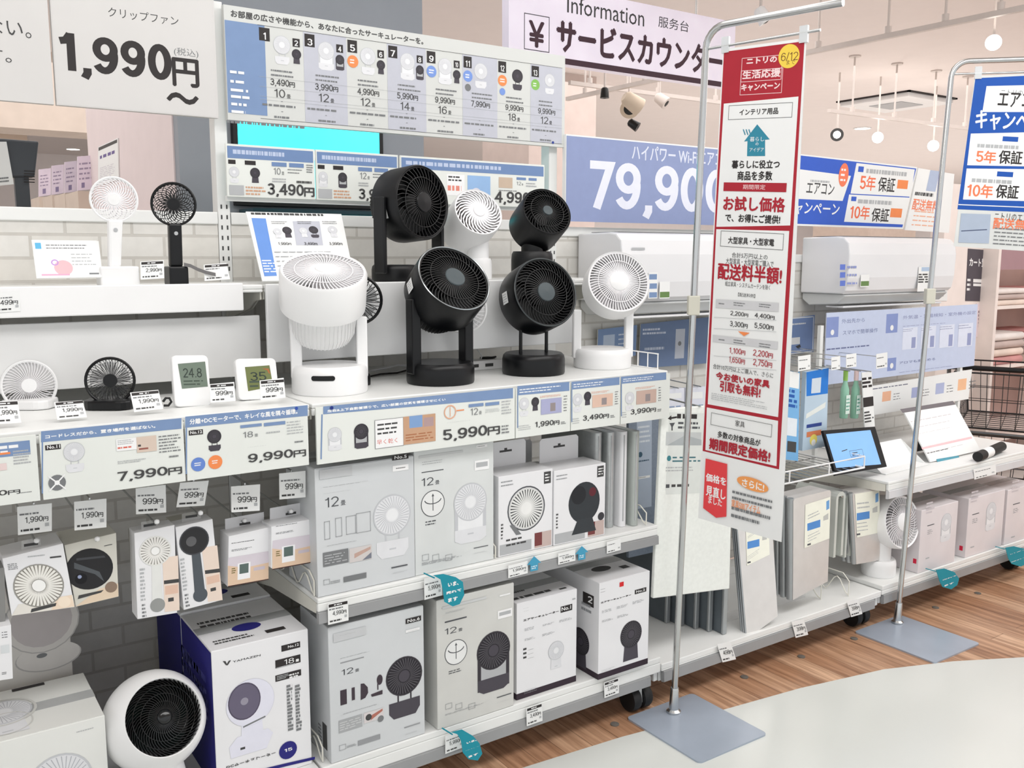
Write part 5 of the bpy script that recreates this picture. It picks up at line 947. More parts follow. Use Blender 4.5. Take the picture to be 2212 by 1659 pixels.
def drum_head(root, c, n, R, depth, body, inner, rib, hubm, nribs=48, tw=0.25, rear=0.07, ribw=0.0022, hub=0.27, rim=None, ring=True, dome=0.004, xh=None, cone=0.62):
    """circulator head with its front rim centred at c, facing n"""
    M = frameM(c, n, xh or RIGHT)
    mb = MB(); mb.lathe([(R * 0.9, -depth * 0.98), (R * 0.9, -0.012), (R * 0.94, -0.002), (R * 0.965, 0.0), (R, -0.008), (R, -depth + 0.012), (R * 0.985, -depth), (R * 0.9, -depth)], body, 64, M, close=True)
    h = mb.build('housing', root, smooth=40)
    if rim: mb = MB(); ring3(mb, M, R * 0.965, 0.0005, 0.0022, rim, 64); mb.build('trim_ring', h, smooth=60)
    mb = MB(); rc = R * (cone + 0.1); mb.lathe([(R * 0.9, -depth + 0.001), (rc * 1.02, -depth - 0.002), (rc, -depth - rear * 0.72), (R * cone, -depth - rear), (0, -depth - rear)], inner if body not in (WHITE, WHITEG) else body, 48, M)
    for i in range(48):
        q = 2 * PI * i / 48; p_ = lambda r, z: M @ Vector((r * math.cos(q), r * math.sin(q), z)); mb.tube([p_(rc * 1.03, -depth - 0.003), p_(rc * 1.012, -depth - rear * 0.72), p_(R * cone * 1.01, -depth - rear * 1.01)], 0.0013, body, 4)
    mb.build('rear_cage', root, smooth=40)
    impeller(root, M, R * 0.9, -depth * 0.45, inner, 7)
    g = MB(); radial(g, M, R * hub * 0.95, R * 0.925, nribs, tw, dome, -0.004, ribw, rib)
    if ring: ring3(g, M, R * 0.66, 0.002, 0.0012, rib); 
    ring3(g, M, R * 0.925, -0.003, 0.0018, rib, 64)
    gr = g.build('front_grille', root, smooth=40)
    mb = MB(); mb.lathe([(R * hub, -0.004), (R * hub, dome + 0.001), (R * hub * 0.93, dome + 0.003), (0, dome + 0.0045)], hubm, 32, M); mb.build('hub_cap', gr, smooth=40)
    return M
def disc_base(root, c, r, h, mt, name='base', display=None, top_in=0.9):
    mb = MB(); mb.lathe([(r * 0.98, 0), (r, 0.006), (r, h * 0.7), (r * 0.97, h * 0.9), (r * top_in, h), (0, h)], mt, 64, Matrix.Translation(c)); b = mb.build(name, root, smooth=40)
    if display:
        w, zz, hh, m = display; d = -FWD; a0 = math.atan2(d.y, d.x) + 0.02; mb = MB(); P = []
        for a, zq in [(x, z) for x, z in rrect(w, hh, hh / 2, 4)]: an = a0 + a / r; P.append((a, zq, an))
        N = 48; V = []
        for i in range(N + 1):
            x = -w / 2 + w * i / N; e_ = hh / 2; hv = math.sqrt(max(0.0, e_ * e_ - max(0.0, abs(x) - (w / 2 - e_)) ** 2)); an = a0 + x / r
            V += [c + Vector((math.cos(an) * (r + 0.0012), math.sin(an) * (r + 0.0012), zz - hv)), c + Vector((math.cos(an) * (r + 0.0012), math.sin(an) * (r + 0.0012), zz + hv))]
        mb.add(V, [(2 * i, 2 * i + 2, 2 * i + 3, 2 * i + 1) for i in range(N)], m); mb.build('display', b)
    return b
def arm(root, p0, z1, wdir, w, tdir, t, mt):
    """upright stand arm from p0 up to height z1"""
    mb = MB(); mb.prism([p0 + wdir * (a * w / 2) + tdir * (b * t / 2) for a, b in ((-1, -1), (1, -1), (1, 1), (-1, 1))], (0, 0, z1 - p0.z), mt); return mb.build('stand_arm', root, bevel=0.004)
def pivot(root, p, ax, r, t, mt):
    mb = MB(); mb.lathe([(r, -t / 2), (r, t / 2), (0, t / 2 + 0.001)], mt, 24, frameM(p, ax)); mb.build('pivot', root, smooth=40)
def sticker(root, c, n, u, w, h):
    F = Face(c, u, n.cross(u), 0.0006); F.n = n.normalized(); F.rab(-w / 2, -h / 2, w / 2, h / 2, PAPER); F.lab(-w * 0.4, -h * 0.4, w * 0.4, h * 0.4, 4, LTG, 0.4, 0.2); F.mb.build('sticker', root)
def circ(name, label, base_px, zsh, r_px, h_px, head_px, a_px, ratio, ddir, depth_k, body, inner, rib, hubm, style, back=0.0, **kw):
    """desk circulator: base front-bottom picture point on a shelf at zsh, head ellipse centre and half width"""
    p = at(base_px, z=zsh); 
    if kw.get('yfix'): p = at(base_px, y=kw.pop('yfix')); p.z = zsh
    s_ = mpp(p); rb = r_px * s_; zsh += 0.0006; cb = p + FWD * rb; cb.z = zsh
    t = thing(name, label, 'fan', cb)
    n = axis(*head_px, ratio, *ddir); c = hit(head_px, cb, FWD); c = hit(head_px, cb - FWD * (kw.pop('fw', 0.55) * ratio * a_px * mpp(c) * depth_k), FWD); R = a_px * mpp(c); dp = R * depth_k
    rim = kw.pop('rim', None); disp = kw.pop('display', None); armw = kw.pop('armw', 0.02); off = kw.pop('off', 1.0); stick = kw.pop('stick', None); topk = kw.pop('topk', None); topk = at(topk, y=cb.y).z if isinstance(topk, tuple) else topk
    drum_head(t, c, n, R, dp, body, inner, rib, hubm, rim=rim, **kw)
    hb = h_px * s_; b = disc_base(t, cb, rb, hb, body, display=disp and (disp[0] * s_, disp[1] * s_, disp[2] * s_, BLACKM))
    pv = c - n * dp * 0.55; s = n.cross(UP); s.z = 0; s.normalize(); f = UP.cross(s)
    if style == 'yoke':
        for sg in (-1, 1):
            q = s * (sg * (R * off + (0.009 if off >= 1 else 0))); foot = (Vector((pv.x, pv.y, 0)) if off >= 1 else Vector((cb.x, cb.y, 0))) + q; foot.z = zsh + hb * 0.5
            arm(t, foot, pv.z + 0.018 if not topk else topk * mpp(c) * 0 + topk, f, armw, s, 0.014 if off >= 1 else R * 0.26, body)
            if off >= 1: pivot(t, pv + s * sg * (R + 0.004), s, 0.014, 0.02, body)
    elif style == 'pins':
        for sg in (-1, 1):
            q = cb + s * (sg * R * 0.42); mb = MB(); mb.tube([Vector((q.x, q.y, zsh + hb * 0.9)), Vector((q.x, q.y, pv.z - R * 0.9 * 0.4))], 0.0055, body, 10); mb.build('stand_pin', t, smooth=60)
    elif style == 'neck':
        mb = MB(); mb.tube([Vector((cb.x, cb.y, zsh + hb * 0.9)), Vector((cb.x, cb.y, pv.z - R * 0.6))], R * 0.42, body, 20); mb.build('neck', t, smooth=60)
    if stick:
        a, zz = stick; nn = (s * math.cos(a) + n.cross(s) * math.sin(a)).normalized(); sticker(t, pv + nn * (R + 0.0006) + n * zz, nn, n, 0.032, 0.036)
    return t, c, n, R, cb
GRB = mat('black_grille_plastic', (9, 10, 12), 0.45, var=0.05); HUBB = mat('slate_hub_plastic', (66, 76, 80), 0.42); INB = mat('near_black_inside', (12, 13, 14), 0.55)
INW = mat('white_inside', (214, 212, 214), 0.5); RIBW = mat('white_grille_plastic', (240, 238, 240), 0.4, var=0.01)
circ('air_circulator', 'big white circulator on a white frame stand facing the ceiling', (697, 858), ZS, 84, 62, (699, 583), 94, 0.44, (0.02, -1), 0.95, WHITEG, INW, RIBW, WHITE, 'yoke', nribs=60, tw=0.12, rear=0.09, hub=0.2, display=(52, 40, 11), fw=1.2, armw=0.03, off=0.77, topk=1.335, ribw=0.0026, cone=0.66)
circ('air_circulator', 'glossy black circulator tilted up in a black frame at the shelf front', (946, 836), ZS, 76, 46, (982, 600), 86, 0.69, (0.57, -0.82), 0.95, BLACK, INB, GRB, HUBB, 'yoke', rim=mat('chrome_line', (170, 176, 178), 0.25, 0.9), nribs=52, tw=0.3, rear=0.07, armw=0.04, off=0.78, topk=(890, 645), stick=(-0.15, 0.0))
circ('air_circulator', 'black circulator on two thin pins over a round black base', (1154, 815), ZS, 70, 46, (1179, 631), 78, 0.83, (0.86, -0.5), 0.95, BLACK, INB, GRB, HUBB, 'pins', rim=mat('dark_trim', (52, 58, 60), 0.35), nribs=44, tw=0.55, rear=0.05, stick=(0.0, 0.0))
circ('air_circulator', 'white circulator in a frame stand at the far end of the display shelf', (1307, 800), ZS, 64, 42, (1337, 608), 70, 0.92, (0.62, -0.78), 0.85, WHITE, INW, RIBW, WHITEG, 'yoke', nribs=60, tw=0.1, rear=0.05, hub=0.3, armw=0.026, off=0.84, topk=(1310, 668), ribw=0.0028)
circ('air_circulator', 'tallest black circulator with teal reflection standing on the upper shelf', (846, 610), ZUP, 50, 36, (914, 437), 81, 0.7, (0.985, -0.17), 0.95, BLACKM, INB, GRB, BLACK, 'yoke', yfix=2.47, nribs=40, tw=0.25, rear=0.05, armw=0.045, off=1.0, stick=(0.25, 0.0))
circ('air_circulator', 'white swirl grille circulator leaning back behind the black ones', (1032, 605), ZUP, 30, 46, (1034, 457), 57, 0.78, (0.6, -0.8), 1.6, WHITE, mat('brown_grey_inside', (128, 118, 114), 0.6), RIBW, RIBW, 'neck', yfix=2.5, nribs=28, tw=0.75, rear=0.03, hub=0.24, ribw=0.0062, ring=False)
circ('air_circulator', 'small headed black circulator on the upper shelf nearest the blue price sign', (1150, 606), ZUP, 46, 60, (1182, 456), 58, 0.76, (0.6, -0.8), 1.4, BLACKM, INB, GRB, HUBB, 'neck', yfix=2.47, nribs=40, tw=0.4, rear=0.03, hub=0.2, ribw=0.0016)
# two smaller clip fans mostly hidden behind the big circulators
def small_fan(name, label, c_px, y, R_px, zsh, body, rib, n=None, nribs=30, tw=0.4, base='post', cat='fan', nslots=None, hub=0.22, ribw=0.0022, thick=0.3, blades=True):
    c = at(c_px, y=y); t = thing(name, label, cat, (c.x, c.y, zsh)); n = n or (-wray(*c_px)).normalized(); n = Vector((n.x, n.y, 0)).normalized() if base == 'flat' else n
    R = R_px * mpp(c); M = frameM(c, n, RIGHT)
    mb = MB(); ring3(mb, M, R, 0, R * 0.05, body, 40); ring3(mb, M, R * 0.97, -R * thick, R * 0.04, body, 40)
    radial(mb, M, R * hub, R, nribs, tw, R * 0.06, 0, ribw, rib, 4, 0.002); radial(mb, M, R * hub, R * 0.97, max(16, nribs // 2), -tw, -R * thick - R * 0.06, -R * thick, ribw, rib, 3, 0.002)
    radial(mb, M, R, R * 0.99, nribs, 0, 0.0, -R * thick, ribw, rib, 1, 0.001)
    g = mb.build('cage', t, smooth=40)
    mb = MB(); mb.lathe([(0, R * 0.1), (R * hub, R * 0.09), (R * hub * 1.06, 0), (R * hub, -R * thick), (0, -R * thick - R * 0.08)], body if base != 'hand' else body, 28, M); mb.build('hub_cap', t, smooth=40)
    if blades: impeller(t, M, R * 0.95, -R * thick * 0.5, mat('smoke_blade', (120, 122, 124), 0.3, alpha=0.55) if body not in (WHITE, WHITEG) else mat('milk_blade', (236, 236, 236), 0.35, alpha=0.7), 5)
    return t, c, n, R, M
for lab, px, R, m, r in (('black clip fan peeking out behind the big white circulator', (772, 648), 52, BLACK, GRB), ('white clip fan peeking out behind the glossy black circulator', (1000, 668), 50, WHITE, RIBW)):
    t, c, n, Rm, M = small_fan('clip_fan', lab, px, 2.375, R, ZS, m, r, nribs=34, tw=0.1, thick=0.22)
    mb = MB(); mb.tube([c - UP * (Rm * 0.95), Vector((c.x, c.y, ZS + 0.03))], 0.008, m, 10); mb.build('stem', t, smooth=60); disc_base(t, Vector((c.x, c.y - 0.005, ZS + 0.0008)), 0.03, 0.03, m)
# handheld fans on docks of the upper shelf
def handheld(label, head, R, hw, hb, dock, m, rib, strap=False, y=2.5):
    t, c, n, Rm, M = small_fan('handheld_fan', label, head, y, R, ZUP, m, rib, base='flat', nribs=32, tw=0.8, hub=0.26, ribw=0.003, thick=0.34, blades=False)
    k = mpp(c); d = dock
    mb = MB(); w = hw * k; cx = at(((dock[0] + dock[2]) / 2, 560), y=y).x
    cx = at((hb[0], hb[1]), y=y).x; zt = c.z - Rm * 0.98; zb = at((hb[0], hb[1]), y=y).z
    pts = [(-0.5, zt + 0.004), (0.5, zt + 0.004), (0.5 if strap else 0.42, zb), (-0.5 if strap else -0.42, zb)]
    mb.prism([Vector((c.x * (1 if q[1] > zb + 0.01 else 0) + cx * (0 if q[1] > zb + 0.01 else 1), y - 0.012, q[1])) + Vector((q[0] * w, 0, 0)) for q in pts][::-1], (0, 0.026, 0), m); hh = mb.build('handle', t, bevel=0.006)
    mb = MB(); mb.lathe([(0.005, 0), (0.005, 0.0012), (0, 0.0014)], LTG, 16, frameM((cx * 0.3 + c.x * 0.7, y - 0.0125, zt - 0.022), (0, -1, 0))); mb.build('button', hh)
    x0, x1 = at((d[0], 590), y=y).x, at((d[2], 590), y=y).x; mb = MB(); mb.box((x0, y - 0.03, ZUP + 0.0008), (x1, y + 0.03, zb + 0.002), m); mb.build('dock', t, bevel=0.004)
    if strap:
        P = [at(p, y=y - 0.032 - 0.03 * i / 5) for i, p in enumerate([(398, 575), (412, 578), (428, 586), (445, 592), (466, 597)])]; mb = MB()
        for i in range(4): mb.prism([P[i], P[i + 1], P[i + 1] + Vector((0, 0, 0.009)), P[i] + Vector((0, 0, 0.009))], (0, 0.002, 0), mat('grey_strap', (112, 110, 110), 0.4))
        mb.build('strap', t)
handheld('white handheld fan standing in its dock on the upper shelf', (246, 431), 47, 30, (247, 577), (212, 577, 296, 602), WHITE, RIBW)
handheld('black handheld fan with silver strap standing on the upper shelf', (375, 441), 45, 27, (380, 577), (360, 577, 401, 606), BLACK, GRB, True)
# folding desk fans on the display shelf
for lab, px, R, m, r, b in (('white folding desk fan on the display shelf of bay one', (63, 833), 53, WHITE, RIBW, (64, 888)), ('black folding desk fan with flat black base on the display shelf', (238, 822), 49, BLACK, GRB, (239, 889))):
    p = at(b, z=ZS); y = p.y + 0.05
    t, c, n, Rm, M = small_fan('desk_fan', lab, px, y, R, ZS, m, r, nribs=46, tw=0.15, hub=0.28, ribw=0.0014)
    mb = MB(); k = mpp(c); w = 52 * k; mb.prism([Vector((c.x, y, ZS + 0.0008)) + RIGHT * a + FWD * q for a, q in rrect(w * 2, 0.085, 0.03)], (0, 0, 0.022), m); mb.build('base', t, bevel=0.004)
    mb = MB(); mb.tube([c - UP * Rm + FWD * 0.012, Vector((c.x, y, ZS + 0.015)) + FWD * 0.012], 0.012, m, 10); mb.build('hinge', t, smooth=60)
# thermometers
LCD = mat('green_grey_lcd', (112, 126, 112), 0.25)
for lab, q, s, txt, m2 in (('tall white digital thermometer with green grey screen', [(371, 768), (447, 766), (458, 877), (379, 880)], [(384, 786), (443, 781), (449, 835), (393, 840)], '24.8', LCD), ('squarer white digital thermometer with olive screen beside the white tower fan', [(507, 776), (597, 770), (604, 862), (516, 866)], [(529, 793), (582, 789), (590, 835), (536, 845)], '35', mat('olive_lcd', (112, 120, 72), 0.25))):
    y0 = at(q[3], z=ZS + 0.002).y; tl, tr, br, bl = [at(p, y=y0 + (0.02 if i < 2 else 0)) for i, p in enumerate(q)]
    t = thing('digital_thermometer', lab, 'thermometer', (bl + br) / 2); u, v = (br - bl), (tl - bl)
    mb = MB(); c = (bl + br + tl + tr) / 4; W_, H_ = u.length, v.length; u.normalize(); v.normalize(); nn = u.cross(v).normalized(); nn = nn if nn.dot(EYE - c) > 0 else -nn
    mb.prism([c + u * a + v * b for a, b in rrect(W_, H_, 0.012, 5)], -nn * 0.018, WHITEG); mb.build('case', t, bevel=0.003)
    F = Face(c - u * W_ / 2 - v * H_ / 2, u, v); F.poly(s, m2); F.k += 1; F.T(txt, s[0][0] + 12, s[0][1] + 30, s[1][0] - 8, s[1][1] + 14, ink(52, 62, 56), 0.01); F.L(s[3][0] + 4, s[3][1] - 6, s[2][0] - 6, s[2][1] - 16, 2, ink(70, 82, 72), 0.4, 0.25)
    if txt == '35': F.poly([(566, 796), (580, 796), (584, 808), (580, 806), (577, 800)], ink(170, 104, 60))
    F.mb.build('screen', t)
    mb = MB(); b0 = (bl + br) / 2 - nn * 0.018; mb.prism([b0 - u * 0.012 + v * 0.03, b0 + u * 0.012 + v * 0.03, Vector((b0.x, b0.y, ZS)) - nn * 0.028 + u * 0.012, Vector((b0.x, b0.y, ZS)) - nn * 0.028 - u * 0.012], nn * 0.002, WHITE); mb.build('easel_leg', t)
# globe fan on the bottom deck of bay one
cg = at((333, 1557), y=2.2); k = mpp(cg); Rg = 107 * k; t = thing('globe_fan', 'round white globe circulator with dark spiral grille on the bottom deck', 'fan', (cg.x, cg.y, ZD))
n = axis(333, 1557, 0.955, 0.93, -0.36); M = frameM(cg, n, RIGHT); aop = math.asin(0.755)
mb = MB(); mb.lathe([(Rg * math.sin(a), Rg * math.cos(a)) for a in [aop + (PI - aop) * i / 24 for i in range(25)]], WHITEG, 64, M, cap=False); mb.lathe([(Rg * 0.755, Rg * 0.656), (Rg * 0.735, Rg * 0.645), (Rg * 0.72, Rg * 0.3)], WHITEG, 64, M, cap=False); mb.build('shell', t, smooth=60)
mb = MB(); mb.lathe([(Rg * 0.72, Rg * 0.5), (Rg * 0.66, Rg * 0.1), (0, -Rg * 0.1)], INB, 48, M, cap=False); mb.build('inner_bowl', t, smooth=60)
impeller(t, M, Rg * 0.7, Rg * 0.25, mat('smoky_dark_blade', (40, 52, 50), 0.15), 5, 0.6)
g = MB(); radial(g, M, Rg * 0.14, Rg * 0.73, 48, 0.95, Rg * 0.66, Rg * 0.62, 0.0018, mat('glossy_black_grille', (20, 22, 24), 0.12), 8, 0.006)
for q in (0.3, 0.45, 0.6): ring3(g, M, Rg * q, Rg * 0.645, 0.0007, MATS['glossy_black_grille'])
g = g.build('front_grille', t, smooth=40); mb = MB(); mb.lathe([(Rg * 0.15, Rg * 0.62), (Rg * 0.14, Rg * 0.7), (Rg * 0.08, Rg * 0.73), (0, Rg * 0.74)], MATS['glossy_black_grille'], 32, M); mb.build('hub_cap', g, smooth=60)
mb = MB(); zc = cg.z - Rg * 0.86; mb.lathe([(Rg * 0.85, 0), (Rg * 0.85, 0.012), (Rg * 0.62, 0.03), (Rg * 0.5, zc - ZD), (0, zc - ZD)], WHITEG, 48, Matrix.Translation((cg.x, cg.y, ZD + 0.0006))); mb.build('base', t, smooth=50)
# power strip and cables at the back of the display shelf
mb = MB(); a, b = at((905, 792), z=ZS), at((985, 778), z=ZS); mb.box((a.x, 2.46, ZS), (a.x + 0.2, 2.51, ZS + 0.03), WHITE); t = thing('power_strip', 'white power strip lying behind the glossy black circulator', 'power strip', (a.x + 0.1, 2.48, ZS)); mb.build('case', t, bevel=0.003)
for i in range(3): mb = MB(); mb.box((a.x + 0.025 + i * 0.055, 2.4592, ZS + 0.01), (a.x + 0.055 + i * 0.055, 2.4602, ZS + 0.02), INK2); mb.build('socket', t)
def cable(label, pts, r, mt, z=ZS): mb = MB(); mb.tube([Vector(p) for p in pts], r, mt, 8); tag(mb.build('power_cable', smooth=60), label, 'cable')
def coil(c, r, turns, r2, k=10): return [(c[0] + (r + 0.006 * math.sin(i)) * math.cos(i * 2 * PI / k), c[1] + (r * 0.6) * math.sin(i * 2 * PI / k), c[2] + r2 + r2 * 2 * i / k * 0.9) for i in range(turns * k)]
p = at((1064, 796), z=ZS); cable('black coiled cable between the two front black circulators', coil((p.x, p.y + 0.03, ZS), 0.028, 6, 0.003), 0.003, RUBBER)
p = at((1030, 796), z=ZS); cable('looped white cable beside the black coiled cable', [(p.x - 0.03, p.y + 0.06, ZS + 0.003), (p.x - 0.02, p.y + 0.03, ZS + 0.05), (p.x + 0.005, p.y + 0.02, ZS + 0.07), (p.x + 0.02, p.y, ZS + 0.04), (p.x + 0.01, p.y, ZS + 0.012), (p.x - 0.03, p.y, ZS + 0.004), (p.x - 0.06, p.y, ZS + 0.003)], 0.0028, WHITE)
p = at((800, 815), z=ZS); cable('thin black cable running behind the big white circulator', [(p.x, p.y, ZS + 0.003), (p.x + 0.05, p.y + 0.03, ZS + 0.003), (p.x + 0.1, p.y + 0.02, ZS + 0.004), (p.x + 0.2, p.y + 0.1, ZS + 0.003), (p.x + 0.3, p.y + 0.12, ZS + 0.003)], 0.0025, RUBBER)
p = at((800, 803), z=ZS); cable('white cable lying along the back of the display shelf', [(p.x, p.y, ZS + 0.003), (p.x + 0.06, p.y + 0.03, ZS + 0.003), (p.x + 0.11, p.y + 0.02, ZS + 0.012), (p.x + 0.16, p.y + 0.04, ZS + 0.003), (p.x + 0.24, p.y + 0.06, ZS + 0.003)], 0.003, WHITE)
cable('black cable loop behind the price card of the black desk fan', [(0.0, 0, 0)] and [tuple(at(q, y=2.26)) for q in ((352, 868), (358, 860), (366, 860), (370, 868), (364, 876), (354, 876))], 0.003, RUBBER)
# ================================================================ BAYS THREE AND FOUR
ACW = mat('aircon_white', (228, 228, 230), 0.3, var=0.008)
def aircon(label, x0, x1, draw):
    t = thing('air_conditioner', label, 'air conditioner', ((x0 + x1) / 2, YB, 1.3))
    prof = [(2.738, 1.575), (2.56, 1.578), (2.52, 1.572), (2.495, 1.55), (2.487, 1.5), (2.49, 1.40), (2.5, 1.345), (2.515, 1.33), (2.738, 1.33)]
    mb = MB(); mb.prism([(x0, y, z) for y, z in prof], (x1 - x0, 0, 0), ACW); mb.build('casing', t, bevel=0.006)
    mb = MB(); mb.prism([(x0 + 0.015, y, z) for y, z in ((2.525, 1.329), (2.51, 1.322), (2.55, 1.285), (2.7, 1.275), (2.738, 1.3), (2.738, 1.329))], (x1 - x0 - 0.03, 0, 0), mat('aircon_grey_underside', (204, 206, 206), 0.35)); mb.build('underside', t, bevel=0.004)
    mb = MB(); mb.box((x0 + 0.03, 2.53, 1.268), (x1 - 0.03, 2.62, 1.2755), ACW); mb.build('flap', t, bevel=0.002)
    mb = MB(); mb.box((x0 + 0.05, 2.56, 1.579), (x1 - 0.05, 2.72, 1.581), MIDG); mb.build('top_grille', t)
    F = Face((x0, 2.4865, 1.34), (1, 0, 0), UP); draw(F, x1 - x0, t)
    return t
def d_ac1(F, w, t):
    def done(nm): F.mb.build(nm, t); F.mb = MB()
    F.rect(1365, 540, 1393, 535, LTG); done('logo_plate'); F.rect(1400, 645, 1421, 588, PAPER)
    for y in (604, 624, 643): F.rect(1402, y, 1419, y - 12, BLUEG)
    done('feature_sticker'); F.rect(1424, 645, 1447, 608, PAPER); F.rect(1425, 643, 1446, 630, ink(104, 134, 80)); done('energy_sticker')
def d_ac2(F, w, t):
    def done(nm): F.mb.build(nm, t); F.mb = MB()
    for y in (583, 600, 618): F.rect(1814, y, 1826, y - 12, ink(98, 120, 200)); F.L(1829, y - 2, 1856, y - 10, 1, ink(140, 150, 200), 0.6, 0.2)
    done('feature_sticker'); F.rect(1858, 620, 1878, 593, PAPER); F.rect(1859, 618, 1877, 607, ink(104, 134, 80)); done('energy_sticker'); F.rect(1981, 630, 2012, 576, PAPER); F.rect(1990, 586, 2010, 577, ink(176, 196, 220)); F.L(1983, 612, 2010, 590, 4, INK2, 0.6, 0.3); done('spec_sticker')
aircon('white wall air conditioner next to the white frame circulator', 2.165, 3.0, d_ac1)
aircon('white wall air conditioner behind the banner with blue stickers', 3.45, 4.27, d_ac2)
DBL = ink(108, 126, 158)
def wsign(name, label, q, y, bg, draw, th=0.004, mt=PAPER):
    tl, tr, br, bl = [at(p, y=y) for p in q]; t, F = board(name, label, 'sign', [bl, br, tr, tl], th, mt); F.poly(q[::-1], bg) if bg else None; draw(F); F.build('lettering', t); return t
wsign('product_sign', 'slate blue panel with remote control picture under the first air conditioner', [(1384, 700), (1540, 684), (1536, 784), (1380, 796)], 2.72, DBL, lambda F: (F.rect(1457, 775, 1480, 710, ink(186, 190, 200)), F.disc(1468, 742, 5, MIDG), F.L(1392, 760, 1450, 745, 1, ink(190, 198, 214)), F.L(1388, 725, 1440, 706, 2, ink(200, 206, 220))))
wsign('product_sign', 'small blue panel framed by the white circulator stand', [(1292, 712), (1376, 702), (1373, 768), (1290, 778)], 2.72, BLUEG, lambda F: (F.rect(1302, 770, 1328, 722, ink(186, 200, 220)), F.L(1335, 758, 1368, 715, 4, ink(210, 218, 230), 0.3)))
wsign('product_sign', 'small blue panel beside the red banner with white device picture', [(1690, 690), (1760, 680), (1757, 760), (1688, 768)], 2.72, ink(126, 148, 190), lambda F: (F.frame(1690, 767, 1758, 683, 0.004, PAPER), F.rect(1708, 745, 1728, 728, PAPER), F.poly([(1718, 748), (1728, 744), (1730, 750), (1722, 752)], INK2), F.L(1710, 704, 1752, 694, 1, PAPER), F.L(1708, 762, 1752, 752, 1, ink(190, 200, 222))))
LB = ink(196, 206, 230)
def d_rb(F):
    F.poly([(1780, 832), (2104, 790), (2112, 657), (1786, 676)], LB)
    for bl, tr in (((1784, 730), (1812, 684)), ((1913, 720), (1940, 677)), ((1916, 802), (1936, 772))): F.rect(*bl, *tr, ink(134, 150, 200)); F.disc((bl[0] + tr[0]) / 2, bl[1] - 12, 6, PAPER)
    F.T('外出先から', 1818, 699, 1868, 686, ink(108, 118, 160)); F.T('スマホで簡単操作', 1820, 724, 1896, 708, ink(108, 118, 160)); F.T('外気温・室温検知・室外機の設定', 1950, 690, 2108, 671, ink(130, 136, 176)); F.L(1950, 706, 2050, 696, 1, ink(150, 156, 190)); F.L(1785, 758, 1892, 742, 1, ink(110, 118, 156))
    for i in range(4): x = 1948 + i * 40; F.rect(x, 756 - i * 2, x + 34, 706 - i * 3, ink(218, 224, 240)); F.rect(x + 20, 752 - i * 2, x + 30, 728 - i * 3, ink(150, 158, 196)); F.L(x + 2, 718 - i * 2, x + 30, 708 - i * 3, 2, ink(150, 156, 186), 0.3)
    F.T('アロマも楽しめる', 1942, 787, 2020, 772, ink(120, 128, 168)); F.L(1942, 804, 2064, 790, 1, ink(150, 156, 190))
wsign('info_board', 'large pale blue information board under the second air conditioner', [(1786, 676), (2112, 657), (2104, 790), (1780, 832)], 2.5, None, d_rb, mt=mat('pale_blue_board', (206, 212, 232), 0.5))
def d_rb2(F):
    F.poly([(1870, 898), (2090, 861), (2098, 800), (1874, 838)], PAPER)
    F.L(1885, 842, 1975, 826, 1, ink(110, 112, 130), 0.7, 0.06)
    for i, (x, c) in enumerate(((1905, ink(236, 182, 150)), (1968, ink(168, 176, 212)), (2020, ink(176, 184, 216)), (2068, ink(240, 190, 150)))): F.rect(x, 868 - i * 8, x + 20, 844 - i * 9, c); F.L(x + 24, 866 - i * 8, x + 42, 846 - i * 9, 3, MIDG, 0.25, 0.3)
wsign('info_board', 'white board with four small coloured pictures above the calendar', [(1872, 836), (2100, 798), (2092, 862), (1868, 900)], 2.5, None, d_rb2)
mb = MB(); mb.box((3.3, 2.504, 0.7), (3.32, 2.52, 1.2), STEEL); mb.box((4.4, 2.504, 0.6), (4.42, 2.52, 1.2), STEEL); mb.box((3.3, 2.5045, 0.6), (3.32, 2.52, 0.72), STEEL); mb.build('board_post', G4)
# hanging window sheet with printed header
EMB = mat('embossed_white_sheet', (238, 241, 236), 0.5, var=0.03, scale=90)
def d_ws(F):
    F.rect(1438, 1068, 1530, 893, ink(222, 226, 222)); F.poly([(1442, 904), (1450, 897), (1450, 901), (1462, 899), (1462, 903), (1450, 905), (1450, 908)], INK); F.L(1462, 906, 1512, 893, 1, INK, 0.7, 0.2); F.poly([(1446, 914), (1458, 913), (1453, 922), (1453, 930), (1450, 930), (1450, 922)], DK); F.L(1464, 928, 1512, 910, 2, DK, 0.5, 0.12); F.rect(1438, 962, 1515, 934, ink(196, 200, 200)); F.poly([(1440, 962), (1480, 940), (1515, 950), (1515, 962)], ink(172, 178, 180))
    F.disc(1445, 990, 6, ink(60, 130, 140)); F.L(1452, 1000, 1515, 984, 2, ink(60, 110, 120), 0.4, 0.2); F.L(1438, 1020, 1505, 1006, 2, LTG, 0.4); F.rect(1438, 1054, 1446, 1046, DK); F.L(1450, 1054, 1500, 1043, 1, INK2, 0.6, 0.3)
yW = 2.13; P = [at(p, y=yW) for p in ((1430, 884), (1586, 872), (1576, 1272), (1411, 1293))]; t = thing('window_sheet', 'tall embossed white sheet hanging behind the chrome pole', 'sheet', (P[2] + P[3]) / 2)
mb = MB(); mb.prism([P[3], P[2], P[1], P[0]], (0, 0.014, 0), EMB); mb.build('sheet_body', t, bevel=0.003); F = Face(P[3], P[2] - P[3], P[0] - P[3]); d_ws(F); F.build('printed_header', t)
for i in range(1, 40): pass
mb = MB(); mb.tube([((P[0].x + P[1].x) / 2, YB + 0.003, P[0].z + 0.02), ((P[0].x + P[1].x) / 2, yW - 0.006, P[0].z - 0.006)], 0.003, CHROME, 8); tag(mb.build('display_hook', smooth=60), 'chrome hook carrying the embossed white sheet', 'hook')
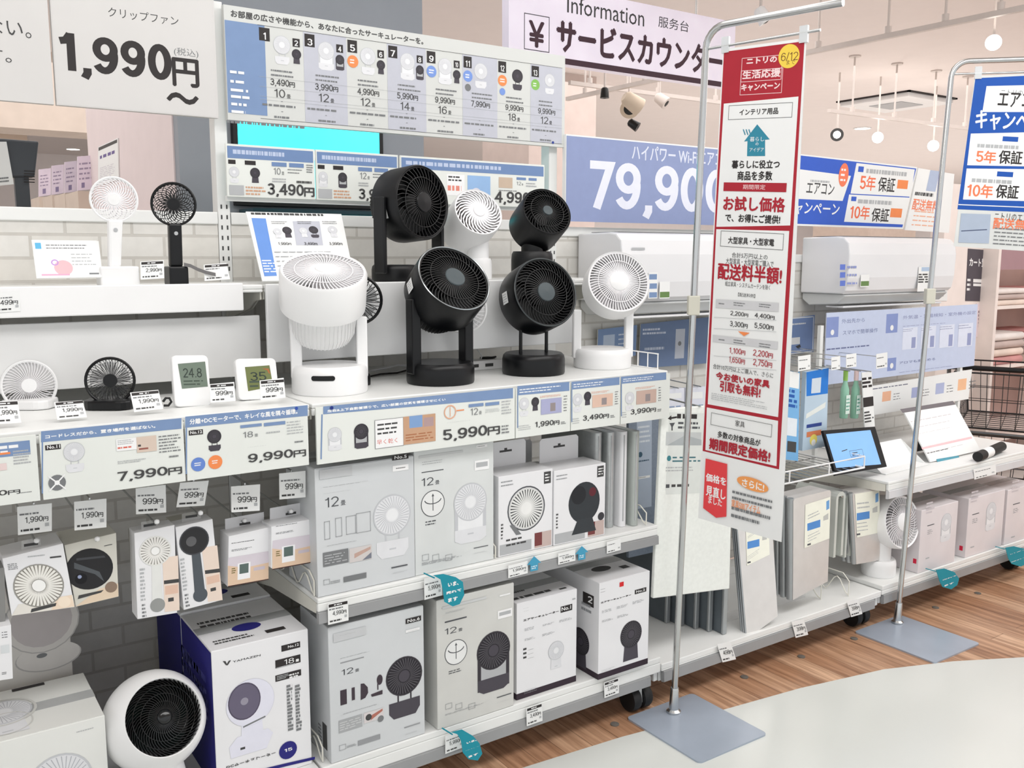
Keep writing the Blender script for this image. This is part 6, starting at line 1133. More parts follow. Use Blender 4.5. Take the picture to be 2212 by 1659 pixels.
def d_bs(F): F.rect(1375, 1100, 1408, 905, ink(176, 188, 204)); F.L(1378, 960, 1405, 915, 4, ink(220, 226, 232), 0.4); F.disc(1383, 982, 6, ink(60, 90, 110)); F.L(1375, 1000, 1406, 990, 1, ink(50, 80, 100), 0.6); F.rect(1374, 1036, 1404, 1026, PAPER); F.L(1376, 1034, 1402, 1028, 1, INK2, 0.6)
yW2 = 2.4; P = [at(p, y=yW2) for p in ((1358, 905), (1424, 898), (1424, 1190), (1358, 1205))]; t = thing('window_sheet', 'blue grey ribbed sheet hanging at the bay joint behind the white one', 'sheet', (P[2] + P[3]) / 2)
mb = MB(); mb.prism([P[3], P[2], P[1], P[0]], (0, 0.012, 0), mat('blue_grey_ribbed_sheet', (126, 138, 154), 0.5, var=0.08, scale=120)); mb.build('sheet_body', t); F = Face(P[3], P[2] - P[3], P[0] - P[3]); d_bs(F); F.build('printed_header', t)
mb = MB(); mb.tube([((P[0].x + P[1].x) / 2, YB + 0.003, P[0].z + 0.02), ((P[0].x + P[1].x) / 2, yW2 - 0.006, P[0].z - 0.006)], 0.003, CHROME, 8); tag(mb.build('display_hook', smooth=60), 'chrome hook carrying the blue grey ribbed sheet', 'hook')
# silver boards
ZD3 = 0.15
EDGE = mat('board_edge_silver', (170, 174, 176), 0.3, 0.6)
for i, px in enumerate((1436, 1467, 1498, 1527, 1558)):
    p = at((px, 1345 + (px - 1436) * 0.2), z=ZD3); x = p.x; y = max(p.y, 2.16)
    mb = MB(); mb.box((x, y, ZD3 + 0.001), (x + 0.014, y + 0.34, ZD3 + 0.42), mat('dark_grey_board', (96, 104, 110), 0.5, var=0.1)); t = thing('upright_board', ('upright dark grey board with silver edge nearest the chrome pole', 'upright dark board second from the chrome pole', 'middle one of the upright dark boards under the sheet', 'upright dark board second from the leaning board', 'upright dark board closest to the leaning silver board')[i], 'board', (x, y, ZD3)); mb.build('panel', t)
    mb = MB(); mb.box((x - 0.004, y - 0.012, ZD3 + 0.001), (x + 0.016, y, ZD3 + 0.42), EDGE); mb.build('edge_strip', t, bevel=0.003)
PINKALU = mat('brushed_silver_board', (216, 213, 210), 0.3, 0.3, var=0.03, scale=20)
YEL = ink(240, 240, 226)
def lab_card(F, q):
    F.poly(q, YEL); (x0, y0), (x1, y1), (x2, y2), (x3, y3) = q   # TL TR BR BL
    w = x1 - x0; h = y3 - y0; sl = (y1 - y0) / w
    f = lambda a, b: (x0 + w * a, y0 + h * b + sl * w * a)
    F.poly([f(0.08, 0.62), f(0.6, 0.62), f(0.6, 0.45), f(0.08, 0.45)], ink(86, 142, 208)); F.L(*f(0.1, 0.38), *f(0.6, 0.2), 2, LTG, 0.35); F.L(*f(0.1, 0.9), *f(0.6, 0.66), 3, LTG, 0.25); F.poly([f(0.72, 0.5), f(0.92, 0.5), f(0.92, 0.36), f(0.72, 0.4)], ink(190, 190, 186)); F.poly([f(0.84, 0.28), f(0.96, 0.26), f(0.96, 0.06), f(0.84, 0.08)], ink(110, 160, 210)); F.poly([f(0.08, 0.96), f(0.22, 0.96), f(0.22, 0.92), f(0.08, 0.92)], DK)
def rounded_panel(name, P, th, mt, parent, r=0.012):
    bl, br, tr, tl = flat(P); n = (br - bl).cross(tl - bl).normalized(); n = n if n.dot(EYE - bl) > 0 else -n; w, h = (br - bl).length, (tl - bl).length
    o = [(0, 0), (w, 0)] + [(w - r + r * math.cos(q * PI / 12), h - r + r * math.sin(q * PI / 12)) for q in range(7)] + [(r - r * math.sin(q * PI / 12), h - r + r * math.cos(q * PI / 12)) for q in range(7)]
    mb = MB(); mb.prism([(bl * (1 - a / w) + br * (a / w)) * (1 - b / h) + (tl * (1 - a / w) + tr * (a / w)) * (b / h) for a, b in o], -n * th, mt); return mb.build(name, parent)
def sboard(label, q, y, ytop, th, card_q, name='silver_board'):
    tl, tr, br, bl = at(q[0], y=ytop), at(q[1], y=ytop), at(q[2], y=y), at(q[3], y=y); t = thing(name, label, 'board', (bl + br) / 2)
    rounded_panel('panel', [bl, br, tr, tl], th, PINKALU, t); F = Face(bl, br - bl, tl - bl, 0.0012)
    if card_q: lab_card(F, card_q); F.build('label_card', t)
    e = MB(); n = (br - bl).cross(tl - bl).normalized(); n = n if n.dot(EYE - bl) > 0 else -n
    for k in range(3): e.tube([bl - n * th * (k + 0.5) / 3, tl - n * th * (k + 0.5) / 3], th / 7, EDGE, 8)
    e.build('folded_edge', t, smooth=60)
sboard('silver board leaning forward on the third bay deck with yellow label', [(1590, 1100), (1660, 1085), (1680, 1331), (1614, 1381)], 2.135, 2.24, 0.03, [(1610, 1130), (1660, 1118), (1662, 1198), (1613, 1222)])
sboard('wide silver folded board hanging upright with large yellow label', [(1714, 1078), (1795, 1058), (1788, 1256), (1713, 1296)], 2.16, 2.16, 0.09, [(1739, 1090), (1793, 1073), (1791, 1163), (1737, 1184)])
sboard('narrow silver folded board with yellow label next to the white fan', [(1842, 1066), (1899, 1056), (1901, 1210), (1850, 1219)], 2.2, 2.2, 0.07, [(1846, 1067), (1899, 1058), (1901, 1150), (1851, 1161)])
for i, (x0, x1) in enumerate(((1800, 1820), (1824, 1840))):
    a, b = at((x0, 1205), y=2.22), at((x1, 1205), y=2.22); top = at((x0, 1066), y=2.22); w = b.x - a.x; t = thing('silver_board', ('folded silver board seen edge on beside the wide one', 'folded silver board seen edge on beside the narrow one')[i], 'board', (a.x + w / 2, 2.3, a.z))
    mb = MB(); o = [(a.x, a.z), (a.x, top.z - w / 2)] + [(a.x + w / 2 - w / 2 * math.cos(PI * k / 8), top.z - w / 2 + w / 2 * math.sin(PI * k / 8)) for k in range(1, 8)] + [(b.x, top.z - w / 2), (b.x, a.z)]
    inn = [(a.x + w / 2 + (x - a.x - w / 2) * 0.55, min(z, top.z - w * 0.3) if z > a.z else z) for x, z in o]
    for k in range(len(o) - 1): mb.prism([(o[k][0], 2.22, o[k][1]), (o[k + 1][0], 2.22, o[k + 1][1]), (inn[k + 1][0], 2.22, inn[k + 1][1]), (inn[k][0], 2.22, inn[k][1])], (0, 0.2, 0), mat('pale_silver_foam', (206, 210, 204), 0.4, 0.2))
    mb.build('panel', t)
    mb = MB(); mb.tube([(a.x + w / 2, YB + 0.003, top.z - w * 0.32), (a.x + w / 2, 2.215, top.z - w * 0.34)], 0.004, CHROME, 8); mb.build('carrying_rod', t)
# deck tray, wire rack, wire dividers of bay three
mb = MB(); mb.box((2.5, 2.25, ZD3 + 0.001), (2.95, 2.6, ZD3 + 0.004), CLEAR)
for q in (((2.5, 2.25), (2.95, 2.253)), ((2.5, 2.597), (2.95, 2.6)), ((2.947, 2.25), (2.95, 2.6))): mb.box((*q[0], ZD3 + 0.001), (*q[1], ZD3 + 0.035), CLEAR)
tag(mb.build('clear_tray'), 'shallow clear plastic tray on the third bay deck', 'tray')
divider(G3, 3.1, ZD3, 2.16, 2.5, 0.09); divider(G3, 2.98, ZD3, 2.2, 2.5, 0.08, 2)
ZR = 0.665; rx0, rx1, ry0 = 2.5, 3.17, 2.17; t = thing('wire_rack', 'white wire rack shelf under the tablet in the third bay', 'rack', (2.85, 2.4, ZR))
mb = MB(); mb.tube([(rx0, ry0, ZR), (rx1, ry0, ZR), (rx1, YB, ZR), (rx0, YB, ZR)], 0.004, WHITE, 8, True); mb.build('frame', t, smooth=60)
mb = MB()
for i in range(1, 16): x = rx0 + (rx1 - rx0) * i / 16; mb.tube([(x, ry0, ZR), (x, YB, ZR)], 0.002, CHROME, 6)
for i in range(1, 5): y = ry0 + (YB - ry0) * i / 5; mb.tube([(rx0, y, ZR - 0.003), (rx1, y, ZR - 0.003)], 0.002, CHROME, 6)
mb.build('wire_mesh', t, smooth=60)
mb = MB(); mb.tube([(rx0, ry0, ZR + 0.045), (rx1, ry0, ZR + 0.045), (rx1, YB, ZR + 0.045)], 0.003, WHITE, 8)
for x in (rx0, 2.72, 2.95, rx1): mb.tube([(x, ry0, ZR), (x, ry0, ZR + 0.045)], 0.003, WHITE, 8)
mb.build('guard_rail', t, smooth=60)
# small goods on hooks
def hung(label, q, y, base, draw, name='hanging_pack', cat='pack', th=0.02):
    tl, tr, br, bl = [at(p, y=y) for p in q]; t = thing(name, label, cat, (bl + br) / 2); mb = MB(); mb.prism([bl, br, tr, tl], (0, th, 0), base); F = Face(bl, br - bl, tl - bl); draw(F); merge(mb, F.mb); mb.build('pack_body', t)
    c = (tl + tr) / 2; mb = MB(); mb.tube([(c.x, YB + 0.003, c.z + 0.015), (c.x, y - 0.02, c.z + 0.004)], 0.0025, CHROME, 8); tag(mb.build('display_hook', smooth=60), 'chrome hook holding ' + label.split(' ')[0] + ' ' + label.split(' ')[1] + ' pack in bay three', 'hook')
SKY = mat('sky_blue_pack', (118, 178, 226), 0.35)
hung('narrow blue and white pack against the red banner edge', [(1700, 806), (1728, 803), (1724, 996), (1692, 992)], 2.3, SKY, lambda F: (F.rect(1699, 835, 1727, 806, PAPER), F.L(1699, 880, 1724, 842, 4, ink(40, 92, 170), 0.6, 0.4), F.rect(1698, 940, 1722, 905, ink(226, 232, 238)), F.rect(1700, 975, 1720, 955, INK2)))
hung('blue pack with yellow ribbon seal beside green bottles', [(1742, 804), (1790, 795), (1785, 964), (1733, 974)], 2.32, mat('pale_blue_pack', (186, 206, 222), 0.3), lambda F: (F.poly([(1742, 856), (1788, 850), (1790, 795), (1742, 804)], ink(40, 120, 206)), F.poly([(1752, 850), (1772, 848), (1774, 815), (1754, 818)], ink(206, 216, 226)), F.poly([(1740, 905), (1782, 880), (1784, 868), (1742, 894)], ink(226, 230, 226)), F.rect(1742, 925, 1775, 912, ink(50, 70, 140)), F.rect(1742, 945, 1774, 928, ink(216, 130, 90)), F.disc(1757, 950, 12, ink(236, 220, 110)), F.disc(1757, 956, 7, PAPER)))
hung('pale grey pack on a hook between the pole and the red banner', [(1484, 838), (1528, 835), (1526, 886), (1482, 889)], 2.5, mat('pale_lilac_pack', (222, 224, 234), 0.3), lambda F: (F.L(1488, 884, 1522, 872, 2, ink(150, 170, 190), 0.5, 0.3), F.rect(1490, 862, 1518, 846, PAPER)))
hung('milky pack on a hook between the bay joint and the chrome pole', [(1438, 842), (1478, 838), (1478, 888), (1438, 892)], 2.5, mat('pale_lilac_pack', (222, 224, 234), 0.3), lambda F: (F.L(1442, 888, 1474, 874, 2, ink(140, 160, 190), 0.5, 0.3), F.rect(1444, 862, 1472, 848, PAPER)))
GB = mat('green_clear_bottle', (150, 200, 176), 0.2, alpha=0.85)
for i, px in enumerate((1822, 1845)):
    p0, p1 = at((px, 903), y=2.34), at((px, 802), y=2.34); r = 0.017; h = p1.z - p0.z; t = thing('spray_bottle', ('green bottle on a hook beside the yellow sealed pack', 'green bottle on a hook beside the black striped tag')[i], 'bottle', p0)
    mb = MB(); mb.lathe([(r * 0.9, 0), (r, 0.004), (r, h * 0.62), (r * 0.6, h * 0.72), (r * 0.5, h * 0.8), (0, h * 0.8)], GB, 24, Matrix.Translation(p0)); mb.build('bottle_body', t, smooth=40)
    mb = MB(); mb.lathe([(r * 0.55, h * 0.8), (r * 0.55, h), (0, h)], (ink(150, 196, 96), ink(226, 200, 200))[i], 20, Matrix.Translation(p0)); mb.build('cap', t, smooth=40)
    F = Face((p0.x - r * 0.8, p0.y - r - 0.0006, p0.z), (1, 0, 0), UP); F.rab(0, h * 0.1, r * 1.6, h * 0.5, ink(214, 230, 222)); F.lab(0.003, h * 0.15, r * 1.5, h * 0.45, 4, ink(80, 150, 130), 0.4, 0.3); F.mb.build('paper_label', t)
    mb = MB(); mb.tube([(p0.x, YB + 0.003, p1.z + 0.006), (p0.x, 2.32, p1.z + 0.002)], 0.0025, CHROME, 8); mb.build('hanging_wire', t)
hung('black and white striped tag pack above the tablet', [(1862, 805), (1883, 803), (1890, 922), (1868, 926)], 2.3, PAPER, lambda F: (F.L(1863, 840, 1884, 812, 3, INK, 0.6, 0.4), F.rect(1865, 880, 1886, 856, INK), F.L(1868, 915, 1886, 885, 4, INK2, 0.5, 0.4)), th=0.004)
for q, lab in (([(1724, 770), (1751, 766), (1751, 798), (1724, 802)], 'small price card above the blue yellow sealed pack'), ([(1828, 766), (1850, 763), (1850, 792), (1828, 795)], 'small price card above the green bottles'), ([(1893, 765), (1917, 761), (1917, 793), (1893, 797)], 'small price card above the tablet'), ([(1796, 772), (1815, 769), (1815, 797), (1796, 800)], 'small price card between the blue pack and the green bottles')):
    card(lab, q, 2.29, '', head=False); c = at(((q[0][0] + q[1][0]) / 2, q[0][1] + 6), y=2.2915); mb = MB(); mb.tube([(c.x, YB + 0.003, c.z), (c.x, 2.2925, c.z)], 0.002, CHROME, 6); tag(mb.build('tag_wire'), 'thin chrome wire holding a small price card in bay three', 'wire', 'wires of the small price cards')
# tablet, paper tray, calendar
y0 = 2.2; q = [(1778, 930), (1888, 922), (1916, 1008), (1806, 1027)]; tl, tr = at(q[0], y=y0 + 0.07), at(q[1], y=y0 + 0.07); br, bl = at(q[2], y=y0), at(q[3], y=y0); dz = ZR + 0.003 - min(bl.z, br.z)
t = thing('tablet', 'black tablet with light blue screen propped up beside the green bottles', 'tablet', (bl + br) / 2); quad_panel('case', [bl, br, tr, tl], 0.012, BLACKM, t)
F = Face(bl, br - bl, tl - bl, 0.0006); F.poly([(1806, 1011), (1903, 1003), (1880, 929), (1784, 938)], mat('tablet_screen', (126, 172, 226), 0.2, emit=0.35)); F.frame(1838, 988, 1862, 970, 0.0015, INK2); F.L(1842, 986, 1858, 974, 2, INK2, 0.4, 0.3); F.poly([(1818, 976), (1830, 972), (1830, 970), (1818, 974)], INK2); F.L(1830, 994, 1866, 990, 1, INK2, 0.4); F.mb.build('screen', t)
mb = MB(); c = (bl + br) / 2; mb.prism([c + Vector((-0.06, 0.02, 0)), c + Vector((0.06, 0.02, 0)), c + Vector((0.06, 0.1, 0)), c + Vector((-0.06, 0.1, 0))], (0, 0, -max(0.003, c.z - ZR - 0.0045)), BLACK); mb.build('stand_foot', t)
ZT = 0.60
y1 = 2.2; bl, br = at((1913, 1026), z=ZT), at((2008, 1004), z=ZT); t = thing('paper_tray', 'folded white open tray on the shelf between tablet and calendar', 'tray', (bl + br) / 2)
mb = MB(); w = br - bl; b2, c2 = bl + Vector((0, 0.14, 0.09)), br + Vector((0, 0.14, 0.09)); m_ = 0.02
mb.prism([bl + Vector((0, 0, 0.001)), br + Vector((0, 0, 0.001)), br + Vector((0, 0.16, 0.001)), bl + Vector((0, 0.16, 0.001))], (0, 0, 0.003), PAPER); mb.prism([bl + Vector((0, 0.06, 0.004)), br + Vector((0, 0.06, 0.004)), c2, b2], (0, 0.003, 0.002), PAPER); mb.prism([bl + Vector((0, 0.02, 0.004)), b2, bl + Vector((0, 0.16, 0.004))], (0.003, 0, 0), PAPER); mb.prism([br + Vector((0, 0.02, 0.004)), c2, br + Vector((0, 0.16, 0.004))], (-0.003, 0, 0), PAPER); mb.build('folded_sheet', t)
bl, br = at((2012, 998), z=ZT + 0.004), at((2112, 974), z=ZT + 0.004); yb = min(bl.y, br.y); bl = at((2010, 998), y=yb); br = at((2118, 972), y=yb); tl, tr = at((1953, 890), y=yb + 0.14), at((2062, 873), y=yb + 0.14)
t = thing('desk_calendar', 'large white desk calendar on a sloping stand beside the shopping carts', 'calendar', (bl + br) / 2); quad_panel('page', [bl, br, tr, tl], 0.006, PAPER, t)
F = Face(bl, br - bl, tl - bl); F.poly([(1950, 892), (2064, 874), (2058, 866), (1944, 884)], ink(112, 106, 110)); F.k += 2
for i in range(6): y = 905 + i * 13; F.L(1968 + i * 6, y + 8, 2062 + i * 8, y - 14, 1, ink(196, 186, 190), 0.3, 0.06)
F.poly([(1990, 967), (2098, 943), (2100, 947), (1992, 971)], ink(240, 190, 194)); F.L(2002, 978, 2060, 968, 1, INK2, 0.4, 0.1); F.poly([(2026, 1002), (2075, 994), (2070, 984), (2022, 992)], ink(80, 150, 170)); F.mb.build('printed_page', t)
mb = MB(); mb.prism([(bl + br) / 2 + Vector((-0.1, 0.15, 0.0)), (bl + br) / 2 + Vector((0.1, 0.15, 0.0)), (tl + tr) / 2 + Vector((0.1, 0.004, -0.01)), (tl + tr) / 2 + Vector((-0.1, 0.004, -0.01))], (0, 0.004, 0), INK2); mb.build('easel_back', t)
c = at((2120, 985), z=ZT + 0.025); mb = MB(); mb.tube([c + Vector((-0.03, 0, 0)), c + Vector((0.28, 0.06, 0))], 0.022, RUBBER, 20); t = thing('rolled_mat', 'black rolled item with white band beside the calendar', 'roll', c); mb.build('roll', t, smooth=60); mb = MB(); mb.tube([c + Vector((0.04, 0.014, 0)), c + Vector((0.12, 0.029, 0))], 0.0235, PAPER, 20); mb.build('paper_band', t, smooth=60)
# cartons of bay four
PKC = mat('lilac_white_carton', (222, 216, 218), 0.45)
def d_b4(o, dark):
    def d(F):
        f = lambda x, y: (x + o[0], y + o[1])
        F.rect(*f(2003, 1137), *f(2018, 1131), DK); F.L(*f(2003, 1156), *f(2016, 1141), 3, GR1, 0.35, 0.3); F.L(*f(2000, 1112), *f(2020, 1080), 4, ink(206, 200, 204), 0.5); F.fan(*f(2044, 1128), 19, dark, 'yoke'); F.rect(*f(1999, 1208), *f(2007, 1203), LTG)
    return d
Z4 = 0.168
for i, (x0, x1, top, o, lab) in enumerate(((1986, 2065, (1986, 1105), (0, 0), 'first of three pale cartons on the fourth bay, beside the white fan'), (2086, 2164, (2086, 1080), (97, -24), 'middle one of three pale cartons on the fourth bay'), (2168, 2250, (2168, 1062), (185, -46), 'third pale carton on the fourth bay with a dark fan picture'))):
    yb = 2.13; X0, X1 = at((x0, 1180), y=yb).x, at((x1, 1160), y=yb).x
    def side(F, x0=x0): F.rect(x0 - 14, 1216 - (x0 - 1986) * 0.28, x0 - 6, 1208 - (x0 - 1986) * 0.28, ink(214, 40, 70))
    carton('fan_box', lab, X0, min(X1, XE - 0.005), Z4, zt_(top, yb), yb, 0.22, PKC, d_b4(o, i == 2), side=side)
t, c, n, R, cb = circ('air_circulator', 'white circulator on the bottom deck facing along the aisle behind the second pole', (1910, 1266), Z4, 36, 36, (1950, 1128), 58, 0.6, (1.0, 0.05), 1.0, WHITEG, INW, RIBW, WHITEG, 'neck', yfix=2.17, nribs=44, tw=0.2, rear=0.03, hub=0.34)
# ================================================================ BACKGROUND
TRK = mat('pale_track', (206, 196, 190), 0.5)
def railpart(label, a, b, drops, z):
    t = thing('lighting_track', label, 'track', (a + b) / 2); d = (b - a).normalized(); s = d.cross(UP) * 0.016
    mb = MB(); mb.prism([a - s, a + s, a + s + UP * 0.03, a - s + UP * 0.03], b - a, TRK); mb.build('rail', t)
    for q in drops:
        p = a + (b - a) * q; mb = MB(); mb.tube([p + UP * 0.03, Vector((p.x, p.y, 3.2))], 0.008, TRK, 8); mb.lathe([(0.05, -0.012), (0.05, 0), (0, 0)], TRK, 16, Matrix.Translation((p.x, p.y, 3.2))); mb.lathe([(0.02, 0.03), (0.02, 0.07), (0, 0.07)], TRK, 12, Matrix.Translation(p)); mb.build('hanger', t, smooth=40)
ZK = 2.78
a, b = at((1748, 118), z=ZK), at((2230, 20), z=ZK); railpart('white lighting track above the banners running back into the shop', a + (a - b) * 0.4, b + (b - a) * 0.2, (0.28, 0.5, 0.66, 0.8), ZK)
a, b = at((1846, 250), z=2.7), at((2090, 281), z=2.7); railpart('white lighting track hung over the far aisle beyond the blue banner', a - (b - a) * 0.2, b + (b - a) * 0.3, (0.12, 0.35, 0.58, 0.78, 0.95), 2.7)
a, b = at((1230, 183), z=2.8), at((1560, 226), z=2.8); railpart('lighting track under the service counter sign running across', a, b, (0.12, 0.35, 0.55, 0.95), 2.8)
a, b = at((1225, 218), z=2.75), at((1440, 172), z=2.75); railpart('lighting track under the service counter sign running back', a, b, (0.2, 0.8), 2.75)
BULB = mat('spot_glow', (255, 246, 232), 0.3, emit=9.0)
def spot(label, px, z, r, aim, body=WHITE, up=None, lit=True, power=0):
    c = at(px, z=z); t = thing('spotlight', label, 'spotlight', c); n = Vector(aim).normalized(); M = frameM(c, n)
    mb = MB(); mb.lathe([(r * 0.5, -r * 2.2), (r * 0.8, -r * 1.9), (r, 0), (r * 0.9, 0)], body, 28, M); mb.build('shade', t, smooth=40)
    mb = MB(); mb.lathe([(r * 0.88, -0.004), (0, r * 0.12)], BULB if lit else INB, 24, M); mb.build('lamp', t, smooth=60)
    mb = MB(); e = c - n * r * 1.5; mb.tube([e, Vector((e.x, e.y, up or 3.2))], 0.008, TRK, 8); mb.build('stem', t)
    if power:
        l = bpy.data.lights.new('spot_lamp', 'POINT'); l.energy = power; l.color = (1, 0.92, 0.84); l.shadow_soft_size = r * 0.9; o = bpy.data.objects.new('spot_lamp', l); COL.objects.link(o); o.location = c + n * (r * 0.6)
vw = lambda px: -wray(*px)
spot('brightest glowing spotlight above the blue banner', (2146, 92), 2.76, 0.045, vw((2146, 92)) * 0.8 + Vector((0, 0, -0.4)), power=5)
spot('glowing spotlight over the far column', (1896, 297), 2.62, 0.052, vw((1896, 297)), power=4)
spot('glowing spotlight close to the second banner pole', (2016, 315), 2.6, 0.055, vw((2016, 315)), power=4)
spot('spotlight with dark rim beside the red banner', (1808, 291), 2.62, 0.06, vw((1808, 291)), INK2)
spot('pale spotlight hanging beside the tip of the red banner arm', (1655, 48), 2.75, 0.04, (0.4, -0.3, -0.8), lit=False)
spot('beige spotlight of the pair under the service counter sign', (1360, 236), 2.62, 0.075, (-0.5, -0.6, -0.4), mat('beige_spot', (206, 190, 170), 0.5), lit=False)
spot('second beige spotlight of the pair, turned away', (1382, 232), 2.62, 0.07, (0.7, -0.2, -0.4), MATS['beige_spot'], lit=False)
spot('small black camera head below the beige spotlights', (1378, 275), 2.5, 0.04, (0.5, -0.6, -0.5), BLACK, up=2.62, lit=False)
spot('small black spotlight hanging under the sign band', (1306, 212), 2.66, 0.035, (0, 0, -1), BLACK, lit=False)
spot('grey spotlight on the back track beside the banner pole', (1440, 224), 2.68, 0.05, (0.3, -0.6, -0.5), TRK, lit=False)
for px, lab in (((1863, 277), 'round recessed ceiling light beyond the red banner'), ((158, 322), 'round recessed ceiling light over the far posters')):
    p = at(px, z=3.196); mb = MB(); mb.lathe([(0.1, 0), (0.09, -0.006), (0, -0.007)], BULB, 24, Matrix.Translation(p)); t = thing('ceiling_light', lab, 'ceiling light', p); mb.build('diffuser', t, smooth=40); mb = MB(); mb.lathe([(0.1, 0.003), (0.115, 0.003), (0.115, -0.008), (0.1, -0.008)], WHITE, 24, Matrix.Translation(p), close=True); mb.build('trim_ring', t)
def cassette(label, corner, w):
    p = at(corner, z=3.2); t = thing('ceiling_cassette', label, 'air conditioner', p); x, y = p.x, p.y - w
    mb = MB(); mb.box((x + 0.03, y + 0.03, 3.14), (x + w - 0.03, y + w - 0.03, 3.2), WHITE); mb.build('panel', t, bevel=0.01)
    mb = MB(); 
    for q in ((x, y, x + w, y + 0.03), (x, y + w - 0.03, x + w, y + w), (x, y, x + 0.03, y + w), (x + w - 0.03, y, x + w, y + w)): mb.box((q[0], q[1], 3.185), (q[2], q[3], 3.2), INK)
    mb.build('slot_frame', t)
    mb = MB(); mb.box((x + 0.25, y + 0.25, 3.134), (x + w - 0.25, y + w - 0.25, 3.142), LTG); mb.build('grille', t)
cassette('dark edged ceiling cassette beyond the red banner', (1806, 219), 0.9); cassette('dark edged ceiling cassette far over the posters', (155, 281), 0.95)
# screen on the column
y = 3.77; x0, x1 = at((514, 300), y=y).x, at((820, 350), y=y).x; z1 = at((600, 240), y=y).z; z0 = at((600, 436), y=y).z
t = thing('display_screen', 'bright turquoise display screen on the grey column under the chart', 'screen', ((x0 + x1) / 2, y, z0)); mb = MB(); mb.box((x0 - 0.02, y, z0 - 0.02), (x1 + 0.02, y + 0.03, z1 + 0.02), BLACKM); mb.build('bezel', t, bevel=0.003)
F = Face((x0, y, z0), (1, 0, 0), UP); CY_ = mat('turquoise_screen', (60, 236, 244), 0.2, emit=1.8); F.rab(0, 0, x1 - x0, z1 - z0, CY_)
for a, b in ((545, 572), (578, 594), (600, 614), (622, 646), (662, 690), (700, 726), (738, 756), (772, 796)): F.rect(a, 335 + (a - 545) * 0.09, b, 316 + (a - 545) * 0.09, mat('screen_white', (240, 250, 250), 0.3, emit=0.8))
F.mb.build('screen_picture', t)
mb = MB(); mb.box((x0 + 0.02, 3.64, 0), (x1 - 0.02, 3.79, z0 - 0.05), mat('turquoise_cabinet', (96, 188, 204), 0.35)); t = thing('display_cabinet', 'turquoise cabinet standing under the turquoise screen', 'cabinet', ((x0 + x1) / 2, 3.7, 0)); mb.build('cabinet_body', t, bevel=0.004); mb = MB(); mb.box((x0, 3.62, z0 - 0.05), (x1, 3.79, z0 - 0.035), mat('dark_teal', (20, 60, 72), 0.3)); mb.build('top_board', t)
# service counter things seen through the gap at the far end
y = 3.3; P = [at(p, y=y) for p in ((-60, 456), (80, 453), (84, 305), (-60, 294))]; t = thing('till_monitor', 'dark grey back of a till monitor above the white bar', 'monitor', (P[0] + P[1]) / 2); mb = MB(); mb.prism([P[0] + UP * 0.1, P[1] + UP * 0.1, P[2], P[3]], (0, 0.04, 0), DARKG); mb.build('case', t, bevel=0.006)
mb = MB(); c = at((50, 420), y=y); mb.box((c.x - 0.02, y + 0.005, P[0].z - 0.25), (c.x + 0.02, y + 0.035, P[0].z + 0.12), DARKG); mb.build('neck', t); mb = MB(); mb.box((c.x - 0.12, y - 0.08, P[0].z - 0.27), (c.x + 0.12, y + 0.12, P[0].z - 0.25), DARKG); mb.build('foot', t)
v = MB()
for i in range(5): q = at((52, 370 + i * 6), y=y); v.box((q.x, y - 0.0012, q.z), (q.x + 0.03, y + 0.001, q.z + 0.003), INK)
v.build('vent', t)
q = [(-30, 306), (14, 306), (30, 398), (-30, 404)]; P = [at(p, y=y - 0.012) for p in q]; t2 = thing('paper_notice', 'white paper taped on the back of the till monitor', 'paper', P[3]); quad_panel('sheet', [P[3], P[2], P[1], P[0]], 0.001, PAPER, t2); F = Face(P[3], P[2] - P[3], P[0] - P[3]); F.L(0, 396, 22, 380, 2, MIDG); F.mb.build('lettering', t2)
zc = at((40, 470), y=3.3).z - 0.0
mb = MB(); mb.box((-1.2, 3.0, 0), (0.9, 3.6, P[0].z * 0 + at((50, 453), y=3.3).z - 0.275), mat('cream_counter', (226, 214, 200), 0.5)); t = thing('service_counter', 'cream service counter carrying the till monitor', 'counter', (-0.2, 3.3, 0)); mb.build('counter_body', t)
P = [at(p, x=c0 - 0.012) for p in ((212, 318), (254, 298), (256, 388), (212, 400))]
t = thing('notice_sheet', 'white notice with purple figures mounted on the pink column side', 'notice', P[3]); quad_panel('sheet', [P[3], P[2], P[1], P[0]], 0.005, PAPER, t); F = Face(P[3], P[2] - P[3], P[0] - P[3]); F.poly([(213, 326), (253, 308), (253, 301), (213, 319)], INK2); F.L(216, 345, 250, 322, 1, ink(110, 96, 150), 0.7, 0.2); F.L(216, 396, 250, 350, 9, ink(206, 200, 210), 0.3, 0.2); F.mb.build('lettering', t)
LP = mat('lilac_poster', (222, 208, 222), 0.6, var=0.06, scale=14)
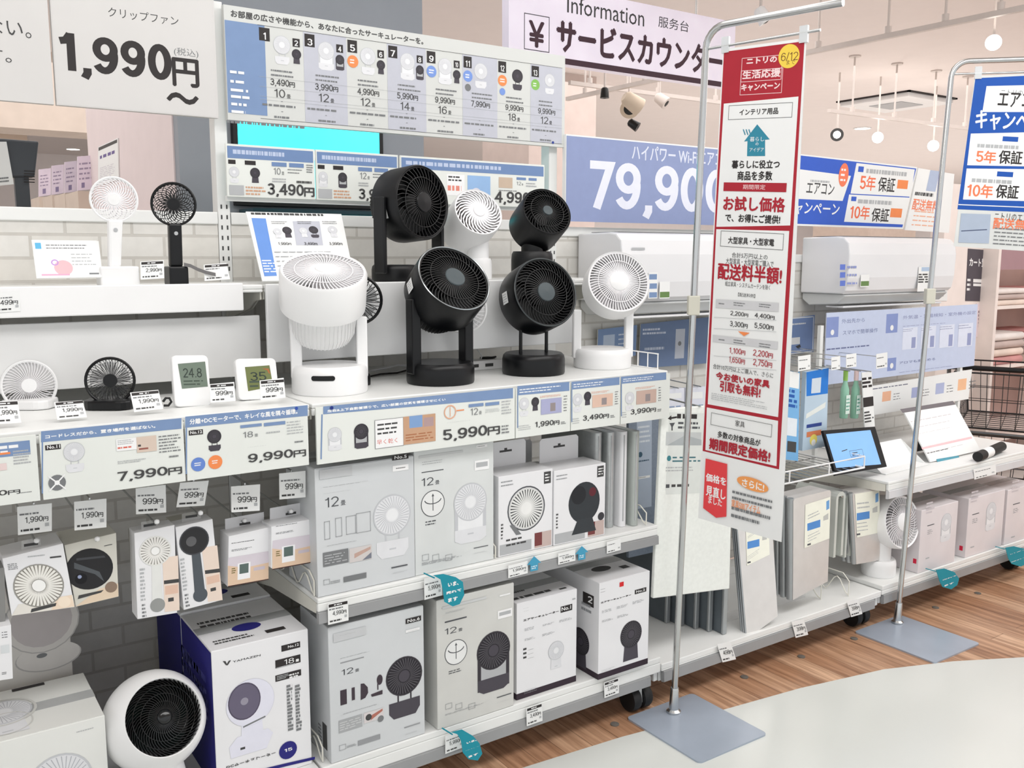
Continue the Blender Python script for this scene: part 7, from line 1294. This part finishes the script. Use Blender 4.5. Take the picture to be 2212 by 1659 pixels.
for i, (x0, x1, t0, b0) in enumerate(((84, 110, 366, 425), (112, 138, 358, 421), (140, 166, 350, 417), (168, 206, 338, 412))):
    yy = 7.2 - i * 0.55; P = [at(p, y=yy) for p in ((x0, b0), (x1, b0 - 4), (x1, t0 - 3), (x0, t0))]; t = thing('wall_poster', ('lilac poster furthest back behind the till monitor', 'second lilac poster behind the till monitor', 'third lilac poster behind the till monitor', 'widest lilac poster next to the pink column')[i], 'poster', P[0]); quad_panel('sheet', P, 0.02, LP, t)
    F = Face(P[0], P[1] - P[0], P[3] - P[0]); F.L(x0 + 3, b0 - 20, x1 - 3, t0 + 8, 4, ink(160, 146, 168), 0.35, 0.2); F.rect(x0 + 8, b0 - 6, x0 + 15, b0 - 18, ink(140, 128, 160)); F.mb.build('lettering', t)
    mb = MB(); mb.box((P[0].x, yy + 0.001, 0), (P[1].x, yy + 0.4, P[0].z - 0.0), mat('beige_counter', (206, 190, 176), 0.6)); t = thing('poster_counter', ('beige counter block under the furthest lilac poster', 'beige counter block under the second lilac poster', 'beige counter block under the third lilac poster', 'beige counter block under the widest lilac poster')[i], 'counter', (P[0].x, yy, 0)); mb.build('counter_body', t)
# right end: white partition, posters, linen shelves, shopping carts
y = 3.1; PW = mat('warm_white_panel', (244, 232, 226), 0.5)
x0, x1 = at((2040, 500), y=y).x, at((2150, 500), y=y).x; mb = MB(); mb.box((x0, y, 0), (x1, y + 0.05, at((2100, 400), y=y).z), PW); tag(mb.build('display_partition'), 'warm white partition board behind the blue banner', 'partition')
def wposter(label, q, yy, bg, draw): 
    P = [at(p, y=yy) for p in q]; t = thing('wall_poster', label, 'poster', P[3]); quad_panel('sheet', [P[3], P[2], P[1], P[0]], 0.003, bg, t); F = Face(P[3], P[2] - P[3], P[0] - P[3]); draw(F); F.mb.build('lettering', t)
wposter('dark grey poster with white lettering under the blue banner', [(2092, 537), (2142, 541), (2137, 651), (2086, 650)], y - 0.004, ink(84, 78, 86), lambda F: (F.T('カート置場', 2094, 575, 2138, 560, WINK, 0, 0.002), F.rect(2102, 610, 2134, 604, WINK), F.rect(2102, 618, 2120, 613, WINK), F.L(2088, 630, 2098, 600, 3, WINK, 0.5, 0.4)))
wposter('pink and white notice below the dark grey poster', [(2110, 655), (2137, 656), (2134, 730), (2108, 728)], y - 0.004, ink(240, 224, 228), lambda F: (F.L(2112, 725, 2118, 670, 7, ink(120, 90, 110), 0.6, 0.6), F.rect(2124, 720, 2131, 662, ink(226, 196, 206))))
wposter('white instruction notice with small black figures next to the tall pole', [(2024, 540), (2050, 538), (2046, 650), (2010, 650)], y - 0.004, PAPER, lambda F: (F.L(2026, 600, 2034, 545, 3, INK2, 0.4, 0.5), F.L(2037, 600, 2044, 545, 3, INK2, 0.4, 0.5), F.L(2024, 644, 2044, 610, 3, INK2, 0.3, 0.3)))
# linen shelf unit
y = 3.0; x0 = at((2152, 700), y=y).x; x1 = x0 + 1.2; zs = [at((2155, q), y=y).z for q in (785, 655, 590)]
t = thing('linen_shelving', 'white shelving with folded pink linens at the frame edge', 'shelving', (x0 + 0.6, y + 0.2, 0)); mb = MB(); mb.box((x0 - 0.03, y, 0), (x0, y + 0.45, 1.9), PW); mb.build('side_panel', t); mb = MB(); mb.box((x1, y, 0), (x1 + 0.03, y + 0.45, 1.9), PW); mb.build('side_panel', t); mb = MB(); mb.box((x0, y + 0.43, 0), (x1, y + 0.45, 1.9), mat('pink_brown_back', (190, 160, 152), 0.6)); mb.build('back_panel', t)
for z in (0.35, zs[0] - 0.02, zs[1] - 0.02): mb = MB(); mb.box((x0, y + 0.01, z - 0.02), (x1, y + 0.43, z), PW); mb.build('shelf', t)
mb = MB(); mb.box((x0, y + 0.002, zs[2] + 0.02), (x1, y + 0.01, 1.62), mat('mauve_fascia', (170, 134, 140), 0.5)); mb.build('fascia', t)
random.seed(3)
for sh, (zb, n, hh) in enumerate(((zs[0] - 0.02, 4, 0.05), (zs[1] - 0.02, 3, 0.035))):
    for c in range(2):
        for k in range(n):
            xx = x0 + 0.03 + c * 0.42; mb = MB(); m = mat(('dusty_pink_linen', 'cream_linen', 'grey_pink_linen', 'white_linen')[(k + c + sh) % 4], ((206, 150, 148), (236, 218, 206), (196, 178, 172), (238, 230, 226))[(k + c + sh) % 4], 0.8, var=0.08)
            rbox(mb, (xx, y + 0.03, zb + k * hh + 0.001), (xx + 0.38, y + 0.36, zb + (k + 1) * hh - 0.002), hh * 0.45, m, 'x'); tag(mb.build('folded_linen', smooth=50), ('folded linen in a pile on the lower linen shelf', 'folded linen in a pile on the upper linen shelf')[sh], 'linen', ('linens on the lower shelf', 'linens on the upper shelf')[sh])
# shopping carts
WIRE = mat('black_cart_wire', (30, 30, 32), 0.4)
def cart(label, o, group=None):
    t = thing('shopping_cart', label, 'shopping cart', o); X = Vector((0.9, 0.42, 0)).normalized(); Yv = Vector((-X.y, X.x, 0))
    P = lambda a, b, z: o + X * a + Yv * b + UP * z
    def grid(name, c00, c10, c11, c01, nu, nv, r=0.0022):
        mb = MB(); mb.tube([c00, c10, c11, c01], 0.006, WIRE, 8, True)
        for i in range(1, nu): a = c00.lerp(c10, i / nu); b = c01.lerp(c11, i / nu); mb.tube([a, b], r, WIRE, 5)
        for j in range(1, nv): a = c00.lerp(c01, j / nv); b = c10.lerp(c11, j / nv); mb.tube([a, b], r, WIRE, 5)
        mb.build(name, t, smooth=60)
    for nm, z0, z1, L0, L1, w in (('upper_basket', 0.55, 0.86, 0.02, 0.72, 0.24), ('lower_basket', 0.16, 0.40, 0.05, 0.7, 0.21)):
        a0, a1 = L0 + 0.04, L1 - 0.04; wb = w - 0.03
        grid(nm + '_floor', P(a0, -wb, z0), P(a1, -wb, z0), P(a1, wb, z0), P(a0, wb, z0), 9, 6)
        for s in (-1, 1): grid(nm + '_side', P(a0, s * wb, z0), P(a1, s * wb, z0), P(L1, s * w, z1), P(L0, s * w, z1), 10, 4)
        for u, v in ((a0, L0), (a1, L1)): grid(nm + '_end', P(u, -wb, z0), P(u, wb, z0), P(v, w, z1), P(v, -w, z1), 6, 4)
    mb = MB()
    for s in (-1, 1): mb.tube([P(-0.1, s * 0.26, 0.9), P(-0.02, s * 0.26, 0.7), P(-0.02, s * 0.25, 0.3), P(0.06, s * 0.23, 0.1), P(0.74, s * 0.23, 0.1)], 0.011, mat('cart_grey_tube', (96, 98, 100), 0.35, 0.6), 10); 
    for z in (0.14, 0.53): mb.tube([P(0.02, -0.25, z), P(0.02, 0.25, z)], 0.009, MATS['cart_grey_tube'], 8)
    mb.build('frame', t, smooth=60)
    mb = MB(); mb.tube([P(-0.1, -0.26, 0.9), P(-0.1, 0.26, 0.9)], 0.014, BLACK, 12); mb.build('handle', t, smooth=60); mb = MB(); mb.tube([P(0.0, -0.3, 0.47), P(0.8, -0.3, 0.44)], 0.018, mat('cart_bumper_white', (236, 232, 226), 0.4), 12); mb.build('side_bumper', t, smooth=60)
    for s in (-1, 1):
        for a in (0.08, 0.72): mb = MB(); mb.lathe([(0.015, -0.014), (0.05, -0.014), (0.05, 0.014), (0.015, 0.014)], RUBBER, 20, frameM(P(a, s * 0.23, 0.05), Yv)); mb.build('wheel', t, smooth=40)
q = at((2100, 800), x=4.86); o1 = Vector((4.86, q.y, 0))
cart('black wire shopping cart nearest the calendar, cut by the frame', o1 + Vector((0.1, -0.12, 0)))
